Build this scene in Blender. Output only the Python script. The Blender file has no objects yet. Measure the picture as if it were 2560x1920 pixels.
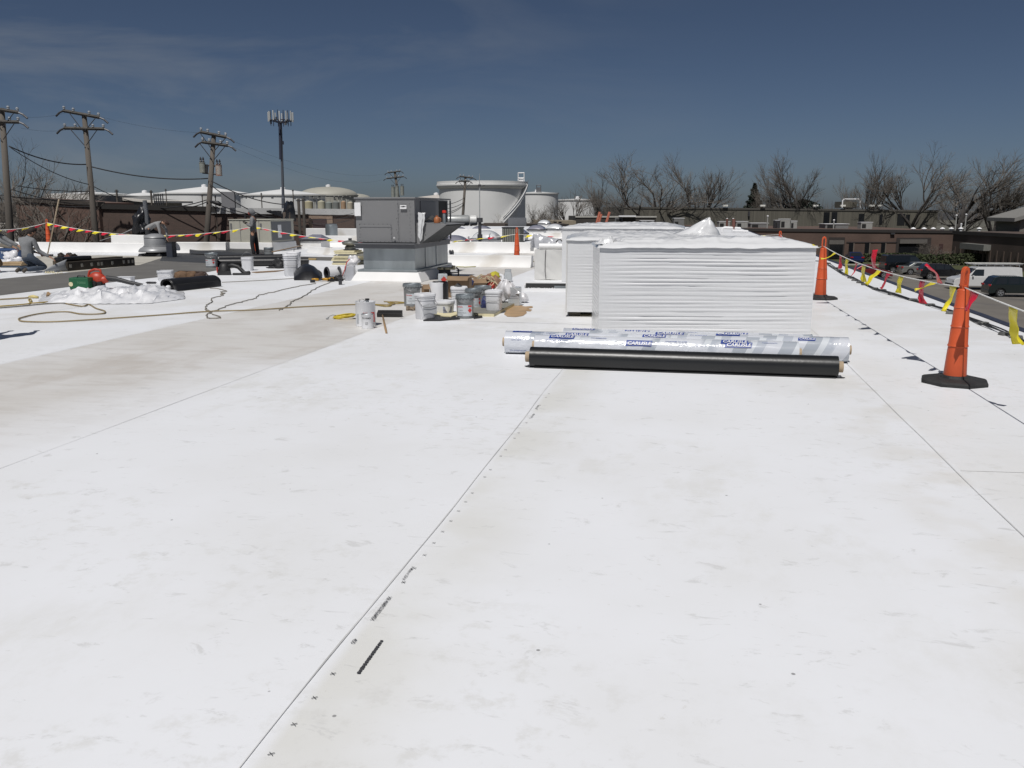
import bpy, bmesh, math, random
from mathutils import Vector, Matrix, noise as mnoise
random.seed(7)
SC = bpy.context.scene
COL = SC.collection
PI = math.pi
R = math.radians
# ------------------------------------------------------------------ camera, sky, sun, exposure
F = 2150.0                       # focal length in photo pixels (2560 wide)
PITCH = math.atan(435 / F)
H = 1.6                          # eye height above the roof
cd = bpy.data.cameras.new('camera')
cam = bpy.data.objects.new('camera', cd); COL.objects.link(cam)
cam.location = (0, 0, H)
cam.rotation_euler = (PI / 2 - PITCH, 0, 0)
cd.sensor_fit = 'HORIZONTAL'; cd.sensor_width = 36.0; cd.lens = F / 2560 * 36.0
cd.clip_start = 0.05; cd.clip_end = 8000
SC.camera = cam
TH = math.atan(446 / F * math.cos(PITCH))      # roof axis, turned to the right of the view
SUN_EL = R(60); SUN_AZ = TH + R(5)             # shadows run away from the camera, along the roof axis
world = bpy.data.worlds.new("World"); SC.world = world
world.use_nodes = True
nt = world.node_tree; nt.nodes.clear()
wo = nt.nodes.new('ShaderNodeOutputWorld'); bg = nt.nodes.new('ShaderNodeBackground')
sky = nt.nodes.new('ShaderNodeTexSky'); sky.sky_type = 'NISHITA'; sky.sun_disc = False
sky.sun_elevation = SUN_EL; sky.sun_rotation = PI + SUN_AZ
sky.altitude = 0; sky.air_density = 0.5; sky.dust_density = 0.95; sky.ozone_density = 2.0
tc = nt.nodes.new('ShaderNodeTexCoord')
mp = nt.nodes.new('ShaderNodeMapping'); mp.inputs['Scale'].default_value = (1.3, 1.3, 5.0); mp.inputs['Rotation'].default_value = (0.12, 0.16, 0.3)
nz = nt.nodes.new('ShaderNodeTexNoise'); nz.inputs['Scale'].default_value = 2.6; nz.inputs['Detail'].default_value = 7; nz.inputs['Roughness'].default_value = 0.56
nz.inputs['Distortion'].default_value = 0.5
rp = nt.nodes.new('ShaderNodeValToRGB'); rp.color_ramp.elements[0].position = 0.47; rp.color_ramp.elements[1].position = 0.80
rp.color_ramp.elements[1].color = (1, 1, 1, 1)
sx = nt.nodes.new('ShaderNodeSeparateXYZ')
ml = nt.nodes.new('ShaderNodeMapRange'); ml.inputs['From Min'].default_value = 0.25; ml.inputs['From Max'].default_value = -0.5
mm = nt.nodes.new('ShaderNodeMath'); mm.operation = 'MULTIPLY'
mm2 = nt.nodes.new('ShaderNodeMath'); mm2.operation = 'MULTIPLY'; mm2.inputs[1].default_value = 0.62
mx = nt.nodes.new('ShaderNodeMix'); mx.data_type = 'RGBA'
hs = nt.nodes.new('ShaderNodeHueSaturation'); hs.inputs['Saturation'].default_value = 1.0; hs.inputs['Value'].default_value = 0.76
mx.inputs['B'].default_value = (4.6, 4.9, 5.2, 1)
L = nt.links.new
L(tc.outputs['Generated'], mp.inputs['Vector']); L(mp.outputs[0], nz.inputs['Vector']); L(nz.outputs['Fac'], rp.inputs['Fac'])
L(tc.outputs['Generated'], sx.inputs[0]); L(sx.outputs['X'], ml.inputs['Value'])
L(rp.outputs['Color'], mm.inputs[0]); L(ml.outputs[0], mm.inputs[1]); L(mm.outputs[0], mm2.inputs[0]); L(mm2.outputs[0], mx.inputs['Factor'])
L(sky.outputs[0], hs.inputs['Color']); L(hs.outputs[0], mx.inputs['A']); L(mx.outputs['Result'], bg.inputs['Color'])
bg.inputs['Strength'].default_value = 0.05
L(bg.outputs[0], wo.inputs['Surface'])
sl = bpy.data.lights.new('sun', 'SUN'); sl.energy = 3.6; sl.angle = R(0.5); sl.color = (1.0, 0.975, 0.945)
sun = bpy.data.objects.new('sun', sl); COL.objects.link(sun)
sun.location = (0, 0, 60)
sdir = Vector((math.sin(SUN_AZ) * math.cos(SUN_EL), math.cos(SUN_AZ) * math.cos(SUN_EL), -math.sin(SUN_EL)))
sun.rotation_euler = sdir.to_track_quat('-Z', 'Y').to_euler()
SC.view_settings.view_transform = 'Standard'; SC.view_settings.look = 'None'
SC.view_settings.exposure = 0.0; SC.view_settings.gamma = 1.0; SC.view_settings.use_curve_mapping = False
SC.cycles.max_bounces = 8

# ------------------------------------------------------------------ placing: photo pixel -> place in the world
def ray(px, py):
    a = (px - 1280) / F; b = (960 - py) / F
    return Vector((a, math.cos(PITCH) + b * math.sin(PITCH), -math.sin(PITCH) + b * math.cos(PITCH)))
def gp(px, py, z=0.0):
    d = ray(px, py); t = (z - H) / d.z
    return Vector((d.x * t, d.y * t, z))
def at(px, py, Y):
    d = ray(px, py); t = Y / d.y
    return Vector((d.x * t, Y, H + d.z * t))
def RF(u, v, z=0.0):             # roof frame (u across, v along) -> world
    return Vector((u * math.cos(TH) + v * math.sin(TH), -u * math.sin(TH) + v * math.cos(TH), z))
def toRF(p):
    return (p.x * math.cos(TH) - p.y * math.sin(TH), p.x * math.sin(TH) + p.y * math.cos(TH))
GZ = -5.5                        # street level below the roof

# ------------------------------------------------------------------ materials
MATS = {}
def mat(name, col, rough=0.6, metal=0.0, var=0.10, scale=4.0, bump=0.0, bscale=30.0, coat=0.0, stain=None, stpos=0.6, stscale=2.0, stretch=None, spec=0.5, alpha=None):
    if name in MATS: return MATS[name]
    m = bpy.data.materials.new(name); m.use_nodes = True; t = m.node_tree; b = t.nodes['Principled BSDF']
    b.inputs['Roughness'].default_value = rough; b.inputs['Metallic'].default_value = metal
    b.inputs['Specular IOR Level'].default_value = spec
    if coat: b.inputs['Coat Weight'].default_value = coat; b.inputs['Coat Roughness'].default_value = 0.08
    c = t.nodes.new('ShaderNodeTexCoord'); n = t.nodes.new('ShaderNodeTexNoise')
    n.inputs['Scale'].default_value = scale; n.inputs['Detail'].default_value = 5
    src = c.outputs['Object']
    if stretch:
        mpn = t.nodes.new('ShaderNodeMapping'); mpn.inputs['Scale'].default_value = stretch
        t.links.new(src, mpn.inputs['Vector']); src = mpn.outputs[0]
    t.links.new(src, n.inputs['Vector'])
    r = t.nodes.new('ShaderNodeValToRGB'); e = r.color_ramp.elements
    e[0].position = 0.3; e[1].position = 0.7
    e[0].color = tuple(max(0, x * (1 - var)) for x in col) + (1,)
    e[1].color = tuple(min(1, x * (1 + var)) for x in col) + (1,)
    t.links.new(n.outputs['Fac'], r.inputs['Fac']); out = r.outputs['Color']
    if stain:
        n2 = t.nodes.new('ShaderNodeTexNoise'); n2.inputs['Scale'].default_value = stscale; n2.inputs['Detail'].default_value = 8
        t.links.new(src, n2.inputs['Vector'])
        r2 = t.nodes.new('ShaderNodeValToRGB'); r2.color_ramp.elements[0].position = stpos; r2.color_ramp.elements[1].position = stpos + 0.12
        mxn = t.nodes.new('ShaderNodeMix'); mxn.data_type = 'RGBA'
        t.links.new(n2.outputs['Fac'], r2.inputs['Fac']); t.links.new(r2.outputs['Color'], mxn.inputs['Factor'])
        t.links.new(out, mxn.inputs['A']); mxn.inputs['B'].default_value = tuple(stain) + (1,); out = mxn.outputs['Result']
    t.links.new(out, b.inputs['Base Color'])
    if bump:
        n3 = t.nodes.new('ShaderNodeTexNoise'); n3.inputs['Scale'].default_value = bscale; n3.inputs['Detail'].default_value = 4
        t.links.new(src, n3.inputs['Vector'])
        bp = t.nodes.new('ShaderNodeBump'); bp.inputs['Strength'].default_value = bump; bp.inputs['Distance'].default_value = 0.02
        t.links.new(n3.outputs['Fac'], bp.inputs['Height']); t.links.new(bp.outputs[0], b.inputs['Normal'])
    if alpha is not None: b.inputs['Alpha'].default_value = alpha
    MATS[name] = m; return m
def brick(name, c1, c2, mortar, sc=1.0, rough=0.9):
    if name in MATS: return MATS[name]
    m = bpy.data.materials.new(name); m.use_nodes = True; t = m.node_tree; b = t.nodes['Principled BSDF']
    b.inputs['Roughness'].default_value = rough
    c = t.nodes.new('ShaderNodeTexCoord'); s = t.nodes.new('ShaderNodeSeparateXYZ'); k = t.nodes.new('ShaderNodeCombineXYZ')
    t.links.new(c.outputs['Object'], s.inputs[0])
    ad = t.nodes.new('ShaderNodeMath'); t.links.new(s.outputs['X'], ad.inputs[0]); t.links.new(s.outputs['Y'], ad.inputs[1])
    t.links.new(ad.outputs[0], k.inputs[0]); t.links.new(s.outputs['Z'], k.inputs[1])
    br = t.nodes.new('ShaderNodeTexBrick'); br.inputs['Scale'].default_value = sc
    br.inputs['Color1'].default_value = tuple(c1) + (1,); br.inputs['Color2'].default_value = tuple(c2) + (1,); br.inputs['Mortar'].default_value = tuple(mortar) + (1,)
    br.inputs['Brick Width'].default_value = 0.22; br.inputs['Row Height'].default_value = 0.075; br.inputs['Mortar Size'].default_value = 0.008
    t.links.new(k.outputs[0], br.inputs['Vector'])
    n = t.nodes.new('ShaderNodeTexNoise'); n.inputs['Scale'].default_value = 0.35; n.inputs['Detail'].default_value = 6
    t.links.new(c.outputs['Object'], n.inputs['Vector'])
    mr = t.nodes.new('ShaderNodeMapRange'); mr.inputs['To Min'].default_value = 0.55; mr.inputs['To Max'].default_value = 1.45
    t.links.new(n.outputs['Fac'], mr.inputs['Value'])
    mu = t.nodes.new('ShaderNodeVectorMath'); mu.operation = 'SCALE'
    t.links.new(br.outputs['Color'], mu.inputs[0]); t.links.new(mr.outputs[0], mu.inputs['Scale'])
    t.links.new(mu.outputs[0], b.inputs['Base Color'])
    MATS[name] = m; return m

def roof_mat():
    m = bpy.data.materials.new('white_membrane'); m.use_nodes = True; t = m.node_tree; b = t.nodes['Principled BSDF']
    b.inputs['Roughness'].default_value = 0.5; b.inputs['Specular IOR Level'].default_value = 0.25
    N = t.nodes.new; K = t.links.new
    c = N('ShaderNodeTexCoord'); s = N('ShaderNodeSeparateXYZ'); K(c.outputs['Object'], s.inputs[0])
    def nz(sc, det=6, ro=0.5, stretch=None, dist=0.0):
        n = N('ShaderNodeTexNoise'); n.inputs['Scale'].default_value = sc; n.inputs['Detail'].default_value = det; n.inputs['Roughness'].default_value = ro
        n.inputs['Distortion'].default_value = dist
        if stretch:
            q = N('ShaderNodeMapping'); q.inputs['Scale'].default_value = stretch[:3]
            if len(stretch) > 3: q.inputs['Rotation'].default_value = (0, 0, stretch[3])
            K(c.outputs['Object'], q.inputs['Vector']); K(q.outputs[0], n.inputs['Vector'])
        else: K(c.outputs['Object'], n.inputs['Vector'])
        return n.outputs['Fac']
    def ramp(x, a, d, lo=0.0, hi=1.0):
        r = N('ShaderNodeMapRange'); r.interpolation_type = 'SMOOTHSTEP'
        r.inputs['From Min'].default_value = a; r.inputs['From Max'].default_value = d; r.inputs['To Min'].default_value = lo; r.inputs['To Max'].default_value = hi
        K(x, r.inputs['Value']); return r.outputs[0]
    def mul(a, d):
        q = N('ShaderNodeMath'); q.operation = 'MULTIPLY'
        for i, x in enumerate((a, d)):
            if isinstance(x, (int, float)): q.inputs[i].default_value = x
            else: K(x, q.inputs[i])
        return q.outputs[0]
    def mixc(fac, A, B):
        q = N('ShaderNodeMix'); q.data_type = 'RGBA'; K(fac, q.inputs['Factor'])
        if isinstance(A, tuple): q.inputs['A'].default_value = A + (1,)
        else: K(A, q.inputs['A'])
        q.inputs['B'].default_value = B + (1,); return q.outputs['Result']
    u = s.outputs['X']; v = s.outputs['Y']
    col = mixc(ramp(nz(0.7), 0.35, 0.75), (0.770, 0.780, 0.800), (0.725, 0.73, 0.735))
    # the unwashed sheet between the two left seams, and soiling that follows the seams
    def add(a, d):
        q = N('ShaderNodeMath'); q.operation = 'ADD'; K(a, q.inputs[0]); K(d, q.inputs[1]); q.use_clamp = True; return q.outputs[0]
    low = add(mul(ramp(u, -4.15, -4.22), ramp(v, 7.5, 9.5)), mul(ramp(u, -3.9, -5.6), ramp(v, 9.5, 7.5)))
    band = mul(ramp(u, -7.10, -7.06), low)
    bandv = mul(band, ramp(v, 3.0, 6.5)); bandv = mul(bandv, ramp(nz(0.5, 5), 0.25, 0.6, 0.55, 1.0))
    col = mixc(bandv, col, (0.595, 0.575, 0.545)); col = mixc(mul(bandv, ramp(nz(3.2, 8, 0.65, (0.45, 1.6, 1)), 0.44, 0.68, 0, 0.8)), col, (0.52, 0.495, 0.46))
    col = mixc(mul(mul(band, ramp(v, 2.5, 6)), ramp(nz(1.1, 8, 0.6, (1, 0.5, 1)), 0.48, 0.64, 0, 0.7)), col, (0.50, 0.465, 0.425))
    edge = mul(ramp(u, -1.22, -1.16), ramp(u, -0.55, -1.15)); col = mixc(mul(edge, ramp(nz(1.4), 0.35, 0.62, 0.2, 0.8)), col, (0.66, 0.655, 0.62))
    edge2 = mul(ramp(u, 0.9, 1.6), ramp(u, 1.75, 1.69)); col = mixc(mul(edge2, ramp(nz(1.7), 0.45, 0.62, 0, 0.6)), col, (0.66, 0.645, 0.61))
    out2 = mul(ramp(u, 1.69, 1.75), ramp(nz(0.6), 0.4, 0.65, 0.1, 0.6)); out2 = mul(out2, ramp(u, 3.2, 1.9)); col = mixc(out2, col, (0.69, 0.68, 0.655))
    far = mul(ramp(v, 9.0, 12.0), ramp(v, 17, 14)); far = mul(far, ramp(nz(0.9), 0.4, 0.6, 0, 0.6)); col = mixc(far, col, (0.66, 0.65, 0.63))
    # scuffs, smears, specks, broad blotches of tracked dirt
    col = mixc(mul(ramp(nz(0.33, 4), 0.48, 0.60), ramp(nz(2.6, 9, 0.68, (1, 0.6, 1)), 0.46, 0.66, 0, 0.55)), col, (0.635, 0.63, 0.60))
    col = mixc(mul(ramp(nz(0.45, 3, 0.5, (1, 1, 1, 0.7)), 0.50, 0.62), ramp(nz(7, 9, 0.7), 0.50, 0.68, 0, 0.5)), col, (0.60, 0.595, 0.57))
    col = mixc(ramp(nz(8, 8, 0.72, (0.6, 1, 1, 0.1), 0.5), 0.58, 0.68, 0, 0.5), col, (0.52, 0.52, 0.51))
    col = mixc(mul(ramp(nz(17, 6, 0.65, (0.35, 1, 1, 0.1), 0.8), 0.61, 0.71, 0, 0.45), ramp(nz(0.9, 3), 0.46, 0.56)), col, (0.45, 0.45, 0.44))
    col = mixc(mul(ramp(nz(6, 8, 0.75, None, 1.5), 0.62, 0.70, 0, 0.5), ramp(nz(0.5, 2), 0.44, 0.55)), col, (0.52, 0.50, 0.46))
    vo = N('ShaderNodeTexVoronoi'); vo.inputs['Scale'].default_value = 3.2; K(c.outputs['Object'], vo.inputs['Vector'])
    col = mixc(ramp(vo.outputs['Distance'], 0.030, 0.018, 0, 0.9), col, (0.25, 0.25, 0.25))
    K(col, b.inputs['Base Color'])
    bp = N('ShaderNodeBump'); bp.inputs['Strength'].default_value = 0.25; bp.inputs['Distance'].default_value = 0.02
    K(nz(2.2, 4, 0.5, (1, 0.5, 1)), bp.inputs['Height']); K(bp.outputs[0], b.inputs['Normal'])
    return m

# ------------------------------------------------------------------ mesh helper
class MB:
    def __init__(s): s.v = []; s.f = []; s.m = []; s.cur = 0
    def mat(s, i): s.cur = i; return s
    def add(s, vs, fs):
        o = len(s.v); s.v += [tuple(x) for x in vs]
        for f in fs: s.f.append(tuple(i + o for i in f)); s.m.append(s.cur)
        return s
    def box(s, c, d, rz=0.0, top=(1, 1), M=None):
        x, y, z = d[0] / 2, d[1] / 2, d[2] / 2; vs = []
        for k, (zz, tx, ty) in enumerate(((-z, 1, 1), (z, top[0], top[1]))):
            for a, b in ((-x, -y), (x, -y), (x, y), (-x, y)): vs.append(Vector((a * tx, b * ty, zz)))
        r = Matrix.Rotation(rz, 4, 'Z')
        if M is not None: r = r @ M
        vs = [r @ q + Vector(c) for q in vs]
        return s.add(vs, [(3, 2, 1, 0), (4, 5, 6, 7), (0, 1, 5, 4), (1, 2, 6, 5), (2, 3, 7, 6), (3, 0, 4, 7)])
    def poly(s, pts): return s.add(pts, [tuple(range(len(pts)))])
    def prism(s, pts, off):          # polygon (3D points) pushed along off
        n = len(pts); off = Vector(off); a = [Vector(p) for p in pts]; b = [p + off for p in a]
        fs = [tuple(range(n - 1, -1, -1)), tuple(range(n, 2 * n))] + [(i, (i + 1) % n, n + (i + 1) % n, n + i) for i in range(n)]
        return s.add(a + b, fs)
    def tube(s, pts, r, n=6, cap=True):
        pts = [Vector(p) for p in pts]; m = len(pts); rs = r if isinstance(r, (list, tuple)) else [r] * m
        vs = []; up = None
        for i in range(m):
            d = (pts[min(i + 1, m - 1)] - pts[max(i - 1, 0)])
            if d.length < 1e-9: d = Vector((0, 0, 1))
            d.normalize()
            if up is None: up = Vector((0, 0, 1)) if abs(d.z) < 0.9 else Vector((1, 0, 0))
            a = d.cross(up)
            if a.length < 1e-6: a = d.cross(Vector((0.3, 1, 0.2)))
            a.normalize(); b = a.cross(d).normalized(); up = b
            for k in range(n):
                t = 2 * PI * k / n; vs.append(pts[i] + (a * math.cos(t) + b * math.sin(t)) * rs[i])
        fs = [(i * n + k, i * n + (k + 1) % n, (i + 1) * n + (k + 1) % n, (i + 1) * n + k) for i in range(m - 1) for k in range(n)]
        if cap: fs += [tuple(range(n - 1, -1, -1)), tuple((m - 1) * n + k for k in range(n))]
        return s.add(vs, fs)
    def lathe(s, prof, n=24, c=(0, 0, 0), sq=None, cap=True, M=None):   # sq: superellipse exponent for square pails
        vs = []; c = Vector(c)
        for r, z in prof:
            for k in range(n):
                t = 2 * PI * (k + 0.5) / n; q = 1.0
                if sq: q = (abs(math.cos(t)) ** sq + abs(math.sin(t)) ** sq) ** (-1 / sq)
                p = Vector((r * q * math.cos(t), r * q * math.sin(t), z))
                vs.append((M @ p if M is not None else p) + c)
        m = len(prof)
        fs = [(i * n + k, i * n + (k + 1) % n, (i + 1) * n + (k + 1) % n, (i + 1) * n + k) for i in range(m - 1) for k in range(n)]
        if cap: fs += [tuple(range(n - 1, -1, -1)), tuple((m - 1) * n + k for k in range(n))]
        return s.add(vs, fs)
    def grid(s, fn, nu, nv):
        vs = [fn(i / nu, j / nv) for j in range(nv + 1) for i in range(nu + 1)]; w = nu + 1
        return s.add(vs, [(j * w + i, j * w + i + 1, (j + 1) * w + i + 1, (j + 1) * w + i) for j in range(nv) for i in range(nu)])
    def ell(s, c, r, n=12, m=8, M=None):
        pr = []; vs = []; c = Vector(c)
        for i in range(m + 1):
            a = -PI / 2 + PI * i / m
            for k in range(n):
                t = 2 * PI * k / n; p = Vector((r[0] * math.cos(a) * math.cos(t), r[1] * math.cos(a) * math.sin(t), r[2] * math.sin(a)))
                vs.append((M @ p if M is not None else p) + c)
        return s.add(vs, [(i * n + k, i * n + (k + 1) % n, (i + 1) * n + (k + 1) % n, (i + 1) * n + k) for i in range(m) for k in range(n)])
    def text(s, st, size, fn, align='CENTER', squash=1.0):   # letters laid out flat, fn maps (x, y) to 3D
        key = (st, align)
        if key not in TEXTS:
            cu = bpy.data.curves.new('t', 'FONT'); cu.body = st; cu.align_x = align; cu.align_y = 'CENTER'; cu.resolution_u = 2; cu.offset = 0.012
            o = bpy.data.objects.new('t', cu); me = bpy.data.meshes.new_from_object(o)
            TEXTS[key] = ([tuple(v.co) for v in me.vertices], [tuple(p.vertices) for p in me.polygons])
            bpy.data.objects.remove(o); bpy.data.curves.remove(cu); bpy.data.meshes.remove(me)
        vs, fs = TEXTS[key]
        return s.add([fn(x * size * squash, y * size) for x, y, z in vs], fs)
    def build(s, name, mats, parent=None, smooth=False, bevel=0.0, fix=True):
        me = bpy.data.meshes.new(name); me.from_pydata(s.v, [], s.f)
        if not isinstance(mats, (list, tuple)): mats = [mats]
        for m in mats: me.materials.append(m)
        if len(mats) > 1: me.polygons.foreach_set('material_index', s.m)
        me.update()
        if fix:
            b = bmesh.new(); b.from_mesh(me); bmesh.ops.recalc_face_normals(b, faces=b.faces); b.to_mesh(me); b.free()
        if smooth:
            me.polygons.foreach_set('use_smooth', [True] * len(me.polygons))
            if smooth != 'all': me.set_sharp_from_angle(angle=R(38))
        o = bpy.data.objects.new(name, me); COL.objects.link(o)
        if parent is not None: o.parent = parent
        if bevel:
            d = o.modifiers.new('bevel', 'BEVEL'); d.width = bevel; d.segments = 2; d.limit_method = 'ANGLE'; d.angle_limit = R(50)
        return o
TEXTS = {}
def tag(o, label, cat, group=None):
    o['label'] = label; o['category'] = cat
    if group: o['group'] = group
    return o
def thing(name, label, cat, loc=(0, 0, 0), rz=0.0, group=None):
    o = bpy.data.objects.new(name, None); COL.objects.link(o); o.location = loc; o.rotation_euler = (0, 0, rz); o.empty_display_size = 0.1
    return tag(o, label, cat, group)
def struct(o): o['kind'] = 'structure'; return o
def place(o, loc, rz=0.0): o.location = loc; o.rotation_euler = (0, 0, rz); return o
def copy_tree(o, parent=None):
    c = o.copy(); COL.objects.link(c)
    if parent is not None: c.parent = parent
    for ch in list(o.children): copy_tree(ch, c)
    return c
def nv(x, y, z, s=1.0): return mnoise.noise(Vector((x * s, y * s, z * s)))
def lerp(a, b, t): return a + (b - a) * t

W_PAINT = mat('white_paint', (0.78, 0.78, 0.78), 0.4, var=0.03)
TPO = mat('curb_membrane', (0.74, 0.735, 0.72), 0.5, var=0.05, scale=1.5, spec=0.25, stain=(0.60, 0.575, 0.53), stpos=0.6, stscale=0.8)
BLACK = mat('black_rubber', (0.018, 0.018, 0.019), 0.55, var=0.25, scale=6, bump=0.15)
EPDM = mat('black_membrane', (0.012, 0.012, 0.013), 0.42, var=0.2, scale=3, bump=0.1, bscale=12)
DKM = mat('dark_metal', (0.06, 0.06, 0.065), 0.5, 0.3, var=0.2)
GALV = mat('galvanised_steel', (0.34, 0.37, 0.38), 0.42, 0.75, var=0.2, scale=2.5, stretch=(1, 1, 0.35), bump=0.05)
GREY = mat('grey_enamel', (0.192, 0.193, 0.196), 0.5, var=0.03, scale=1.2)
GREYD = mat('grey_enamel_dark', (0.125, 0.13, 0.14), 0.5, var=0.04)
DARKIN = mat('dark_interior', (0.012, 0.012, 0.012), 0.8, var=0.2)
INK = mat('dark_ink', (0.13, 0.13, 0.135), 0.8, var=0.1)
CARD = mat('cardboard', (0.24, 0.16, 0.095), 0.85, var=0.15, scale=5)
FOAM = mat('foam_board', (0.62, 0.56, 0.36), 0.85, var=0.08, scale=8)
FOAMTOP = mat('board_facer', (0.19, 0.185, 0.16), 0.85, var=0.1, scale=4)
WOOD = mat('wood_handle', (0.32, 0.21, 0.11), 0.7, var=0.2, scale=6, stretch=(1, 1, 0.1))
# ------------------------------------------------------------------ street level and the roof we stand on
g = MB()
g.grid(lambda a, b: Vector((lerp(-3000, 3000, a), lerp(-400, 5000, b), GZ - 0.02)), 30, 30)
struct(g.build('ground', mat('far_ground', (0.10, 0.095, 0.075), 0.95, var=0.3, scale=0.02)))
a_ = MB(); a_.poly([(6, -20, GZ), (160, -20, GZ), (160, 128, GZ), (20, 128, GZ), (6, 60, GZ)])
struct(a_.build('parking_lot', mat('asphalt', (0.145, 0.132, 0.115), 0.9, var=0.12, scale=0.4, bump=0.2, bscale=20, stain=(0.09, 0.085, 0.08), stpos=0.58, stscale=0.25)))
b_ = MB(); b_.poly([gp(2125, 668, GZ + 0.004) , gp(2560, 700, GZ + 0.004), gp(2700, 668, GZ + 0.004), gp(2700, 640, GZ + 0.004), gp(1990, 628, GZ + 0.004), gp(2000, 648, GZ + 0.004)])
LAWN = mat('lawn_grass', (0.055, 0.062, 0.022), 0.95, var=0.4, scale=0.8, bump=0.5, bscale=8)
struct(b_.build('lawn', LAWN))
k_ = MB()
k_.box((0, 0, 0.07), (24, 0.25, 0.14))
kb = struct(k_.build('kerb', mat('concrete_kerb', (0.42, 0.40, 0.36), 0.9, var=0.1))); c0 = gp(2165, 663, GZ); place(kb, (c0.x, c0.y, GZ), -0.03)
al = MB(); al.poly([(-70, 20, GZ), (-2, 20, GZ), (-2, 90, GZ), (-90, 90, GZ)])
struct(al.build('alley', MATS['asphalt']))

ROOFM = roof_mat()
EDGE_U = 4.47
# outline of the roof in the roof frame: stepped at the back left
outline = [(-45, -6), (EDGE_U, -6), (EDGE_U, 86), (-38, 86), (-26, 86), (-26, 55), (-21, 55), (-21, 45), (-17.5, 45), (-17.5, 31.6), (-45, 31.6)]
rm = MB()
rm.prism([(u, v, -0.35) for u, v in outline], (0, 0, 0.35))
roof = rm.build('roof', ROOFM, None); struct(roof); roof.rotation_euler = (0, 0, -TH)
bw = MB(); bw.prism([(u * 0.999, v * 0.999, GZ) for u, v in outline], (0, 0, -GZ - 0.36))
bwo = struct(bw.build('building_wall', brick('brown_brick_own', (0.10, 0.06, 0.045), (0.12, 0.075, 0.055), (0.09, 0.08, 0.07)))); bwo.rotation_euler = (0, 0, -TH)
bwo.name = 'wall'
SEAM = mat('seam_line', (0.60, 0.60, 0.595), 0.7, var=0.18, scale=1.3, stain=(0.42, 0.42, 0.41), stpos=0.54, stscale=0.9)
def seam_strip(u, v0, v1, w, z=0.004, wob=0.0):
    m = MB(); n = 60
    def fn(a, b):
        v = lerp(v0, v1, b); uu = u + wob * nv(v, u, 0, 0.6)
        ww = w * (0.7 + 0.5 * nv(v * 2, 3, u))
        return Vector((uu + (a - 0.5) * ww, v, z))
    m.grid(fn, 1, n); return m
for (u, v0, v1, w) in ((-7.1, 1.0, 17.5, 0.006), (-4.2, 1.0, 12.5, 0.007), (-1.22, 0.5, 10.4, 0.009), (1.69, 0.5, 24, 0.011), (-10.0, 9.5, 25, 0.012), (-12.9, 12, 26, 0.012)):
    o = seam_strip(u, v0, v1, w, wob=0.02).build('membrane_seam', SEAM, roof)
# cross seam
m = MB(); m.grid(lambda a, b: Vector((lerp(-4.2, -1.22, a), 12.25 + 0.02 * math.sin(a * 9) - 0.15 * a + (b - 0.5) * 0.02, 0.0045)), 30, 1); m.build('membrane_seam', SEAM, roof)
m = MB(); m.grid(lambda a, b: Vector((lerp(1.72, 4.2, a), 5.62 + 0.05 * math.sin(a * 5) + (b - 0.5) * 0.008, 0.0045)), 20, 1); m.build('membrane_seam', mat('faint_seam', (0.69, 0.685, 0.67), 0.7), roof)
# factory print along the centre seam, running towards the viewer
def prt(txt, px, py, size, name='printed_text', squash=1.0, al='LEFT'):
    u0, v0 = toRF(gp(px, py)); mm_ = MB()
    mm_.text(txt, size, lambda x, y: Vector((u0 + y, v0 - x, 0.006)), al, squash); return mm_.build(name, INK, roof, fix=False)
prt('X Made in USA X', 1033, 1419, 0.020)
prt('X8146MR038026MEX', 975, 1494, 0.024)
prt('400', 889, 1600, 0.024, al='LEFT')
u0, v0 = toRF(gp(957, 1604)); u1, v1 = toRF(gp(894, 1686))
bc = MB(); rnd = random.Random(3); vv = v0
while vv > v1:
    w = rnd.choice((0.0016, 0.003, 0.0045)); w = rnd.uniform(0.007, 0.012); bc.box(((u0 + u1) / 2, vv - w / 2, 0.005), (rnd.uniform(0.010, 0.014), w, 0.002)); vv -= w + rnd.choice((0.003, 0.004, 0.006))
bc.build('printed_barcode', mat('barcode_ink', (0.05, 0.05, 0.055), 0.8, var=0.5, scale=90), roof)
xs = [(903, 1582), (865, 1631), (822, 1685), (775, 1746), (722, 1812)]
uvx = [toRF(gp(*p)) for p in xs]; dv = (uvx[0][1] - uvx[-1][1]) / 4; ux = uvx[1][0]
for k in range(-1, 34):
    v = uvx[-1][1] + dv * k
    if 2.72 < v < 2.95 or 2.98 < v < 3.3 or (v > 4.6 and k % 3 == 1): continue
    m = MB()
    for s in (-1, 1): m.box((ux + 0.015, v, 0.005), (0.0020, 0.021, 0.0015), rz=s * R(50))
    m.build('printed_mark', INK if v < 3.4 else mat('faint_ink', (0.42, 0.42, 0.42), 0.8), roof)
    if k > 33 and k % 4 == 0: pass
for (px, py) in ((1346, 1015), (1335, 1036)):
    prt('Made in USA', px, py, 0.024)

# raised dark edge strip along the street side of the roof (crisp, slightly wavy)
es = MB()
def efn(a, b):
    v = lerp(-4, 85, b); w = 0.02 * nv(v, 0, 0, 0.8)
    prof = [(-0.055, 0.004), (-0.05, 0.015), (0.0, 0.035), (0.03, 0.03), (0.035, -0.35)]
    i = min(3, int(a * 4)); 
    p = prof[round(a * 4)]
    return Vector((EDGE_U + p[0] + w, v, p[1]))
es.grid(efn, 4, 160)
eo = es.build('roof_edge_flashing', [mat('navy_edge_membrane', (0.035, 0.04, 0.06), 0.5, var=0.15, bump=0.1)], roof, smooth=True)
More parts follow.
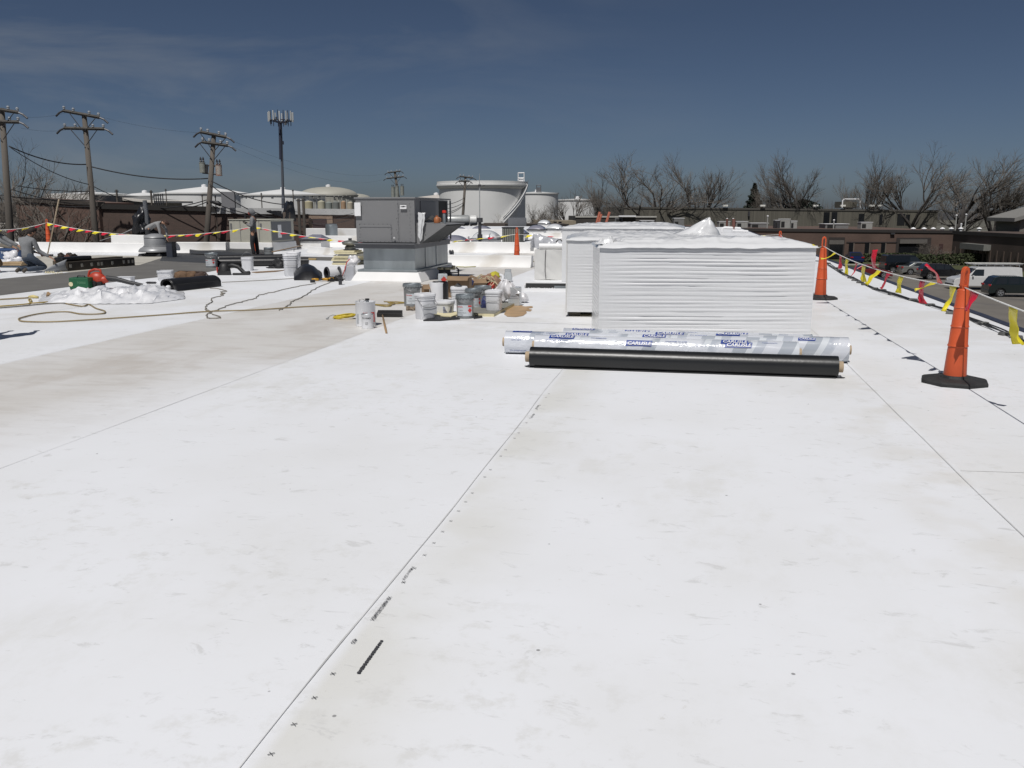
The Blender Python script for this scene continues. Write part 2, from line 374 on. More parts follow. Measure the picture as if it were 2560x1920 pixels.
# bare dark underlay where the new white sheet is still missing
und = [(-60, 703), (0, 697), (175, 681), (350, 662), (400, 646), (520, 640), (700, 640), (850, 643), (845, 652), (760, 650), (625, 664), (545, 675), (475, 688), (400, 692), (180, 716), (0, 738), (-60, 745)]
um = MB(); um.poly([gp(x, y, 0.005) for x, y in und])
struct(um.build('roof_underlay', mat('grey_underlay', (0.125, 0.12, 0.112), 0.9, var=0.1, scale=1.2, stain=(0.2, 0.19, 0.175), stpos=0.64, stscale=1.6)))
um = MB(); um.poly([gp(x, y, 0.003) for x, y in [(90, 640), (250, 638), (350, 640), (560, 632), (560, 648), (400, 646), (350, 663), (175, 681), (100, 676)]])
struct(um.build('old_roof_surface', mat('beige_old_roof', (0.42, 0.40, 0.35), 0.9, var=0.15, scale=1.0)))
um = MB(); um.poly([gp(x, y, 0.006) for x, y in [(405, 640), (470, 622), (520, 625), (560, 632), (640, 648), (700, 655), (600, 662), (400, 652)]])
struct(um.build('roof_membrane_dark', mat('laid_black_membrane', (0.045, 0.047, 0.05), 0.6, var=0.2, scale=0.8, bump=0.1)))

# parapets and area dividers (white membrane over low walls, real cant profile)
def curbwall(name, u0, v0, u1, v1, h, t, label, cat='parapet', cant=0.12, m=None, z=0.0):
    o = MB(); L_ = math.hypot(u1 - u0, v1 - v0); n = max(4, int(L_ * 3))
    prof = [(-cant - t / 2, 0.004), (-t / 2 - 0.02, cant), (-t / 2, h - 0.02), (-t / 2 + 0.03, h), (t / 2 - 0.03, h), (t / 2, h - 0.02), (t / 2, -0.0)]
    def fn(a, b):
        p = prof[round(a * 6)]; s = b * L_
        w = 0.012 * nv(s, h * 7, v0, 0.9)
        return Vector((s, p[0] + w, p[1] + 0.4 * w if p[1] > 0.05 else p[1]))
    o.grid(fn, 6, n)
    for s in (0.0, L_):
        o.poly([Vector((s, p[0], p[1])) for p in prof])
    ob = o.build(name, m or TPO, None, smooth=True); p = RF(u0, v0, z)
    place(ob, p, -TH + math.atan2(v1 - v0, u1 - u0)); return tag(ob, label, cat)
curbwall('roof_parapet', -34, 29.9, -19.9, 29.9, 0.36, 0.5, 'low white membrane-covered parapet behind the crouching workers at the left roof edge')
curbwall('roof_parapet', -19.9, 29.9, -17.2, 30.3, 0.40, 0.4, 'short raised white parapet end between the bending worker and the beige unit')
curbwall('roof_parapet', -21.8, 29.95, -20.4, 29.95, 0.66, 0.3, 'small raised white parapet step behind the grey mushroom vent')
curbwall('roof_parapet', -20.5, 44.6, -9.5, 45.3, 0.62, 0.4, 'white rear parapet in front of the brown building garage door')
curbwall('area_divider', -9.5, 50, -2, 50.5, 0.3, 0.4, 'far low white curb line crossing the roof behind the skylights', 'roof curb')
curbwall('area_divider', -7.4, 24.3, -4.35, 24.3, 0.33, 0.30, 'nearest low white curb crossing the roof right of the grey rooftop unit', 'roof curb', 0.16)
curbwall('area_divider', -10.2, 32.5, -4.1, 32.4, 0.40, 0.3, 'second low white curb behind the nearest one beside the short orange cone', 'roof curb', 0.16)
curbwall('area_divider', -14.2, 31.2, -9.4, 26.4, 0.24, 0.25, 'low white tapered curb running diagonally toward the yellow board stack', 'roof curb', 0.1)
curbwall('area_divider', -16.2, 36.0, -9.2, 36.0, 0.5, 0.3, 'long white curb left of the grey rooftop unit below the dark pyramid skylight', 'roof curb', 0.2)
# ------------------------------------------------------------------ wrapped insulation stacks
FILM = mat('white_shrink_film', (0.66, 0.665, 0.67), 0.25, var=0.02, scale=2, coat=0.4, spec=0.5, bump=0.15, bscale=9)
FILMS = mat('white_film_side', (0.60, 0.595, 0.575), 0.36, var=0.03, scale=2, coat=0.15, bump=0.1, bscale=14)
def stack(label, loc, rz, w, d, h, nlay, seed, group='wrapped insulation stacks', z0=0.0, flat=0.12, amp=0.010, drape=True, peak=None, wrinkle=1.0):
    t = thing('insulation_stack', label, 'pallet stack', loc, rz, group)   # origin: front left bottom corner, +x along the front, +y back
    rnd = random.Random(seed); wr = MB()
    ph = [rnd.uniform(0.6, 1.4) for _ in range(nlay + 3)]
    def lay(z, s, side):
        f = (z - z0) / (h - z0) * nlay + 0.35 * nv(z * 5, side, seed) + 0.22 * nv(s * 0.7, z * 2.2, seed); k = max(0, int(f)); fr = f - k; fr = max(0, min(1, fr))
        a = amp * ph[min(k, nlay + 2)] * (0.12 + 2.0 * abs(nv(s * 0.55, k * 3.7 + side * 9, seed, 1))) 
        cr = math.sin(fr * PI) ** 0.6                           # board bulges, film sinks in at the joint
        fade = min(1, s / flat if flat else 1) if side == 0 else 1.0
        e = a * (cr - 0.6) * (0.15 + 0.85 * fade)
        e += wrinkle * 0.004 * nv(s * 0.8, z * 34, seed + side) * (0.2 + 0.8 * fade) + 0.012 * nv(s * 0.5, z * 1.2, seed)
        return e
    fade_r = 0.45
    def front(a, b):
        x = a * w; z = lerp(z0, h, b); e = lay(z, x, 0) * (0.25 + 0.75 * min(1, (w - x) / fade_r))
        r = 0.03; cx = 0.0
        return Vector((x, -e, z))
    def leftf(a, b): y = (1 - a) * d; z = lerp(z0, h, b); return Vector((-0.4 * lay(z, y, 1) * min(1, y * 4, (d - y) * 4), y, z))
    def rightf(a, b): y = a * d; z = lerp(z0, h, b); return Vector((w + 0.4 * lay(z, y, 2) * min(1, y * 4, (d - y) * 4), y, z))
    nz_ = nlay * 8
    wr.grid(front, 90, nz_); wr.grid(leftf, 30, nz_); wr.grid(rightf, 30, nz_)
    wr.grid(lambda a, b: Vector(((1 - a) * w, d, lerp(z0, h, b))), 2, 2)
    wr.build('film_wrap', FILM, t, smooth='all')
    core = MB(); core.box((w / 2, d / 2, (h + z0) / 2), (w - 0.05, d - 0.05, h - z0 - 0.03)); core.build('board_pack', FOAM, t)
    if drape:
        dm = MB(); pk = peak
        def top(a, b):
            x = lerp(-0.03, w + 0.03, a); y = lerp(-0.03, d + 0.03, b)
            ed = min(a, 1 - a, b, 1 - b)
            rg = lambda a_, b_, c_: 1 - 2.2 * abs(nv(a_, b_, c_))
            z = h + 0.008 + max(0, min(1, ed * 7)) * (0.035 + 0.035 * nv(x * 0.9, y * 1.2, seed) + 0.030 * max(0, rg(x * 1.3 + y, y * 2.6, seed + 3)) + 0.022 * max(0, rg(x * 3 - y * 2, y * 7, seed + 5)) + 0.012 * rg(x * 9, y * 14, seed))
            if ed < 0.001: z = h - 0.015 - 0.02 * abs(nv(x * 3, y * 3, seed))
            elif ed < 0.03: z = h + 0.006 + 0.012 * nv(x * 5, y * 5, seed)
            if pk:
                dx_ = (x - pk[0]) / pk[3]; q = abs(dx_) * (2.2 if dx_ > 0 else 0.8) * (1 + 0.25 * nv(x * 4, y * 4, 2)) + abs((y - pk[1]) / pk[4]) * 0.8; 
                q = abs(dx_) * (2.4 if dx_ > 0 else 0.85); qy = abs((y - pk[1] - 0.15 * dx_) / pk[4])
                if q < 1 and qy < 1: z += pk[2] * (1 - q) ** 1.1 * (1 - qy ** 1.6) * (1 + 0.25 * nv(x * 5, y * 5, 3))
            return Vector((x, y, z))
        dm.grid(top, 130, 60); dm.build('plastic_cover', FILM, t, smooth='all')
    return t
pA = gp(1495, 851); sA = stack('nearest large white film-wrapped insulation stack behind the membrane rolls', pA, R(-1.5), 2.63, 1.24, 1.165, 23, 11, flat=0.6, amp=0.017, wrinkle=1.5)
pB = gp(1418, 780, 0.0); pB = gp(1417, 792)
sB = stack('middle white wrapped stack, black gap underneath, its cover rising in a tall peak', pB, R(-4), 2.42, 1.9, 1.17, 24, 5, z0=0.075, flat=1.0, amp=0.011,)
q = MB(); ap = Vector((2.16, 0.50, 1.49))
def pkf(a, b):
    base = Vector((1.45 + 0.93 * a, 0.60 - 0.30 * math.sin(PI * a) ** 0.7, 1.19)); p = base.lerp(ap, b ** 0.92)
    return p + Vector((0.015 * nv(a * 5, b * 5, 1), -0.05 * math.sin(PI * b) * (a - 0.3) + 0.03 * nv(a * 4, b * 3, 7), 0.012 * nv(a * 9, b * 2, 3) - 0.06 * math.sin(PI * b) * (1 - a) * (1 - b)))
q.grid(pkf, 18, 14); o = q.build('cover_peak', FILM, sB, smooth='all'); sd = o.modifiers.new('t', 'SOLIDIFY'); sd.thickness = 0.004
sk = MB()
for x in (0.12, 1.3, 2.4):
    sk = MB(); sk.box((x, 0.9, 0.0375), (0.18, 1.6, 0.0748)); sk.build('foam_foot', mat('dark_foam_foot', (0.10, 0.09, 0.075), 0.9), sB)
f_ = MB(); f_.box((0.16 * 5.6, 0.03, 0.038), (0.12, 0.1, 0.072), rz=0.5); f_.build('foam_foot', FOAM, sB, bevel=0.004)
pC = gp(1404, 716); sC = stack('rearmost white wrapped insulation stack with orange ladder rails rising behind it', pC, -TH, 2.5, 2.2, 1.235, 24, 21, flat=0.8, amp=0.006)
# corner posts of film on stack B's left side: perforated edge strip
es_ = MB(); es_.box((-0.012, 0.06, 0.62), (0.02, 0.14, 1.1)); es_.build('edge_strip', FILMS, sB, bevel=0.004)
# loose tuft of film where stack A meets stack B
tf = thing('film_tuft', 'crumpled clear film bunched on the top left corner of the nearest stack', 'plastic film', at(1515, 612, 10.75) + Vector((0, 0, -0.02)))
q = MB()
q.grid(lambda a, b: Vector((lerp(-0.12, 0.25, a), lerp(-0.02, 0.3, b), 0.03 + 0.10 * abs(nv(a * 4, b * 4, 2)) * math.sin(PI * a) * 1.6 + 0.03 * nv(a * 12, b * 12, 1))), 24, 16)
q.build('film_fold', FILM, tf, smooth='all')

# small shrink-wrapped crate left of the stacks with the translucent roll on top
pD = gp(1336, 700); cr = thing('wrapped_crate', 'white sheet-wrapped crate tied with one dark strap left of the stacks', 'crate', pD, R(-6))
q = MB(); wD, hD, dD = 0.92, 0.69, 1.1
def cf(a, b):
    x = a * wD; z = b * hD
    e = 0.02 * nv(x * 2, z * 2, 4) + 0.018 * abs(nv(x * 3 + z * 4, z * 1.5 - x, 9)) + 0.02 * math.exp(-((x - 0.27) / 0.05) ** 2) * -0.6
    return Vector((x + 0.02 * nv(0, z * 3, 1), -e * min(1, 6 * min(a, 1 - a) + 0.2), z + (0.04 * abs(a - 0.35) * -1 + 0.015 if b == 0 else 0)))
q.grid(cf, 40, 40); q.grid(lambda a, b: Vector((0.015 * nv(0, a * 3, b * 3), (1 - a) * dD, b * hD)), 12, 12); q.grid(lambda a, b: Vector((wD, a * dD, b * hD)), 4, 4)
q.grid(lambda a, b: Vector((a * wD, b * dD, hD + 0.015 * nv(a * 4, b * 4, 2))), 14, 14); q.grid(lambda a, b: Vector(((1 - a) * wD, dD, b * hD)), 2, 2)
q.build('sheet_wrap', FILMS, cr, smooth=True)
q = MB(); q.tube([(0.262, 0.05, hD + 0.004), (0.26, -0.022, hD - 0.01), (0.25, -0.03, hD * 0.6), (0.25, -0.028, hD * 0.3), (0.27, -0.012, 0.03)], 0.008, 5); q.build('strap', DKM, cr)
q = MB(); q.box((wD / 2, dD / 2, 0.02), (wD - 0.1, dD - 0.1, 0.04)); q.build('crate_base', DARKIN, cr)
pr = thing('membrane_roll', 'short white membrane roll lying on the wrapped crate', 'membrane roll', pD + Vector((0, 0, 0.73)), R(-6), 'membrane rolls')
q = MB(); q.lathe([(0.025, 0), (0.066, 0), (0.066, 0.62), (0.025, 0.62), (0.025, 0)], 20, (0.09, 0.25, 0.04), M=Matrix.Rotation(PI / 2, 4, 'Y'), cap=False); q.build('roll_sheet', W_PAINT, pr, smooth=True)
q = MB(); q.lathe([(0.024, -0.002), (0.034, -0.002), (0.034, 0.626), (0.024, 0.626)], 16, (0.09, 0.25, 0.04), M=Matrix.Rotation(PI / 2, 4, 'Y')); q.build('roll_core', DARKIN, pr, smooth=True)
CLEAR = mat('cloudy_plastic', (0.50, 0.51, 0.54), 0.22, var=0.08, scale=6, coat=0.5, bump=0.6, bscale=8, alpha=0.8)
pf = thing('plastic_bag', 'cloudy plastic sheet slumped over the back of the wrapped crate', 'plastic sheet', pD + Vector((-0.02, 0.3, 0.69)), R(-6))
q = MB(); q.grid(lambda a, b: Vector((lerp(-0.05, 0.75, a), 0.15 + 0.25 * b + 0.03 * nv(a * 5, b * 5, 0), 0.02 + (0.37 - 0.22 * a) * math.sin(PI * min(1, b * 1.0)) ** 0.6 + 0.04 * nv(a * 7, b * 7, 3))), 30, 16)
q.grid(lambda a, b: Vector((-0.05 + 0.02 * nv(a * 5, b * 5, 7) + 0.05 * a, lerp(-0.25, 0.2, a), lerp(-0.05, 0.34, b) * (0.5 + 0.5 * a))), 10, 10)
q.build('plastic_fold', CLEAR, pf, smooth='all')
cg = thing('caulk_gun', 'yellow and black hand tool lying on the crate beside the white roll', 'tool', pD + Vector((0.72, 0.18, 0.71)), R(-10))
q = MB(); q.box((0.10, 0, 0.06), (0.13, 0.06, 0.07), rz=0.3); q.build('tool_body', mat('tool_yellow', (0.62, 0.56, 0.06), 0.5), cg, bevel=0.01)
q = MB(); q.tube([(0.06, 0, 0.08), (-0.06, 0, 0.16), (-0.12, 0, 0.22), (-0.18, 0, 0.2), (-0.22, 0, 0.15)], 0.014, 6); q.build('tool_handle', BLACK, cg, smooth=True)
# white steel trough lying in front of the crate
tp = gp(1309, 728); tr = thing('metal_trough', 'long white open trough with a dark inner side lying left of the stacks', 'trough', tp, R(-6))
q = MB(); q.prism([(0, 0, 0), (0, 0, 0.06), (0, 0.02, 0.06), (0, 0.02, 0.012), (0, 0.16, 0.012), (0, 0.16, 0.17), (0, 0.18, 0.17), (0, 0.18, 0)], (1.15, 0, 0))
q.box((0.01, 0.09, 0.06), (0.02, 0.16, 0.12)); q.build('trough_body', W_PAINT, tr, bevel=0.002)
q = MB(); q.box((0.57, 0.155, 0.098), (1.08, 0.006, 0.10)); q.build('inner_lining', mat('dark_lining', (0.03, 0.03, 0.03), 0.7), tr)
q = MB(); q.box((0.86, 0.146, 0.06), (0.5, 0.008, 0.08)); q.build('metal_strip', GALV, tr)
q = MB(); rn = random.Random(4)
for i in range(46): q.box((0.04 + i * 0.0138, 0.148, 0.045 + rn.uniform(-0.006, 0.008)), (0.009, 0.004, rn.uniform(0.01, 0.03)))
q.build('printed_text', W_PAINT, tr)

# ------------------------------------------------------------------ rolls in front of the stack
def roll_core(t, L_, r, x, z, y=0):
    q = MB(); q.lathe([(r * 0.72, 0), (r, 0), (r, L_), (r * 0.72, L_), (r * 0.72, 0)], 24, (x, y, z), M=Matrix.Rotation(PI / 2, 4, 'Y'), cap=False)
    return q.build('cardboard_core', CARD_L, t, smooth=True)
CARD_L = mat('core_cardboard', (0.40, 0.31, 0.21), 0.85, var=0.12, scale=12)
def label_text(t, st, size, x, ang, r, slant=0.25, m=None, name='printed_logo', squash=1.15, al='LEFT', y0=0.0):
    q = MB()
    def fn(a, b):
        aa = ang + (b - (0.22 * size if m is W_PAINT else 0)) / r
        return Vector((x + a + slant * b, y0 - math.sin(aa + 0) * 0 - (r + 0.004) * math.cos(aa), r + (r + 0.004) * math.sin(aa)))
    q.text(st, size, fn, al, squash); return q.build(name, m or BLUE, t, fix=False)
BLUE = mat('logo_blue', (0.022, 0.055, 0.26), 0.4, var=0.05)
BLUEP = mat('print_blue', (0.10, 0.14, 0.32), 0.4, var=0.15)
BANDG = mat('grey_print_band', (0.36, 0.39, 0.43), 0.25, var=0.05, coat=0.6)
WRAPM = bpy.data.materials.new('printed_roll_wrap'); WRAPM.use_nodes = True
def _w():
    t = WRAPM.node_tree; b = t.nodes['Principled BSDF']; N = t.nodes.new; K = t.links.new
    c = N('ShaderNodeTexCoord'); s = N('ShaderNodeSeparateXYZ'); K(c.outputs['Object'], s.inputs[0])
    n = N('ShaderNodeTexNoise'); n.inputs['Scale'].default_value = 2.0; K(c.outputs['Object'], n.inputs['Vector'])
    # slanted grey and pale panels wound round the roll
    a = N('ShaderNodeMath'); a.operation = 'MULTIPLY_ADD'; K(s.outputs['Z'], a.inputs[0]); a.inputs[1].default_value = -0.55; K(s.outputs['X'], a.inputs[2])
    w = N('ShaderNodeMath'); w.operation = 'MODULO'; K(a.outputs[0], w.inputs[0]); w.inputs[1].default_value = 0.47
    r = N('ShaderNodeValToRGB'); r.color_ramp.interpolation = 'CONSTANT'; e = r.color_ramp.elements
    e[0].position = 0; e[0].color = (0.58, 0.60, 0.64, 1); e[1].position = 0.16; e[1].color = (0.38, 0.41, 0.45, 1)
    x = e.new(0.30); x.color = (0.60, 0.63, 0.66, 1); x = e.new(0.37); x.color = (0.44, 0.47, 0.52, 1)
    K(w.outputs[0], r.inputs['Fac']); m = N('ShaderNodeMix'); m.data_type = 'RGBA'; K(r.outputs['Color'], m.inputs['A']); m.inputs['B'].default_value = (0.62, 0.64, 0.68, 1)
    q = N('ShaderNodeMapRange'); q.inputs['From Min'].default_value = 0.50; q.inputs['From Max'].default_value = 0.56; K(n.outputs['Fac'], q.inputs['Value']); K(q.outputs[0], m.inputs['Factor'])
    K(m.outputs['Result'], b.inputs['Base Color']); b.inputs['Roughness'].default_value = 0.16; b.inputs['Coat Weight'].default_value = 1.0; b.inputs['Coat Roughness'].default_value = 0.03
    f = N('ShaderNodeTexNoise'); f.inputs['Scale'].default_value = 26; f.inputs['Detail'].default_value = 3; K(c.outputs['Object'], f.inputs['Vector'])
    bp = N('ShaderNodeBump'); bp.inputs['Distance'].default_value = 0.03
    q2 = N('ShaderNodeMapRange'); q2.inputs['From Min'].default_value = 0.42; q2.inputs['From Max'].default_value = 0.6; q2.inputs['To Max'].default_value = 0.3; q2.inputs['To Min'].default_value = 0.02; K(n.outputs['Fac'], q2.inputs['Value']); K(q2.outputs[0], bp.inputs['Strength'])
    K(f.outputs['Fac'], bp.inputs['Height']); K(bp.outputs[0], b.inputs['Normal'])
_w()
def wroll(label, pL, rz, L_, r, seed, texts=(), core=True, rough=0.5):
    t = thing('membrane_roll', label, 'membrane roll', pL, rz, 'membrane rolls')
    q = MB(); n = 110
    def fn(a, b):
        x = b * L_; th = 2 * PI * a
        e = 0.0025 * nv(x * 3, th * 1.5, seed) + rough * 0.004 * nv(x * 9, th * 5, seed + 1) * max(0, min(1, 3 * nv(x * 0.8, 0, seed + 2) + 0.6))
        e *= math.sin(PI * a) if 0 < a < 1 else 0
        fl = 0.0
        return Vector((x, -(r + e) * math.sin(th), r + (r + e) * -math.cos(th)))
    q.grid(fn, 36, n)
    for x in (0, L_): q.poly([Vector((x, -(r) * math.sin(2 * PI * k / 36), r - r * math.cos(2 * PI * k / 36))) for k in range(36)])
    q.build('wrapped_sheet', WRAPM, t, smooth=True)
    if core: roll_core(t, L_ + 0.07, 0.05, -0.035, r)
    # blue lettering wound on the film
    for (st, size, x, ang, mt) in texts:
        nm = 'printed_logo' if mt is BLUE else 'printed_text'
        if st == 'CARLISLE':
            q = MB()
            def fnb(a, b, x=x, ang=ang, size=size):
                aa = ang + (b - 0.5) * size * 1.5 / r; sh = 0.25 * (b - 0.5) * size
                return Vector((x - size * 0.35 + a * size * 5.9 + sh, -(r + 0.0035) * math.cos(aa), r + (r + 0.0035) * math.sin(aa)))
            q.grid(fnb, 6, 5); bb = q.build('logo_plate', BLUE, t, smooth=True)
            label_text(bb, st, size * 1.12, x, ang, r + 0.005, m=W_PAINT, name='printed_logo')
        else:
            label_text(t, st, size, x, ang, r, m=mt, name=nm)
    return t
A45 = R(48)
rzR = -TH + R(0.4)
pw1 = gp(1265, 886) + Vector((0, 0.10, 0))
wroll('left-end printed film roll sticking out furthest left behind the black roll', pw1, rzR + R(1.5), 2.95, 0.128, 3,
      [('CARLISLE', 0.043, 0.70, R(60), BLUE), ('SURE-WELD TPO MEMBRANE', 0.018, 0.30, R(66), BLUEP), ('TPO ROOFING MEMBRANE', 0.018, 0.42, R(52), BLUEP), ('10 FT x 100 FT', 0.016, 0.08, R(20), BLUEP), ('CARLISLE', 0.036, 0.10, R(80), BLUE), ('TPO REINFORCED', 0.02, 0.06, R(-38), BLUEP), ('CARLISLE', 0.043, 1.55, R(62), BLUE)])
pw2 = gp(1340, 896) + Vector((0, 0.15, 0))
wroll('front printed film roll with two blue logos directly behind the black roll', pw2, rzR + R(0.3), 2.80, 0.122, 8,
      [('CARLISLE', 0.047, 0.18, R(66), BLUE), ('CARLISLE', 0.047, 1.02, R(36), BLUE), ('CARLISLE', 0.047, 2.02, R(62), BLUE), ('CARLISLE', 0.047, 2.06, R(42), BLUE), ('COMPOSITE MEMBRANE', 0.02, 0.12, R(40), BLUEP), ('TPO MEMBRANE', 0.02, 0.62, R(60), BLUEP), ('CONFORMS TO ASTM', 0.02, 1.42, R(50), BLUEP), ('TPO SHEET', 0.018, 1.75, R(30), BLUEP), ('THERMOPLASTIC', 0.018, 2.42, R(58), BLUEP)], rough=1.6)
pw3 = pw1 + Vector((math.cos(rzR) * 0.62 + 0.06, -math.sin(-rzR) * 0.62 + 0.32, 0))
wroll('rearmost printed film roll lying against the foot of the nearest stack', pw3, rzR, 2.75, 0.13, 14,
      [('CARLISLE', 0.043, 0.12, R(75), BLUE), ('CARLISLE', 0.047, 0.72, R(62), BLUE), ('CARLISLE', 0.052, 1.02, R(40), BLUE), ('TPO SINGLE PLY', 0.02, 1.35, R(70), BLUEP), ('CARLISLE', 0.043, 1.82, R(66), BLUE), ('MEMBRANE SYSTEMS', 0.02, 2.25, R(60), BLUEP)], core=False, rough=1.3)
pw4 = pw2 + Vector((math.cos(rzR) * 0.35 - 0.02, -math.sin(-rzR) * 0.35 + 0.285, 0))
wroll('printed film roll reaching furthest right toward the large orange cone', pw4, rzR - R(0.6), 3.06, 0.135, 19,
      [('CARLISLE', 0.052, 1.05, R(70), BLUE), ('CARLISLE', 0.043, 1.7, R(78), BLUE), ('TPO MEMBRANE', 0.022, 1.4, R(60), BLUEP), ('CARLISLE', 0.030, 2.55, R(56), BLUE)], rough=1.0)
# black roll
pb = gp(1327, 921) + Vector((0, 0.10, 0)); Lb = 3.03
kb_ = thing('membrane_roll', 'solid black membrane roll with tan cardboard core lying in front of the rest', 'membrane roll', pb, rzR, 'membrane rolls')
q = MB(); rB = 0.105
q.grid(lambda a, b: Vector((b * Lb, -(rB + 0.002 * nv(b * 9, a * 4, 1)) * math.sin(2 * PI * a), rB - (rB + 0.0) * math.cos(2 * PI * a))), 40, 60)
for x in (0, Lb): q.poly([Vector((x, -rB * math.sin(2 * PI * k / 40), rB - rB * math.cos(2 * PI * k / 40))) for k in range(40)])
q.build('roll_sheet', mat('black_sheet', (0.012, 0.0125, 0.013), 0.36, var=0.12, scale=2, spec=0.45, bump=0.05), kb_, smooth=True)
roll_core(kb_, Lb + 0.10, 0.055, -0.05, rB)
q = MB(); q.prism([(0.0, -0.06, 0.002), (-0.06, -0.02, 0.006), (-0.03, 0.04, 0.002), (0.0, 0.05, 0.002)], (0, 0, 0.006)); q.prism([(Lb, -0.06, 0.002), (Lb + 0.07, -0.05, 0.006), (Lb + 0.02, 0.02, 0.002)], (0, 0, 0.006))
q.prism([(0.05, -0.075, 0.002), (Lb - 0.02, -0.075, 0.002), (Lb - 0.02, 0.02, 0.002), (0.05, 0.02, 0.002)], (0, 0, 0.012)); q.build('loose_flap', EPDM, kb_)

# ------------------------------------------------------------------ orange grabber cones
ORANGE = mat('cone_orange', (0.56, 0.095, 0.032), 0.42, var=0.07, scale=5, spec=0.4, stain=(0.42, 0.06, 0.02), stpos=0.6, stscale=3)
RUB = mat('cone_rubber', (0.022, 0.022, 0.022), 0.75, var=0.4, scale=9, bump=0.5, bscale=25)
def cone(label, loc, rz=0.0, s=1.0, base=True):
    t = thing('safety_cone', label, 'safety cone', loc, rz, 'orange safety cones')
    q = MB(); pr = [(0.098, 0.03), (0.098, 0.05), (0.083, 0.30), (0.080, 0.335), (0.089, 0.34), (0.080, 0.36), (0.073, 0.50), (0.071, 0.51), (0.079, 0.515), (0.071, 0.53), (0.064, 0.67), (0.062, 0.68), (0.068, 0.685), (0.061, 0.70), (0.052, 0.83), (0.05, 0.845), (0.033, 0.855), (0.0, 0.856)]
    q.lathe([(r * s, z * s) for r, z in pr], 28, cap=False, sq=None); q.build('cone_body', ORANGE, t, smooth=True, bevel=0.003)
    q = MB()
    def hd(z): return s * z
    # flat loop handle with a slot, and the long grip rib below it
    outer = [(-0.036, 0.84), (-0.036, 1.0), (-0.026, 1.035), (0.0, 1.05), (0.026, 1.035), (0.036, 1.0), (0.036, 0.84)]
    inner = [(0.016, 0.86), (0.016, 0.99), (0.010, 1.01), (0.0, 1.018), (-0.010, 1.01), (-0.016, 0.99), (-0.016, 0.86)]
    y0, y1 = -0.018 * s, 0.018 * s; n = 7
    o_ = [Vector((x * s, y0, z * s)) for x, z in outer]; i_ = [Vector((x * s, y0, z * s)) for x, z in reversed(inner)]
    vs = o_ + i_ + [p + Vector((0, y1 - y0, 0)) for p in o_ + i_]; fs = []
    for k in range(n - 1):
        fs += [(k, k + 1, n + k + 1, n + k), (2 * n + k, 3 * n + k, 3 * n + k + 1, 2 * n + k + 1), (k, 2 * n + k, 2 * n + k + 1, k + 1), (n + k, n + k + 1, 3 * n + k + 1, 3 * n + k)]
    fs += [(0, n, 3 * n, 2 * n), (n - 1, 2 * n - 1, 4 * n - 1, 3 * n - 1)]
    q.add(vs, fs)
    q.box((0, 0, 0.86 * s), (0.072 * s, 0.036 * s, 0.05 * s)); q.build('handle', ORANGE, t, bevel=0.004)
    q = MB(); q.prism([(0.03 * s, -0.016 * s, 0.855 * s), (0.052 * s, -0.016 * s, 0.80 * s), (0.094 * s, -0.016 * s, 0.32 * s), (0.05 * s, -0.016 * s, 0.35 * s)], (0, 0.032 * s, 0)); q.build('grip_rib', ORANGE, t, bevel=0.003)
    if base:
        q = MB(); k8 = 8; rr = 0.29 * s
        q.lathe([(rr, 0.0), (rr, 0.028 * s), (rr - 0.02 * s, 0.04 * s), (0.13 * s, 0.052 * s), (0.115 * s, 0.075 * s), (0.09 * s, 0.075 * s)], k8)
        q.build('rubber_base', RUB, t, bevel=0.004)
    return t
C1 = gp(2385, 957); C2 = gp(2050, 747)
cone('largest orange cone nearest the camera with a black octagonal base', C1, R(20), 1.04)
cone('orange cone on black base standing at the right corner of the nearest stack', C2, R(-10), 1.08)
C0 = RF(2.4, 24.5); cone('orange cone mostly hidden behind the white stacks with only its tip showing', C0, 0.3)
C4 = gp(1292, 655); cone('narrow orange cone behind the low white curb beside the condensing unit', C4, 0.2, 1.02)
C5 = gp(641, 635); cone('red-orange cone half hidden behind the standing worker', C5, 0.1, 1.12)
C3 = gp(124, 622); cone('orange cone behind the left parapet next to the leaning pole', C3, 0.4, 1.18)

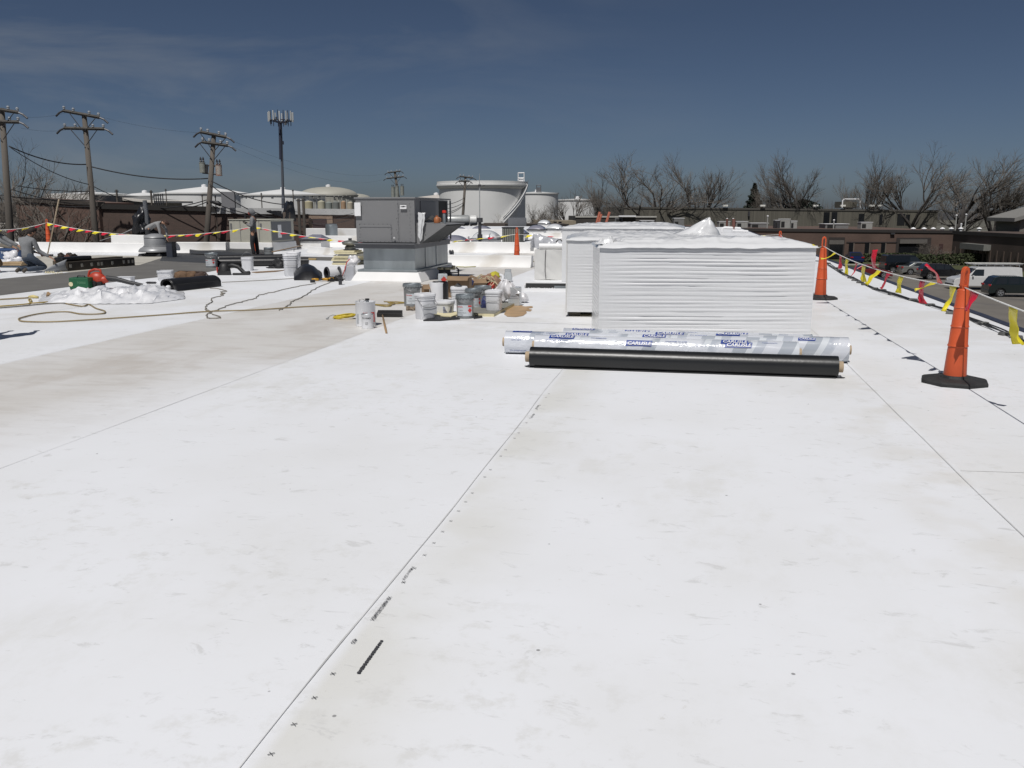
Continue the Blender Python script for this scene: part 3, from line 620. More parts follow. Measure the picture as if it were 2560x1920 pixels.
# ------------------------------------------------------------------ pennant lines
PRED = mat('pennant_red', (0.60, 0.018, 0.045), 0.35, var=0.08, scale=8); PYEL = mat('pennant_yellow', (0.78, 0.66, 0.03), 0.35, var=0.06, scale=8)
for m_ in (PRED, PYEL):
    b_n = m_.node_tree.nodes['Principled BSDF']; b_n.inputs['Subsurface Weight'].default_value = 0.0
    b_n.inputs['Transmission Weight'].default_value = 0.0
ROPE = mat('white_rope', (0.74, 0.74, 0.71), 0.7, var=0.08, scale=20)
def catenary(p, q_, sag, n=24):
    return [p.lerp(q_, k / n) + Vector((0, 0, -sag * 4 * (k / n) * (1 - k / n))) for k in range(n + 1)]
def pennants(label, pts, flags, r=0.006):
    t = thing('pennant_line', label, 'pennant line', pts[0], 0.0, 'red and yellow pennant lines'); o = pts[0]
    loc = [p - o for p in pts]
    q = MB(); q.tube(loc, r, 6); q.build('rope', ROPE, t, smooth='all')
    cum = [0.0]
    for i in range(1, len(loc)): cum.append(cum[-1] + (loc[i] - loc[i - 1]).length)
    def pt(s):
        for i in range(1, len(cum)):
            if s <= cum[i] or i == len(cum) - 1:
                f = (s - cum[i - 1]) / max(1e-6, cum[i] - cum[i - 1]); return loc[i - 1].lerp(loc[i], max(0, min(1, f)))
    for i, (s, c, w, h, wind, seed) in enumerate(flags):
        if s > 1: continue
        s0 = s * cum[-1] - w / 2; q = MB(); d = (pt(s0 + w) - pt(s0)).normalized(); hang = (Vector((0, 0, -1)) * (1 - abs(wind[0]) * 0.4) + Vector((wind[0], wind[1], wind[2]))).normalized()
        nrm = d.cross(hang).normalized()
        def fn(a, b):
            e = pt(s0 + w * (a * (1 - b * 0.6) + b * 0.3)) 
            cu = 0.05 * b * nv(a * 2 + seed, b * 3, seed) + 0.035 * math.sin(b * 2.6 + seed) * b + 0.022 * math.sin(a * 4 + seed) * b
            return e + hang * (b * h) + nrm * cu * (h / 0.25) + d * (0.03 * math.sin(b * 3 + seed * 2) * b)
        q.grid(fn, 7, 9)
        for v_i in range(len(q.v)): pass
        ob = q.build('pennant', PRED if c == 'r' else PYEL, t, smooth='all')
        sd = ob.modifiers.new('thickness', 'SOLIDIFY'); sd.thickness = 0.0012
    return t
def top(c, h): return c + Vector((0, 0, h))
T1 = top(C1, 0.90); T2 = top(C2, 0.955); TN = RF(2.55, 0.9, 0.78)
seg1 = catenary(T2, T1, 0.10, 30)
# flags placed where the photo shows them: read back as fractions along the line
def frac(px, a, b):
    best = 0; bd = 1e9
    for k in range(401):
        f = k / 400; p = a.lerp(b, f) - Vector((0, 0, H)); y = p.y * math.cos(PITCH) - p.z * math.sin(PITCH); x = 1280 + F * p.x / y
        if abs(x - px) < bd: bd = abs(x - px); best = f
    return best
fl = [(2088, 'y', (-0.9, 0, 0.1)), (2102, 'r', (0.1, 0, 0.2)), (2120, 'y', (-0.15, 0, 0)), (2142, 'r', (-.1, 0, 0.1)), (2162, 'y', (0, 0, 0)), (2188, 'r', (-.35, 0, 2.6)), (2200, 'y', (-.4, 0, .3)), (2224, 'r', (-.5, 0, -.1)), (2255, 'y', (-.1, 0, -.3)), (2308, 'r', (0, 0, 0.2)), (2335, 'y', (-.9, 0, .1)), (2352, 'r', (-.7, 0, 1.7)), (2383, 'y', (-.1, -.05, 0))]
pennants('red and yellow pennant line strung between the two cones along the street side', seg1,
         [(frac(px, T2, T1), c, 0.22 if c == 'y' else 0.19, 0.22 + 0.03 * math.sin(px), w, px * 0.13) for px, c, w in fl])
seg2 = catenary(T1, TN, 0.05, 30)
fl2 = [(2432, 'r', 0.25, (-.35, 0, .2)), (2520, 'y', 0.21, (.25, -.1, -.2))]
pennants('pennant line running from the largest cone out past the right edge of the roof view', seg2, [(frac(2436, T1, TN), 'r', 0.24, 0.18, (-.2, 0, 0.1), 2.1), (frac(2535, T1, TN), 'y', 0.19, 0.30, (.12, -.1, 0), 4.7)])
T0 = top(C0, 0.95); seg3 = catenary(T0, T2, 0.16, 20)
pennants('pennant line drooping behind the top right edge of the nearest stack', seg3, [(0.05, 'r', 0.22, 0.2, (-.8, 0, .4), 3), (0.5, 'y', 0.16, 0.2, (0, 0, 0), 5), (0.86, 'r', 0.2, 0.14, (-.9, 0, .6), 7), (0.93, 'y', 0.16, 0.14, (-.9, 0, .8), 9)])
T4 = top(C4, 0.86); seg4 = catenary(T4, T0, 0.12, 20)
pennants('pennant line passing behind the stacks from the narrow cone by the condensing unit', seg4, [(0.06 + 0.088 * k, 'yr'[k % 2], 0.22, 0.16, (-.9, 0, .3), k) for k in range(11)])
T5 = top(C5, 1.0); seg5 = catenary(T5, T4, 0.42, 30)
pennants('pennant line sagging behind the grey rooftop unit from the half hidden cone', seg5, [(0.018 + 0.0395 * k, 'yr'[k % 2], 0.30, 0.17, (-.9, 0, .45), k * 1.3) for k in range(25)], r=0.010)
T3 = top(C3, 1.08); seg6 = catenary(T3, T5, 0.42, 30)
pennants('long low pennant line across the left half behind the bending worker', seg6, [(0.02 + 0.041 * k, 'yr'[k % 2], 0.36, 0.2, (-.8, 0, .3), k * 1.7) for k in range(24)], r=0.011)
TL = at(-60, 572, 35.5); seg7 = catenary(TL, T3, 0.15, 16)
pennants('short pennant stretch at the far left edge left of the leaning pole', seg7, [(0.1 + 0.2 * k, 'ry'[k % 2], 0.36, 0.2, (-.6, 0, .3), k * 1.9) for k in range(5)], r=0.011)

# ------------------------------------------------------------------ cable with blocks along the roof edge
cbp = [(1985, 640), (2005, 650), (2022, 645), (2030, 652), (2052, 655), (2068, 662), (2090, 674), (2110, 688), (2130, 698), (2160, 712), (2188, 725), (2230, 738), (2285, 754), (2325, 766), (2380, 785), (2420, 797), (2455, 811), (2500, 833), (2560, 858), (2640, 895)]
cable = thing('roof_cable', 'dark twin cable with clips running along the street edge of the roof', 'cable', gp(2230, 738))
o0 = gp(2230, 738); rn = random.Random(5)
for k, (dx, dz) in enumerate(((0, 0.012), (0.05, 0.012), (-0.05, 0.01))):
    q = MB(); pts = []
    for i, p in enumerate(cbp):
        w_ = gp(*p) - o0; j = 0.045 * nv(i * 0.9, k * 5, 3) * (2 if i < 5 else 1)
        pts.append(w_ + Vector((dx * (1.0 if k < 2 else math.sin(i * 1.3)) + j, 0, dz + 0.012 * (i % 3))))
    sm = []
    for i in range(len(pts) - 1):
        for f in range(4):
            a_, b_, c_, d_ = pts[max(0, i - 1)], pts[i], pts[i + 1], pts[min(len(pts) - 1, i + 2)]; u_ = f / 4
            sm.append(0.5 * ((2 * b_) + (c_ - a_) * u_ + (2 * a_ - 5 * b_ + 4 * c_ - d_) * u_ ** 2 + (3 * b_ - a_ - 3 * c_ + d_) * u_ ** 3))
    q.tube(sm, 0.011, 5); q.build('cable_strand', BLACK, cable, smooth='all')
for (px, py) in [(2070, 660), (2092, 672), (2100, 677), (2112, 688), (2127, 696), (2136, 702), (2150, 708), (2162, 713), (2188, 724), (2206, 728), (2228, 737), (2283, 752), (2326, 765), (2376, 785), (2458, 812), (2512, 838), (2540, 846)]:
    p = gp(px, py) - o0; q = MB(); q.box(p + Vector((0, 0, 0.022)), (0.14, 0.10, 0.04), rz=rn.uniform(-1, 1), top=(0.85, 0.8)); q.build('cable_clip', mat('clip_block', (0.10, 0.10, 0.095), 0.7, var=0.4, scale=20), cable, bevel=0.004)
# ------------------------------------------------------------------ grey rooftop unit on its curb
pr0 = gp(896, 702); RZ = -TH
ru = thing('rooftop_unit', 'big grey metal rooftop air unit on a galvanised curb beside the pails', 'rooftop unit', pr0, RZ)
WU, DU = 1.40, 2.75          # unit body, front width and depth
S_ = 112.0
zb = 0.86; zt = 1.865        # underside and top of the casing
q = MB(); q.box((WU / 2 - 0.02, DU * 0.36, (zb + zt) / 2), (WU, DU * 0.70, zt - zb - 0.03)); q.build('casing', GREY, ru, bevel=0.008)
q = MB(); q.box((WU / 2 - 0.02, DU * 0.36, zt + 0.0), (WU + 0.05, DU * 0.70 + 0.05, 0.035)); q.build('top_cover', GREY, ru, bevel=0.006)
q = MB(); x0, x1, y0, y1 = -0.02, WU - 0.02, DU * 0.71 + 0.004, DU * 1.12     # open ended rear section
q.box(((x0 + x1) / 2, (y0 + y1) / 2, zt - 0.0), (x1 - x0, y1 - y0, 0.03)); q.box((x0 + 0.02, (y0 + y1) / 2, (zb + zt) / 2 - 0.01), (0.03, y1 - y0, zt - zb - 0.03)); q.box((x1 - 0.1, (y0 + y1) / 2, (zb + zt) / 2 - 0.01), (0.03, y1 - y0, zt - zb - 0.03))
q.box((x1 - 0.01, y1 - 0.03, (zb + zt) / 2 - 0.01), (0.03, 0.06, zt - zb - 0.03))
q.build('rear_section', GREYD, ru, bevel=0.004)
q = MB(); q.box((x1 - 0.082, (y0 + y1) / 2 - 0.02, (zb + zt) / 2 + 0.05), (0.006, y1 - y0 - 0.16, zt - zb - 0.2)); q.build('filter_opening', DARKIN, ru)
q = MB(); q.box((WU / 2 - 0.02, DU * 0.52, zb - 0.065), (WU + 0.02, DU * 1.08, 0.11)); q.box((WU / 2 - 0.02, DU * 0.52, zb - 0.012), (WU + 0.06, DU * 1.12, 0.02)); q.build('base_rail', GREYD, ru, bevel=0.005)
q = MB(); q.box((WU / 2 + 0.02, DU * 0.54, 0.505), (WU - 0.16, DU * 1.0, 0.50)); q.build('curb_box', GALV, ru, bevel=0.004)
for y in (0.9, 1.8): q = MB(); q.box((WU - 0.054, y, 0.505), (0.012, 0.018, 0.49)); q.build('curb_seam', GALV, ru)
q = MB(); q.box((WU / 2, DU * 0.54, 0.235), (WU + 0.03, DU * 1.07, 0.05)); q.build('curb_flange', GALV, ru, bevel=0.004)
q = MB(); q.box((WU / 2, DU * 0.54, 0.105), (WU + 0.30, DU * 1.16, 0.21), top=(0.865, 0.92)); q.build('curb_flashing', TPO, ru, bevel=0.01)
# access panels, screws, stickers on the front
q = MB()
for (xa, za, xb, zb_) in ((0.075, zb + 0.42, 0.83, zb + 0.425), (0.83, zb + 0.03, 0.834, zb + 0.42), (1.0, zb + 0.04, 1.003, zt - 0.05)):
    q.box(((xa + xb) / 2, -0.052 + 0.04, (za + zb_) / 2), (max(0.004, xb - xa), 0.006, max(0.004, zb_ - za)))
q.build('panel_seam', GREYD, ru)
q = MB(); sc_ = [(0.07 + 0.1 * i, zb + 0.035) for i in range(13)] + [(0.09 + 0.11 * i, zb + 0.425) for i in range(7)] + [(0.08, zb + 0.13 + 0.14 * i) for i in range(3)] + [(0.83, zb + 0.1 + 0.1 * i) for i in range(4)] + [(1.0, zb + 0.1 + 0.155 * i) for i in range(6)] + [(1.28, zb + 0.1 + 0.155 * i) for i in range(6)] + [(0.96, zb + 0.3), (0.97, zb + 0.55), (1.2, zb + 0.7)]
for x, z in sc_: q.box((x, -0.016, z), (0.014, 0.008, 0.014))
q.build('screws', DKM, ru)
q = MB(); q.box((0.05, -0.02, zt - 0.25), (0.15, 0.02, 0.30)); q.build('control_cover', W_PAINT, ru, bevel=0.006)
q = MB(); q.box((1.13, -0.016, zt - 0.20), (0.15, 0.004, 0.085)); st_ = q.build('sticker', W_PAINT, ru)
q = MB(); q.prism([(1.06, -0.020, zt - 0.19), (1.14, -0.020, zt - 0.175), (1.20, -0.020, zt - 0.19), (1.13, -0.020, zt - 0.205)], (0, -0.002, 0)); q.build('sticker_graphic', DKM, st_)
q = MB(); q.lathe([(0.022, 0), (0.022, 0.01), (0.0, 0.01)], 16, (0.90, -0.016, zb + 0.12), M=Matrix.Rotation(PI / 2, 4, 'X')); rg = q.build('round_gauge', W_PAINT, ru)
q = MB(); q.lathe([(0.011, 0), (0.011, 0.005), (0.0, 0.005)], 12, (0.90, -0.026, zb + 0.12), M=Matrix.Rotation(PI / 2, 4, 'X')); q.build('gauge_face', DKM, rg)
q = MB(); q.lathe([(0.045, 0), (0.045, 0.005), (0.0, 0.005)], 18, (WU - 0.018, 0.72, zt - 0.2), M=Matrix.Rotation(PI / 2, 4, 'Y')); q.build('round_badge', mat('badge_blue', (0.02, 0.03, 0.14), 0.4), ru)
q = MB(); q.box((WU - 0.012, 1.05, 1.45), (0.012, 1.2, 0.7)); q.build('side_panel', GREYD, ru, bevel=0.003)
# sloped intake hood on the right side
hx = WU + 0.0
q = MB(); ya, yb = 0.12, 1.75
q.prism([(hx - 0.02, ya, 1.30), (hx + 0.42, ya, 1.30), (hx + 0.68, ya, 1.27), (hx + 0.06, ya, 0.84), (hx - 0.02, ya, 0.84)], (0, 0.02, 0))
q.prism([(hx - 0.02, yb, 1.30), (hx + 0.68, yb, 1.27), (hx + 0.06, yb, 0.84), (hx - 0.02, yb, 0.84)], (0, 0.02, 0))
q.prism([(hx - 0.02, ya, 1.302), (hx + 0.69, ya, 1.272), (hx + 0.69, ya, 1.285), (hx - 0.02, ya, 1.318)], (0, yb - ya + 0.02, 0))
q.build('intake_hood', GREY, ru, bevel=0.003)
q = MB(); q.prism([(hx + 0.60, ya + 0.03, 1.25), (hx + 0.62, ya + 0.03, 1.25), (hx + 0.04, ya + 0.03, 0.85), (hx + 0.02, ya + 0.03, 0.85)], (0, yb - ya - 0.04, 0)); q.build('hood_screen', mat('filter_mesh', (0.06, 0.065, 0.07), 0.8), ru)
q = MB()
for x, z in ((hx + 0.1, 0.98), (hx + 0.2, 1.05), (hx + 0.05, 1.2)): q.box((x, ya - 0.006, z), (0.014, 0.008, 0.014))
q.build('screws', DKM, ru)
# white film bag hung on the hood corner, things on the hood
hb = thing('plastic_bag', 'white plastic sheet hanging from the grey hood of the rooftop unit', 'plastic sheet', pr0 + Matrix.Rotation(RZ, 3, 'Z') @ Vector((WU + 0.06, 0.03, 1.02)), RZ)
q = MB(); q.grid(lambda a, b: Vector((0.0 + 0.17 * a * (1 - 0.55 * (1 - b)) + 0.03 * nv(b * 5, a * 3, 1), 0.02 * math.sin(a * 9) * (1 - b * 0.5), 0.52 * b + 0.02 * nv(a * 6, b * 4, 8) - (0.12 if b < 0.06 else 0) * math.sin(PI * a))), 12, 22)
o = q.build('bag_sheet', FILM, hb, smooth='all'); sd = o.modifiers.new('t', 'SOLIDIFY'); sd.thickness = 0.01
def hoodpt(x, y, z): return pr0 + Matrix.Rotation(RZ, 3, 'Z') @ Vector((WU + x, y, z))
pd_ = thing('paint_can', 'orange-brown plastic jug standing on the grey intake hood', 'jug', hoodpt(0.36, 0.5, 1.31), RZ)
q = MB(); q.lathe([(0.07, 0), (0.075, 0.02), (0.07, 0.1), (0.045, 0.13), (0.03, 0.14), (0.03, 0.17), (0, 0.17)], 16); q.build('jug_body', mat('jug_orange', (0.36, 0.13, 0.05), 0.5), pd_, smooth=True)
q = MB(); q.tube([(0.05, -0.02, 0.12), (0.1, -0.03, 0.1), (0.1, -0.03, 0.04), (0.07, -0.02, 0.03)], 0.01, 6); q.build('jug_handle', MATS['jug_orange'], pd_, smooth=True)
pc_ = thing('spray_can', 'grey spray can with a bright red cap on the intake hood', 'spray can', hoodpt(0.47, 0.72, 1.30), RZ)
q = MB(); q.lathe([(0.042, 0), (0.042, 0.2), (0.03, 0.225), (0.03, 0.23), (0, 0.23)], 16); q.build('can_body', GALV, pc_, smooth=True)
q = MB(); q.lathe([(0.045, 0.231), (0.05, 0.25), (0.045, 0.29), (0, 0.295)], 16); q.build('can_cap', mat('cap_red', (0.75, 0.05, 0.03), 0.4), pc_, smooth=True)
ph_ = thing('cable_bundle', 'dark folded hose bundle on top of the intake hood', 'hose', hoodpt(0.16, 0.6, 1.31), RZ)
q = MB(); rn = random.Random(2)
for k in range(5): q.tube([(lerp(-0.08, 0.12, i / 7), 0.05 * k - 0.1, 0.03 + 0.035 * k * 0.5 + 0.05 * math.sin(PI * i / 7)) for i in range(8)], 0.018, 6)
q.build('hose_coil', BLACK, ph_, smooth='all')

# ------------------------------------------------------------------ pails, cans and the pile right of the unit
PGREY = mat('pail_grey_metal', (0.23, 0.24, 0.245), 0.40, 0.15, var=0.1, scale=5, stretch=(1, 1, 0.3), coat=0.2)
PWHITE = mat('pail_white_plastic', (0.66, 0.665, 0.68), 0.42, var=0.05, scale=4, stain=(0.5, 0.5, 0.48), stpos=0.62, stscale=6)
LABEL = mat('paper_label', (0.52, 0.55, 0.57), 0.6, var=0.05)
LRED = mat('label_red', (0.58, 0.05, 0.04), 0.6, var=0.08)
WIRE = mat('bail_wire', (0.3, 0.3, 0.3), 0.4, 0.8)
def wrapfn(r, a0, z0, taper=0.0):
    def fn(x, y):
        a = a0 + x / r; return Vector(((r + taper * (y)) * math.cos(a), (r + taper * y) * math.sin(a), z0 + y))
    return fn
def pail(label, loc, rz=0.0, h=0.37, r=0.15, lid=True, m=None, marks='a', bail=True, lumpy=True, group='metal solvent pails', face=-PI / 2):
    t = thing('metal_pail', label, 'pail', loc, rz, group); m = m or PGREY
    q = MB(); q.lathe([(r * 0.93, 0), (r * 0.95, 0.012), (r * 0.94, 0.03), (r * 0.98, h * 0.73), (r * 1.0, h * 0.74), (r * 0.985, h * 0.76), (r * 0.99, h * 0.83), (r * 1.005, h * 0.84), (r * 0.99, h * 0.86), (r, h - 0.02), (r * 1.03, h - 0.012), (r * 1.03, h)] + ([] if lid else [(r * 0.97, h), (r * 0.94, h * 0.3), (0, h * 0.3)]), 36, cap=lid); q.build('pail_body', m, t, smooth=True)
    if lid:
        q = MB(); q.lathe([(r * 1.05, h - 0.03), (r * 1.06, h + 0.004), (r * 1.03, h + 0.014), (r * 0.97, h + 0.014), (r * 0.94, h + 0.002), (0, h + 0.002)], 36, cap=False)
        if lumpy:
            for k in range(18): a = 2 * PI * k / 18; q.box((r * 1.055 * math.cos(a), r * 1.055 * math.sin(a), h - 0.022), (0.010, r * 0.2, 0.034), rz=a)
        q.build('pail_lid', GALV if m is PGREY else m, t, smooth=True)
    if marks:
        q = MB(); rr = r * 0.98 + 0.003; w2, h0, h1 = r * 0.95, h * 0.12, h * 0.60
        q.grid(lambda a, b: wrapfn(rr, face, 0)(lerp(-w2, w2, a), lerp(h0, h1, b)), 14, 2); lb = q.build('label', LABEL, t, smooth='all')
        q = MB(); rr2 = rr + 0.002; q.grid(lambda a, b: wrapfn(rr2, face, 0)(lerp(w2 * 0.42, w2 * 0.92, a), lerp(h1 * 0.86, h1 * 0.98, b)), 6, 1)
        q.add([wrapfn(rr2, face, 0)(w2 * 0.67 + sx_, h1 * 0.62 + sz_) for sx_, sz_ in ((0, -0.04), (0.035, 0), (0, 0.04), (-0.035, 0))], [(0, 1, 2, 3)]); q.build('red_hazard_mark', LRED, lb, fix=False)
        q = MB(); q.text('Carlisle', 0.03, wrapfn(rr2, face - 0.62, h1 * 0.88), 'CENTER', 1.2); q.build('printed_text', LRED, lb, fix=False)
        q = MB(); q.text('Bonding Adhesive', 0.018, wrapfn(rr2, face - 0.3, h1 * 0.45), 'CENTER', 1.0); q.text('LVOC', 0.02, wrapfn(rr2, face - 0.4, h1 * 0.62), 'CENTER', 1.0); q.text('5 GAL', 0.018, wrapfn(rr2, face - 0.35, h0 + 0.02), 'CENTER', 1.0); q.build('printed_text', INK, lb, fix=False)
    if bail:
        for s in (-1, 1):
            q = MB(); a = face + s * 1.25; q.ell((r * 1.0 * math.cos(a), r * 1.0 * math.sin(a), h * 0.86), (0.018, 0.018, 0.018), 8, 6); q.build('handle_ear', WIRE, t, smooth=True)
        q = MB(); q.tube([(r * 1.04 * math.cos(face + s), r * 1.04 * math.sin(face + s), h * 0.86 - 0.055 * math.cos(s / 1.25 * PI / 2) ) for s in [1.25 * k / 8 for k in range(-8, 9)]], 0.003, 5); q.build('wire_handle', WIRE, t, smooth='all')
    return t
def sqpail(label, loc, rz=0.0, h=0.36, r=0.145, lid=True, bail='front', group='white plastic pails', open_=False, drip=None, name='plastic_pail', sq=5):
    t = thing(name, label, 'pail', loc, rz, group)
    q = MB(); pr = [(r * 0.86, 0), (r * 0.90, 0.012), (r * 0.97, h * 0.78), (r * 1.03, h * 0.785), (r * 1.03, h * 0.80), (r * 0.98, h * 0.81), (r * 0.985, h * 0.87), (r * 1.05, h * 0.875), (r * 1.05, h * 0.89), (r * 0.99, h * 0.90), (r, h)]
    if not lid: pr += [(r * 0.96, h), (r * 0.9, 0.05), (0, 0.05)]
    q.lathe(pr, 40, sq=sq, cap=lid); q.build('pail_body', PWHITE, t, smooth=True)
    if lid:
        q = MB(); q.lathe([(r * 1.02, h - 0.03), (r * 1.06, h - 0.026), (r * 1.06, h), (r * 1.01, h + 0.012), (r * 0.95, h + 0.004), (0, h + 0.004)], 40, sq=sq, cap=False); q.build('pail_lid', PWHITE, t, smooth=True)
    if bail:
        q = MB(); k_ = [(-r * 1.03, -r * 0.1, h * 0.84)] + [(r * 1.05 * math.sin(a), -r * 1.05, h * (0.62 - 0.13 * math.cos(a))) for a in [PI / 2 * i / 6 for i in range(-6, 7)]] + [(r * 1.03, -r * 0.1, h * 0.84)]
        if bail == 'up': k_ = [(r * 1.04 * math.cos(a), 0, h * 0.84 + r * 1.25 * math.sin(a)) for a in [PI * i / 14 for i in range(15)]]
        q.tube(k_, 0.004, 5); q.build('wire_handle', WIRE, t, smooth='all')
    if drip:
        q = MB(); q.grid(lambda a, b: Vector((lerp(-0.1, 0.13, a), -r * 0.93 - 0.004 - 0.003 * nv(a * 9, b * 9, 1), lerp(0.1, 0.24, b) - 0.05 * abs(a - 0.45))), 12, 6); q.build('drip_stain', mat('dried_drip', (0.52, 0.53, 0.54), 0.6), t, smooth='all')
    return t
pail('grey metal pail with dented white-rimmed lid nearest the rooftop unit', gp(1031, 765), R(10), h=0.37, r=0.145, face=-PI / 2 + 0.15)
sqpail('square white pail with a wire handle at the left front of the pail group', gp(1063, 797), R(35), h=0.37, r=0.13, drip=True)
pail('front grey metal pail with a red printed paper label', gp(1163, 795), 0, h=0.345, r=0.132)
pail('grey metal pail with pale label behind the front labelled pail', gp(1183, 774), R(8), h=0.33, r=0.125, marks='a', face=-PI / 2 + 0.3)
pail('rear grey metal pail with silver lid beneath the rag heap', gp(1207, 765), 0, h=0.33, r=0.135, marks=None)
sqpail('tall square white pail standing on the right end of the foam board', gp(1235, 775, 0.05) , R(-12), h=0.30, r=0.125)
sqpail('square white pail behind the front labelled pail', gp(1148, 762), R(5), h=0.30, r=0.14)
sqpail('short wide white pail with a grey patterned sticker', gp(1112, 785), R(-20), h=0.20, r=0.14, bail=None, sq=3, name='plastic_tub')
q = MB(); q.grid(lambda a, b: wrapfn(0.143, -PI / 2 + 0.25, 0)(lerp(0, 0.15, a), lerp(0.03, 0.13, b)), 8, 2); stt = q.build('label', mat('dark_sticker', (0.16, 0.17, 0.22), 0.5, var=0.7, scale=18), bpy.data.objects['plastic_tub'], smooth='all')
# tall white roll standing on end
tr_ = thing('membrane_roll', 'white membrane roll standing upright between the grey pails', 'membrane roll', gp(1093, 752), 0, 'membrane rolls')
q = MB(); q.lathe([(0.06, 0), (0.128, 0), (0.13, 0.01), (0.13, 0.325), (0.127, 0.33), (0.06, 0.33), (0.06, 0)], 36, cap=False); q.build('roll_sheet', PWHITE, tr_, smooth=True)
q = MB(); q.lathe([(0.125, 0.001), (0.15, 0.001), (0.15, 0.30), (0.14, 0.33), (0.13, 0.34)], 30, (0.05, 0.07, 0), cap=False); q.build('black_liner', EPDM, tr_, smooth=True)
# solvent can
def fcan(label, loc, rz, w, d, h, m, red=True):
    t = thing('solvent_can', label, 'can', loc, rz); q = MB(); q.box((0, 0, h / 2), (w, d, h)); q.build('can_body', m, t, bevel=0.008)
    q = MB(); q.lathe([(0.02, h), (0.02, h + 0.03), (0.0, h + 0.03)], 12, (w * 0.25, 0, 0)); q.build('can_cap', DKM, t)
    if red:
        q = MB(); q.add([Vector((x, -d / 2 - 0.003, h * 0.5 + z)) for x, z in ((0, -w * 0.42), (w * 0.42, 0), (0, w * 0.42), (-w * 0.42, 0))], [(0, 1, 2, 3)]); q.build('red_hazard_mark', LRED, t, fix=False)
    return t
fcan('rectangular tin with a red diamond mark behind the upright white roll', gp(1107, 712) , R(28), 0.17, 0.12, 0.24, LABEL)
# heat welder trolley behind
wd = thing('seam_welder', 'hand seam welder with black tubular handles behind the tin', 'welding machine', gp(1120, 694), R(-5))
q = MB(); q.box((-0.08, 0, 0.22), (0.34, 0.14, 0.06)); q.box((0.14, 0, 0.24), (0.09, 0.1, 0.1)); q.build('motor_housing', mat('cream_housing', (0.55, 0.50, 0.32), 0.5, var=0.2, scale=12, stain=(0.05, 0.05, 0.05), stpos=0.5, stscale=9), wd, bevel=0.02)
q = MB(); q.tube([(0.02, 0, 0.22), (0.02, -0.02, 0.02), (0.08, -0.02, 0.012), (0.22, -0.02, 0.012), (0.26, -0.02, 0.06), (0.26, 0, 0.2), (0.2, 0, 0.24)], 0.018, 8); q.tube([(0.02, 0, 0.12), (0.26, 0, 0.12)], 0.014, 6); q.build('tube_frame', BLACK, wd, smooth=True)
for x in (-0.2, 0.05):
    q = MB(); q.lathe([(0.05, -0.06), (0.05, 0.06)], 14, (x, 0, 0.05), M=Matrix.Rotation(PI / 2, 4, 'X')); q.build('wheel', BLACK, wd, smooth=True)
q = MB(); q.box((-0.08, 0, 0.13), (0.28, 0.05, 0.12)); q.build('guide_frame', DKM, wd, bevel=0.01)
# cardboard boxes
def carton(label, loc, rz, w, d, h, open_=True):
    t = thing('cardboard_box', label, 'box', loc, rz, 'cardboard boxes'); q = MB(); T_ = 0.006
    for c, s in (((0, -d / 2, h / 2), (w, T_, h)), ((0, d / 2, h / 2), (w, T_, h)), ((-w / 2, 0, h / 2), (T_, d - 0.013, h)), ((w / 2, 0, h / 2), (T_, d - 0.013, h)), ((0, 0, 0.004), (w, d, T_))): q.box(c, s)
    q.build('box_side', CARD, t)
    for i, (c, s, M_) in enumerate((((0, -d / 2 - 0.07, h + 0.0), (w, 0.15, 0.005), Matrix.Rotation(0.5, 4, 'X')), ((w / 2 + 0.06, 0, h + 0.01), (0.14, d, 0.005), Matrix.Rotation(0.4, 4, 'Y')), ((-w / 2 - 0.06, 0, h + 0.01), (0.14, d, 0.005), Matrix.Rotation(-0.35, 4, 'Y')))):
        q = MB(); q.box(c, s, M=M_) ; ob = q.build('box_flap', CARD, t)
    return t
carton('larger open cardboard box behind the upright white roll', gp(1150, 742), R(-8), 0.40, 0.3, 0.36)
carton('cardboard box with torn flaps under the rag heap', gp(1192, 728), R(12), 0.32, 0.3, 0.22)
carton('small cardboard box between the grey pail and the upright roll', gp(1064, 752), R(15), 0.12, 0.12, 0.26)
# boards on the roof
fb = thing('foam_board', 'grey faced foam board lying under the pails with yellow cut edges', 'board', gp(1205, 793), R(-12)); 
q = MB(); a0 = gp(1205, 793); pts_ = [gp(*p) - a0 for p in ((1150, 790), (1235, 792), (1292, 762), (1215, 757))]; pts_ = [Matrix.Rotation(R(12), 3, 'Z') @ p for p in pts_]
q.prism(pts_, (0, 0, 0.045)); q.build('foam_core', FOAM, fb)
q = MB(); q.prism([p + Vector((0, 0, 0.046)) for p in pts_], (0, 0, 0.003)); q.build('board_facing', FOAMTOP, fb)
fb2 = thing('foam_board', 'pale yellow foam board scrap under the short wide white pail', 'board', gp(1110, 793)); a0 = gp(1110, 793)
q = MB(); q.prism([gp(*p) - a0 for p in ((1085, 793), (1128, 796), (1150, 788), (1140, 783), (1086, 784))], (0, 0, 0.03)); q.build('foam_core', FOAM, fb2)
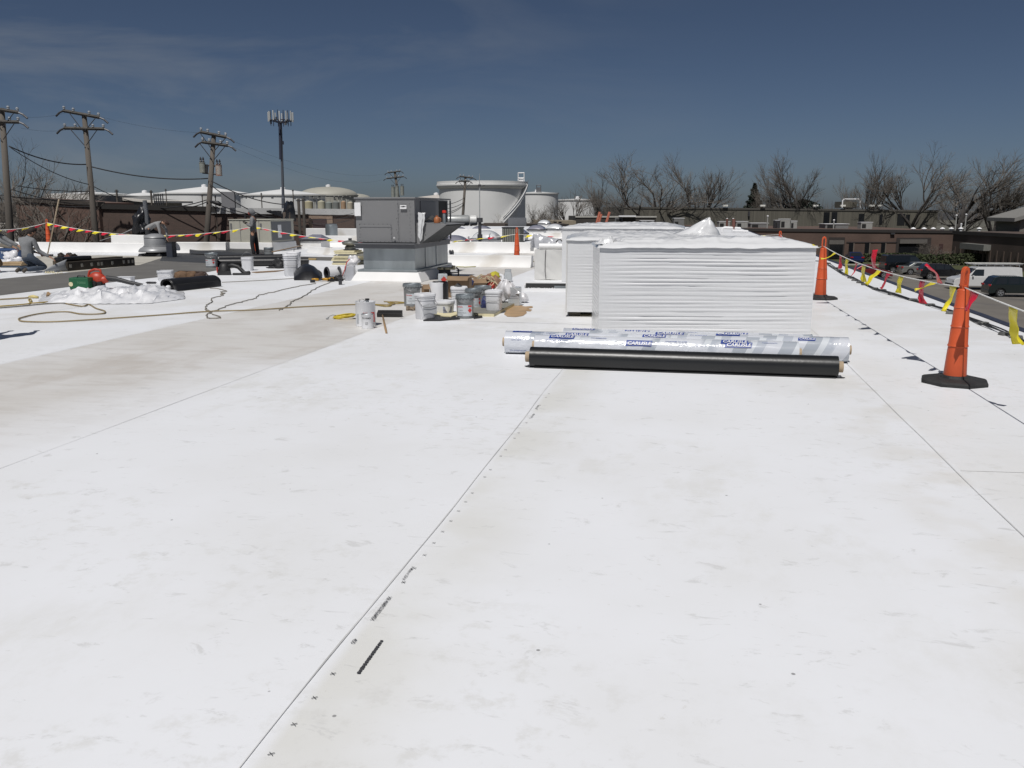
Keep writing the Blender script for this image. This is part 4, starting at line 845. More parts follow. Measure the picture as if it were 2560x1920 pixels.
# flat black membrane scraps
def scrap(label, pts, th=0.01, m=None, name='membrane_scrap', cat='membrane scrap', curl=0.0, grp=None):
    c = gp(*pts[0]); t = MB(); P_ = [gp(*p) - c for p in pts]
    t.prism([p + Vector((0, 0, 0.004 + curl * abs(nv(i * 1.7, 2, 3)))) for i, p in enumerate(P_)], (0, 0, th)); o = t.build(name, m or EPDM); place(o, c); return tag(o, label, cat, grp)
scrap('curled black membrane scrap in front of the white tub', [(1058, 803), (1088, 793), (1112, 795), (1128, 788), (1134, 789), (1140, 795), (1150, 799), (1100, 803)], 0.014, curl=0.03)
scrap('dark membrane scrap just right of the front labelled pail', [(1184, 798), (1192, 788), (1205, 790), (1206, 795)], 0.012)
sp = [(1260, 786), (1266, 776), (1276, 769), (1290, 763), (1303, 764), (1312, 767), (1331, 766), (1332, 770), (1318, 772), (1330, 775), (1326, 779), (1315, 778), (1317, 783), (1308, 790), (1290, 793), (1268, 792)]
scrap('tan spill of dried glue on the white roof beside the foam board', sp, 0.003, mat('tan_glue', (0.42, 0.27, 0.13), 0.35, var=0.2, scale=4), 'glue_spill', 'spill')
# black angle piece right of the white can
ba = thing('metal_angle', 'black folded metal strip lying right of the big white can', 'metal strip', gp(942, 793), R(-3))
q = MB(); q.prism([(0, 0, 0.004), (0, 0, 0.06), (0, 0.004, 0.06), (0, 0.02, 0.065), (0, 0.10, 0.10), (0, 0.10, 0.004)], (0.38, 0, 0)); q.build('angle_body', mat('black_steel', (0.015, 0.014, 0.013), 0.5, var=0.3), ba, bevel=0.003)
# work gloves
gl = thing('work_gloves', 'pair of brown work gloves lying in front of the nearest grey pail', 'gloves', gp(1022, 776), R(20))
GLV = mat('glove_brown', (0.20, 0.155, 0.11), 0.9, var=0.5, scale=22, bump=0.4)
for k in range(2):
    q = MB(); q.ell((0.05 + 0.13 * k, 0.03 * k, 0.03), (0.07, 0.055, 0.03), 12, 8)
    for j in range(4): q.tube([(0.09 + 0.13 * k, -0.03 + 0.022 * j, 0.03), (0.14 + 0.13 * k, -0.04 + 0.026 * j, 0.035), (0.165 + 0.13 * k, -0.045 + 0.028 * j, 0.015)], [0.012, 0.011, 0.008], 6)
    q.tube([(0.03 + 0.13 * k, -0.04, 0.03), (0.05 + 0.13 * k, -0.085, 0.025), (0.07 + 0.13 * k, -0.1, 0.012)], [0.014, 0.012, 0.008], 6)
    q.tube([(0.02 + 0.13 * k, 0, 0.03), (-0.04 + 0.13 * k, 0.01, 0.03)], [0.042, 0.05], 10); q.build('glove', GLV, gl, smooth='all')
# white cans in front
cw = thing('metal_pail', 'big white steel can with black cap beside the coiled yellow cord', 'pail', gp(915, 814), 0, 'metal solvent pails')
q = MB(); h_, r_ = 0.345, 0.142; q.lathe([(r_ * 0.97, 0), (r_, 0.006), (r_ * 0.975, 0.016), (r_ * 0.97, h_ - 0.02), (r_, h_ - 0.012), (r_, h_), (r_ * 0.95, h_), (r_ * 0.93, h_ - 0.015), (0, h_ - 0.015)], 40); q.build('can_body', PWHITE, cw, smooth=True)
q = MB(); q.lathe([(0.024, h_ - 0.02), (0.024, h_ + 0.025), (0, h_ + 0.025)], 16, (0.035, -0.03, 0)); sp_ = q.build('spout', GALV, cw, smooth=True)
q = MB(); q.lathe([(0.03, h_ + 0.018), (0.03, h_ + 0.04), (0, h_ + 0.04)], 16, (0.035, -0.03, 0)); q.build('spout_cap', BLACK, sp_, smooth=True)
q = MB(); q.tube([(-0.07, -0.03, h_ - 0.01), (-0.08, -0.03, h_ + 0.02), (-0.03, -0.03, h_ + 0.03), (0.01, -0.03, h_ + 0.01), (-0.02, -0.03, h_ - 0.005), (-0.065, -0.03, h_ - 0.012)], 0.005, 6); q.build('wire_handle', WIRE, cw, smooth='all')
q = MB(); q.text('PRIMER', 0.022, wrapfn(r_ + 0.002, -PI / 2 + 0.15, 0.19)); q.grid(lambda a, b: wrapfn(r_ + 0.001, -PI / 2 + 1.0, 0)(lerp(-0.04, 0.03, a), lerp(0.06, 0.20, b) ), 4, 4); q.build('red_print', LRED, cw, fix=False)
q = MB()
for i in range(9): q.box(Vector(wrapfn(r_ + 0.001, -PI / 2 - 0.75, 0.05 + 0.016 * i)(0, 0)), (0.05, 0.002, 0.004), rz=-0.75)
q.build('printed_text', LABEL, cw)
cs = thing('metal_can', 'small white primer can standing in front of the big white can', 'can', gp(919.5, 820.5), 0)
q = MB(); h_, r_ = 0.193, 0.084; q.lathe([(r_ * 0.96, 0), (r_, 0.005), (r_ * 0.97, 0.012), (r_ * 0.97, h_ - 0.012), (r_, h_ - 0.008), (r_, h_)], 36, cap=False); q.lathe([(r_, h_), (r_ * 0.93, h_), (r_ * 0.9, h_ - 0.006), (0, h_ - 0.004)], 36, cap=False); q.lathe([(r_ * 0.96, 0), (0, 0)], 36, cap=False); q.build('can_body', PWHITE, cs, smooth=True)
q = MB(); q.lathe([(r_ * 0.97, h_ + 0.0005), (r_ * 1.01, h_ + 0.004), (r_ * 0.97, h_ + 0.008), (r_ * 0.9, h_ + 0.003)], 36, cap=False); q.build('can_rim', GALV, cs, smooth=True)
q = MB(); wf = wrapfn(r_ + 0.002, -PI / 2 - 0.05, 0.145); q.text('TPO PRIMER', 0.026, wf, 'CENTER', 0.95); wf = wrapfn(r_ + 0.002, -PI / 2, 0.085); q.text('LOW', 0.018, wf); wf = wrapfn(r_ + 0.002, -PI / 2, 0.063); q.text('VOC', 0.018, wf); q.build('printed_text', mat('black_ink', (0.02, 0.02, 0.02), 0.7), cs, fix=False)
# coiled yellow cord with grey plug
yc = thing('extension_cord', 'coiled yellow extension cord with a grey plug left of the white cans', 'cord', gp(860, 797), 0)
q = MB(); rn = random.Random(9); pts_ = []
for k in range(240):
    a = k / 240 * 2 * PI * 11; w = 0.145 + 0.02 * math.sin(a * 0.37) + 0.01 * rn.random(); pts_.append((w * math.cos(a + 0.4 * math.sin(a * 0.17)) + 0.01, 0.08 * math.sin(a), 0.012 + 0.045 * abs(math.sin(a * 0.091 + 0.5)) + 0.02 * math.cos(a)))
q.tube(pts_, 0.008, 6); q.build('cord_coil', mat('cord_yellow', (0.52, 0.40, 0.03), 0.5, var=0.15, scale=15), yc, smooth='all')
q = MB(); q.tube([(-0.12, 0, 0.05), (-0.16, -0.01, 0.06), (-0.2, -0.03, 0.05), (-0.225, -0.05, 0.02)], 0.006, 6); q.tube([(-0.225, -0.05, 0.02), (-0.24, -0.09, 0.014)], [0.012, 0.016], 8); q.build('cord_plug', mat('plug_grey', (0.33, 0.34, 0.35), 0.5), yc, smooth='all')
# hammer
hm = thing('hammer', 'wood handled hammer lying in front of the black metal strip', 'hammer', gp(966, 834), 0)
a0 = gp(966, 834); hd = gp(956, 792) - a0
q = MB(); q.tube([Vector((0, 0, 0.012)), hd * 0.3 + Vector((0, 0, 0.02)), hd * 0.95 + Vector((0, 0, 0.035))], [0.014, 0.016, 0.011], 8); q.build('hammer_handle', WOOD, hm, smooth='all')
q = MB(); q.tube([hd + Vector((-0.035, 0.01, 0.03)), hd + Vector((0, 0, 0.045)), hd + Vector((0.035, -0.01, 0.05)), hd + Vector((0.055, 0, 0.03))], [0.016, 0.017, 0.012, 0.004], 8); q.build('hammer_head', DKM, hm, smooth='all')
# rags and rope heap
def blob(t, name, c, r, m, seed, amp=0.35, n=18, fr=6):
    q = MB(); q.ell((0, 0, 0), (1, 1, 1), n, n // 2 + 2); 
    for i, v in enumerate(q.v):
        k = 1 + amp * nv(v[0] * 1.3 + seed, v[1] * 1.3, v[2] * 1.3 + seed) * 1.6 + amp * 0.5 * nv(v[0] * fr, v[1] * fr, v[2] * fr + seed)
        q.v[i] = (c[0] + v[0] * r[0] * k, c[1] + v[1] * r[1] * k, max(0.003, c[2] + v[2] * r[2] * k))
    return q.build(name, m, t, smooth='all')
rh = thing('rag_heap', 'heap of red, tan and yellow straps and rags behind the pails', 'rag heap', gp(1215, 728), 0)
blob(rh, 'red_rag', (-0.12, 0, 0.13), (0.13, 0.12, 0.09), mat('rag_red', (0.42, 0.04, 0.03), 0.9, var=0.4, scale=12), 1)
blob(rh, 'red_rag', (0.1, 0.0, 0.14), (0.08, 0.1, 0.09), MATS['rag_red'], 2)
blob(rh, 'brown_rag', (0.05, 0.08, 0.22), (0.16, 0.1, 0.11), mat('rag_brown', (0.26, 0.15, 0.10), 0.9, var=0.3, scale=10), 4)
blob(rh, 'brown_rag', (0.22, 0.03, 0.14), (0.09, 0.1, 0.16), MATS['rag_brown'], 5)
blob(rh, 'yellow_rag', (0.16, 0.12, 0.30), (0.12, 0.08, 0.07), mat('rag_yellow', (0.45, 0.40, 0.04), 0.9, var=0.2), 7)
rn = random.Random(12)
q = MB()
for k in range(12):
    x, z = rn.uniform(-0.2, 0.3), rn.uniform(0.15, 0.3); q.tube([(x + 0.05 * math.cos(a), -0.1 + 0.02 * math.sin(a), z + 0.06 * math.sin(a + k)) for a in [0.7 * i for i in range(9)]], 0.008, 5)
q.build('rope_tangle', mat('cream_rope', (0.55, 0.48, 0.32), 0.8, var=0.2), rh, smooth='all')
br = thing('blue_rag', 'dark blue rag bunched on the lids between the grey pails', 'rag', gp(1172, 735) + Vector((0, 0, 0.1)), 0); NAVY = mat('rag_navy', (0.035, 0.045, 0.14), 0.9, var=0.4, scale=12)
blob(br, 'cloth_fold', (0, 0, 0.13), (0.11, 0.09, 0.07), NAVY, 3); blob(br, 'cloth_fold', (-0.07, -0.02, 0.09), (0.07, 0.06, 0.05), NAVY, 8)
br = thing('blue_rag', 'blue rag hanging down between the labelled pails and the white pail', 'rag', gp(1210, 777), 0)
blob(br, 'cloth_fold', (0, 0, 0.08), (0.05, 0.05, 0.1), NAVY, 13); blob(br, 'cloth_fold', (0.01, -0.01, 0.18), (0.035, 0.03, 0.06), NAVY, 15)
kb2 = thing('black_cloth', 'black pointed cloth scrap on the lid of the rear white pail', 'cloth', gp(1143, 762) + Vector((0, 0, 0.315)), 0)
q = MB(); q.prism([(-0.05, 0, 0), (0.07, 0, 0), (0.0, 0.02, 0.05)], (0.02, 0.07, 0)); q.build('cloth_fold', EPDM, kb2)
# glass jar and roll of tape
gj = thing('plastic_jug', 'cloudy grey plastic bottle standing behind the white bag', 'bottle', gp(1270, 704), 0)
GLASSY = mat('cloudy_jar', (0.42, 0.44, 0.45), 0.2, var=0.1, coat=0.5)
q = MB(); q.lathe([(0.08, 0), (0.095, 0.02), (0.095, 0.15), (0.075, 0.21), (0.07, 0.24), (0.075, 0.245), (0.075, 0.28), (0, 0.28)], 20, sq=4); q.build('bottle_body', GLASSY, gj, smooth=True)
tp_ = thing('tape_roll', 'white tape roll standing on edge left of the cloudy bottle', 'tape roll', gp(1252, 712), R(-20))
q = MB(); q.lathe([(0.045, -0.04), (0.085, -0.04), (0.085, 0.04), (0.045, 0.04), (0.045, -0.04)], 24, (0, 0, 0.15), M=Matrix.Rotation(R(70), 4, 'X'), cap=False); q.box((0, 0, 0.035), (0.18, 0.14, 0.068)); q.build('tape_body', PWHITE, tp_, smooth=True)
dc = thing('dark_carton', 'dark printed carton under the white tape roll', 'box', gp(1250, 725), R(5)); q = MB(); q.box((0, 0, 0.06), (0.18, 0.12, 0.12)); q.build('carton_body', mat('dark_carton_card', (0.05, 0.055, 0.065), 0.5), dc, bevel=0.004)
q = MB(); q.text('ROOFING', 0.03, lambda x, y: Vector((x, -0.062, 0.08 + y))); q.build('printed_text', W_PAINT, dc, fix=False)
# white bag draped over a tin
wc = thing('solvent_can', 'white tin with dark band half covered by the white plastic bag', 'can', gp(1287, 764), R(-15)); q = MB(); q.box((0, 0, 0.16), (0.20, 0.16, 0.32)); q.build('can_body', GLASSY, wc, bevel=0.012)
q = MB(); q.box((0, -0.083, 0.20), (0.17, 0.004, 0.14)); lb = q.build('label', mat('label_dim', (0.35, 0.36, 0.38), 0.6), wc); q = MB(); q.text('Adhesive', 0.03, lambda x, y: Vector((x, -0.087, 0.17 + y))); q.build('printed_text', INK, lb, fix=False)
bg_ = thing('plastic_bag', 'white crumpled plastic bag slung over the tin and the square pail', 'plastic bag', gp(1272, 762), R(-10))
BAG = mat('bag_plastic', (0.70, 0.69, 0.70), 0.28, var=0.04, coat=0.4, bump=0.25, bscale=14)
q = MB()
def bagf(a, b):
    x = lerp(-0.20, 0.17, a) * (0.55 + 0.45 * math.sin(PI * min(1, b * 1.1)) + 0.1); top_ = 0.40 + 0.03 * nv(a * 4, 0, 1)
    z = lerp(0.06 + 0.12 * abs(a - 0.35) * 1.6, top_ - 0.22 * (a - 0.45) ** 2 * 2.5, b); y = -0.12 - 0.05 * math.sin(PI * b) + 0.045 * math.sin(a * 17 + b * 3) * (0.4 + 0.6 * (1 - b)) + 0.03 * nv(a * 6, b * 3, 4)
    return Vector((x, y, z))
q.grid(bagf, 40, 20)
q.grid(lambda a, b: Vector((lerp(-0.2, 0.17, a) * 0.75, lerp(-0.12, 0.16, b), 0.39 - 0.22 * (a - 0.45) ** 2 * 2.5 + 0.03 * nv(a * 5, b * 5, 2) - 0.1 * b * b)), 20, 12)
o = q.build('bag_sheet', BAG, bg_, smooth='all'); o.scale = (1.3, 1.1, 1.12); sd = o.modifiers.new('t', 'SOLIDIFY'); sd.thickness = 0.004
bb_ = thing('plastic_bag', 'small knotted clear plastic bag on the roof right of the tin', 'plastic bag', gp(1306, 757), 0); blob(bb_, 'bag_sheet', (0, 0, 0.09), (0.10, 0.09, 0.09), BAG, 21, 0.25)

# ------------------------------------------------------------------ hoses, cords and strings lying on the roof
def gline(label, pts, r, m, name='hose', cat='hose', z=None, wig=0.0, n=5, seed=0, grp=None):
    c = gp(*pts[0]); P_ = [gp(*p) - c for p in pts]; sm = []
    for i in range(len(P_) - 1):
        st = 5
        for f in range(st):
            a_, b_, c_, d_ = P_[max(0, i - 1)], P_[i], P_[i + 1], P_[min(len(P_) - 1, i + 2)]; u_ = f / st
            sm.append(0.5 * ((2 * b_) + (c_ - a_) * u_ + (2 * a_ - 5 * b_ + 4 * c_ - d_) * u_ ** 2 + (3 * b_ - a_ - 3 * c_ + d_) * u_ ** 3))
    sm.append(P_[-1]); sm = [p + Vector((wig * nv(i * 0.7, seed, 1), wig * nv(i * 0.7, seed, 9), r + 0.005)) for i, p in enumerate(sm)]
    q = MB(); q.tube(sm, r, n); o = q.build(name, m, None, smooth='all'); place(o, c); return tag(o, label, cat, grp)
HOSE = mat('tan_hose', (0.26, 0.20, 0.10), 0.5, var=0.15); HOSEG = mat('grey_cord', (0.17, 0.16, 0.14), 0.6, var=0.2); STR = mat('grey_string', (0.22, 0.20, 0.17), 0.8, var=0.2)
gline('long tan hose crossing the roof to the pails and looping back at the left', [(160, 760), (205, 768), (222, 763), (240, 773), (262, 780), (258, 786), (230, 788), (200, 787), (170, 782), (130, 783), (90, 788), (60, 795), (47, 800), (60, 806), (130, 807), (240, 801), (400, 790), (520, 781), (640, 777), (760, 769), (900, 763), (975, 764), (985, 758), (960, 756)], 0.011, HOSE, n=6)
gline('tan hose double-looped in front of the nearest grey pail', [(935, 763), (965, 768), (978, 765), (975, 759), (985, 757), (1012, 759), (990, 761), (970, 759)], 0.012, mat('ochre_hose', (0.30, 0.22, 0.06), 0.5, var=0.15), n=6)
gline('upper tan cord entering at the left edge toward the plastic sheet', [(-60, 754), (0, 751), (72, 747)], 0.014, HOSE, n=6)
gline('middle yellow-tan cord with small loop at the left edge', [(-60, 771), (0, 768), (60, 763), (75, 760), (72, 752), (76, 749), (79, 755), (78, 760), (120, 757)], 0.012, mat('ochre_hose2', (0.38, 0.28, 0.08), 0.5), n=6)
gline('lower grey-brown cord running under the plastic sheet', [(-60, 776), (0, 772), (60, 767), (100, 763), (150, 760), (165, 761)], 0.011, HOSEG, n=6)
gline('kinked string from the black roll down to the long tan hose', [(525, 722), (545, 723), (567, 729), (553, 731), (560, 735), (552, 737), (557, 740), (530, 747), (530, 756), (515, 766), (516, 776), (525, 780), (518, 788), (520, 797), (545, 797), (550, 794), (530, 786), (528, 780)], 0.008, STR, 'string', 'string', wig=0.05, seed=2)
gline('thin string running from the long hose up to the yellow drills', [(528, 780), (545, 776), (570, 765), (600, 757), (635, 748), (650, 739), (690, 730), (740, 718), (790, 710)], 0.008, STR, 'string', 'string', wig=0.06, seed=3)
gline('string slanting from the tan hose up to the black tool bag', [(698, 777), (712, 770), (725, 762), (730, 755), (745, 749), (765, 738), (790, 722), (800, 717), (830, 705)], 0.008, STR, 'string', 'string', wig=0.05, seed=4)
gline('yellow cord running from the welder to the wrapped crate', [(1142, 668), (1165, 669), (1200, 667), (1245, 661), (1280, 657), (1300, 655), (1315, 658), (1335, 655)], 0.013, mat('olive_cord', (0.32, 0.30, 0.10), 0.6, var=0.3), 'cord', 'cord', wig=0.1, seed=6)
gline('thin dark cord running left from the beige curb across the white sheet', [(555, 707), (640, 703), (740, 697)], 0.008, STR, 'cord', 'cord')
# ------------------------------------------------------------------ people
SKIN = mat('skin', (0.36, 0.20, 0.13), 0.6, var=0.06)
def skinned(name, chains, m, parent, sub=1, root=0):
    """connected joints grown into one smooth surface; chains = list of [(point, radius), ...], shared points are welded"""
    vs, es_, rs, idx = [], [], [], {}
    for ch in chains:
        prev = None
        for p, r in ch:
            k = tuple(round(x, 4) for x in p)
            if k not in idx: idx[k] = len(vs); vs.append(p); rs.append(r)
            i = idx[k]
            if prev is not None and prev != i and (prev, i) not in es_ and (i, prev) not in es_: es_.append((prev, i))
            prev = i
    me = bpy.data.meshes.new(name); me.from_pydata([tuple(v) for v in vs], es_, []); o = bpy.data.objects.new(name, me); COL.objects.link(o); o.parent = parent
    md = o.modifiers.new('skin', 'SKIN'); md.use_smooth_shade = True; md.branch_smoothing = 0.3
    if not me.skin_vertices: bpy.context.view_layer.update()
    sv = me.skin_vertices[0].data
    for i, r in enumerate(rs): sv[i].radius = r if isinstance(r, tuple) else (r, r); sv[i].use_root = (i == root)
    if sub: s = o.modifiers.new('sub', 'SUBSURF'); s.levels = sub; s.render_levels = sub
    me.materials.append(m); return o
def mid(a, b, t): return tuple(lerp(a[i], b[i], t) for i in range(3))
def person(label, loc, rz, J, top_m, leg_m, hood=True, hair=None, glove=None, boot=None, mask=None):
    t = thing('person', label, 'person', loc, rz)
    pe, ch, ne, he = J['pelvis'], J['chest'], J['neck'], J['head']
    fw = Vector(J.get('face', (0, -1, 0))).normalized(); up = (Vector(he) - Vector(ne)).normalized(); sd = fw.cross(up).normalized()
    hv = Vector(he)
    chains = [[(pe, (0.12, 0.10)), (mid(pe, ch, 0.5), (0.115, 0.09)), (ch, (0.13, 0.095)), (ne, 0.052), (tuple(hv - up * 0.045), 0.072), (tuple(hv + up * 0.035), (0.078, 0.09)), (tuple(hv + up * 0.09), 0.045)]]
    chains.append([(tuple(hv - up * 0.045), 0.072), (tuple(hv - up * 0.06 + fw * 0.055), 0.032)])
    hands = []
    for s in 'LR':
        sh, el, wr = J['sh' + s], J['el' + s], J['wr' + s]
        chains.append([(ch, (0.13, 0.095)), (sh, 0.055), (mid(sh, el, 0.5), 0.046), (el, 0.038), (mid(el, wr, 0.4), 0.038), (wr, 0.025)])
        hp, kn, an = J['hip' + s], J['kn' + s], J['an' + s]; toe = J['toe' + s]
        chains.append([(pe, (0.12, 0.10)), (hp, 0.088), (mid(hp, kn, 0.5), 0.074), (kn, 0.055), (mid(kn, an, 0.35), 0.056), (an, 0.038), (toe, 0.03)])
        d = (Vector(wr) - Vector(el)).normalized(); hx_ = J.get('curl' + s, (0, 0, -1)); cv = Vector(hx_).normalized(); w_ = d.cross(cv).normalized()
        palm = Vector(wr) + d * 0.075; ph = [[(wr, 0.025), (tuple(Vector(wr) + d * 0.035), (0.030, 0.020)), (tuple(palm), (0.036, 0.018))]]
        for k, (o_, l_) in enumerate(((-0.03, 0.062), (-0.010, 0.072), (0.010, 0.068), (0.028, 0.054))):
            b0 = palm + w_ * o_; b1 = b0 + d * l_ * 0.45 + cv * 0.008; b2 = b1 + d * l_ * 0.3 + cv * 0.024; b3 = b2 + cv * 0.026
            ph.append([(tuple(palm), (0.036, 0.018)), (tuple(b0 + d * 0.012), 0.0095), (tuple(b1), 0.009), (tuple(b2), 0.008), (tuple(b3), 0.007)])
        tb = Vector(wr) + d * 0.035; ph.append([(tuple(tb), (0.030, 0.020)), (tuple(tb - w_ * 0.034 + d * 0.012), 0.011), (tuple(tb - w_ * 0.045 + d * 0.045 + cv * 0.014), 0.009)])
        if glove is None: chains += ph
        else: hands.append(ph)
    skinned('body', chains, SKIN, t)
    for ph in hands: skinned('work_glove', [[(p, tuple(x * 1.2 for x in r) if isinstance(r, tuple) else r * 1.2) for p, r in c] for c in ph], glove, t)
    g = 0.022
    jc = [[(mid(pe, ch, -0.22), (0.155, 0.12)), (mid(pe, ch, 0.1), (0.168, 0.13)), (mid(pe, ch, 0.5), (0.155, 0.12)), (ch, (0.165, 0.125)), (mid(ch, ne, 0.75), 0.082), (ne, 0.072)]]
    for s in 'LR':
        sh, el, wr = J['sh' + s], J['el' + s], J['wr' + s]
        jc.append([(ch, (0.165, 0.125)), (sh, 0.078), (mid(sh, el, 0.5), 0.066), (el, 0.056), (mid(el, wr, 0.5), 0.05), (mid(el, wr, 0.96), 0.040)])
    skinned('sweatshirt', jc, top_m, t)
    lc = []
    for s in 'LR':
        hp, kn, an = J['hip' + s], J['kn' + s], J['an' + s]
        lc.append([(mid(pe, ch, 0.3), (0.145, 0.11)), (pe, (0.15, 0.118)), (hp, 0.108), (mid(hp, kn, 0.5), 0.094), (kn, 0.076), (mid(kn, an, 0.4), 0.074), (mid(kn, an, 0.97), 0.066)])
    skinned('trousers', lc, leg_m, t)
    for s in 'LR':
        an, toe = Vector(J['an' + s]), Vector(J['toe' + s]); d = (toe - an); kn = Vector(J['kn' + s])
        skinned('work_boot', [[(tuple(an + (kn - an).normalized() * 0.07), 0.055), (tuple(an), 0.055), (tuple(an + d * 0.5), 0.05), (tuple(toe), 0.042)]], boot or BOOT, t)
    # head covering, eyes, nose, mouth
    RM = Matrix((sd, -fw, up)).transposed()
    if hood:
        q = MB(); q.ell((0, 0, 0), (0.118, 0.125, 0.140), 18, 12)
        vs = []
        for v in q.v:
            v = Vector(v); k = 1.0
            if v.y < -0.055 and abs(v.x) < 0.085 and v.z < 0.075: v.y = -0.052 - 0.2 * (v.y + 0.055); v.z *= 0.98
            v.z -= 0.012; vs.append(tuple(hv + RM @ (v + Vector((0, 0.012, 0.012)))))
        q.v = vs; q.build('hood', top_m, t, smooth='all')
    if hair:
        q = MB(); q.ell((0, 0, 0), (0.098, 0.108, 0.11), 16, 10); q.v = [tuple(hv + RM @ Vector((x * (1 + 0.15 * nv(x * 20, y * 20, z * 20)), (y + 0.028) if y > -0.05 or z > 0.03 else y + 0.06, z + 0.032))) for x, y, z in q.v]; q.build('hair', hair, t, smooth='all')
    q = MB(); q.ell(tuple(hv + fw * 0.098 + up * -0.012), (0.012, 0.012, 0.02), 8, 6); 
    for s in (-1, 1): q.ell(tuple(hv + sd * s * 0.082), (0.012, 0.016, 0.028), 8, 6)
    q.build('nose_and_ears', SKIN, t, smooth='all')
    q = MB()
    for s in (-1, 1): q.ell(tuple(hv + fw * 0.086 + sd * s * 0.030 + up * 0.012), (0.014, 0.012, 0.010), 8, 6)
    q.build('eyes', mat('dark_glasses', (0.02, 0.02, 0.02), 0.15), t, smooth='all')
    q = MB(); q.ell(tuple(hv + fw * 0.088 - up * 0.052), (0.022, 0.008, 0.006), 8, 6); q.build('mouth', mat('lips', (0.30, 0.09, 0.07), 0.6), t, smooth='all')
    if mask:
        q = MB(); q.ell((0, 0, 0), (0.07, 0.045, 0.05), 12, 8); q.v = [tuple(hv + RM @ Vector((x, y - 0.068, z - 0.05))) for x, y, z in q.v]; q.build('face_mask', mask, t, smooth='all')
    return t
BOOT = mat('boot_leather', (0.055, 0.045, 0.035), 0.8, var=0.3)
HOOD = mat('grey_sweatshirt', (0.18, 0.185, 0.19), 0.95, var=0.15, scale=6, bump=0.3, bscale=14)
HOODL = mat('light_grey_sweatshirt', (0.25, 0.25, 0.25), 0.95, var=0.12, scale=6, bump=0.3, bscale=14)
JEAN = mat('dark_trousers', (0.022, 0.023, 0.027), 0.9, var=0.3, scale=5, bump=0.3, bscale=12)
JEANB = mat('blue_jeans', (0.05, 0.065, 0.09), 0.9, var=0.3, scale=5, bump=0.3, bscale=12)
GLVD = mat('dark_gloves', (0.03, 0.028, 0.025), 0.8, var=0.3)
# standing man, side-on, facing left, forearms raised in front
J = dict(pelvis=(0.02, 0, 0.90), chest=(0.03, 0, 1.24), neck=(0.01, 0, 1.42), head=(-0.03, 0, 1.53), face=(-1, -0.25, -0.15),
         shL=(0.03, -0.17, 1.33), elL=(0.03, -0.23, 1.05), wrL=(-0.17, -0.16, 1.14), curlL=(0, 0.3, 1), shR=(0.03, 0.17, 1.33), elR=(0.02, 0.22, 1.06), wrR=(-0.18, 0.1, 1.16), curlR=(0, -0.3, 1),
         hipL=(0.02, -0.085, 0.85), knL=(-0.03, -0.1, 0.47), anL=(0.02, -0.1, 0.09), toeL=(-0.13, -0.11, 0.045), hipR=(0.02, 0.085, 0.85), knR=(0.08, 0.1, 0.48), anR=(0.10, 0.12, 0.09), toeR=(-0.04, 0.13, 0.045))
person('man standing in a grey hooded sweatshirt facing left, hands raised at his waist', gp(636, 644), R(4), J, HOOD, JEAN, glove=GLVD, mask=mat('red_mask', (0.25, 0.06, 0.05), 0.8))
# bending man behind the mushroom vent, head to the right
J = dict(pelvis=(-0.52, 0.05, 0.92), chest=(-0.16, 0, 1.14), neck=(0.04, 0, 1.14), head=(0.17, 0, 1.12), face=(0.45, -0.2, -0.9),
         shL=(-0.06, -0.17, 1.12), elL=(0.02, -0.22, 0.84), wrL=(0.05, -0.2, 0.58), curlL=(0.5, 0, -0.3), shR=(-0.06, 0.17, 1.12), elR=(0.10, 0.2, 0.86), wrR=(0.12, 0.15, 0.6), curlR=(0.5, 0, -0.3),
         hipL=(-0.5, -0.05, 0.88), knL=(-0.46, -0.1, 0.48), anL=(-0.62, -0.1, 0.09), toeL=(-0.46, -0.12, 0.045), hipR=(-0.5, 0.12, 0.88), knR=(0.02, 0.2, 0.55), anR=(0.16, 0.2, 0.10), toeR=(0.32, 0.2, 0.045))
bp_ = at(408, 628, 32.5); person('man in light grey sweatshirt bending over behind the grey mushroom vent', Vector((bp_.x, bp_.y, 0.0)), 0, J, HOODL, JEAN, hood=False, hair=mat('brown_hair', (0.05, 0.025, 0.018), 0.8, var=0.4))
# kneeling man seen from behind
J = dict(pelvis=(0.02, 0, 0.42), chest=(0.0, 0.06, 0.78), neck=(0.06, 0.10, 0.94), head=(0.13, 0.13, 1.04), face=(0.75, 0.6, -0.35),
         shL=(-0.17, 0.06, 0.86), elL=(-0.18, 0.22, 0.62), wrL=(0.02, 0.38, 0.50), curlL=(0.3, 0, -1), shR=(0.18, 0.04, 0.85), elR=(0.27, 0.10, 0.56), wrR=(0.52, 0.16, 0.40), curlR=(0.2, 0, -1),
         hipL=(-0.08, 0, 0.38), knL=(-0.02, 0.34, 0.12), anL=(-0.13, -0.22, 0.10), toeL=(-0.16, -0.28, 0.03), hipR=(0.11, 0, 0.38), knR=(0.32, 0.26, 0.12), anR=(0.08, -0.25, 0.10), toeR=(0.05, -0.31, 0.03))
HAIRD = mat('dark_hair', (0.025, 0.015, 0.012), 0.8, var=0.4)
person('kneeling man in blue jeans, back to us, beside the curled grey sheet', gp(72, 682), R(-5), J, HOOD, JEANB, hood=False, hair=HAIRD)
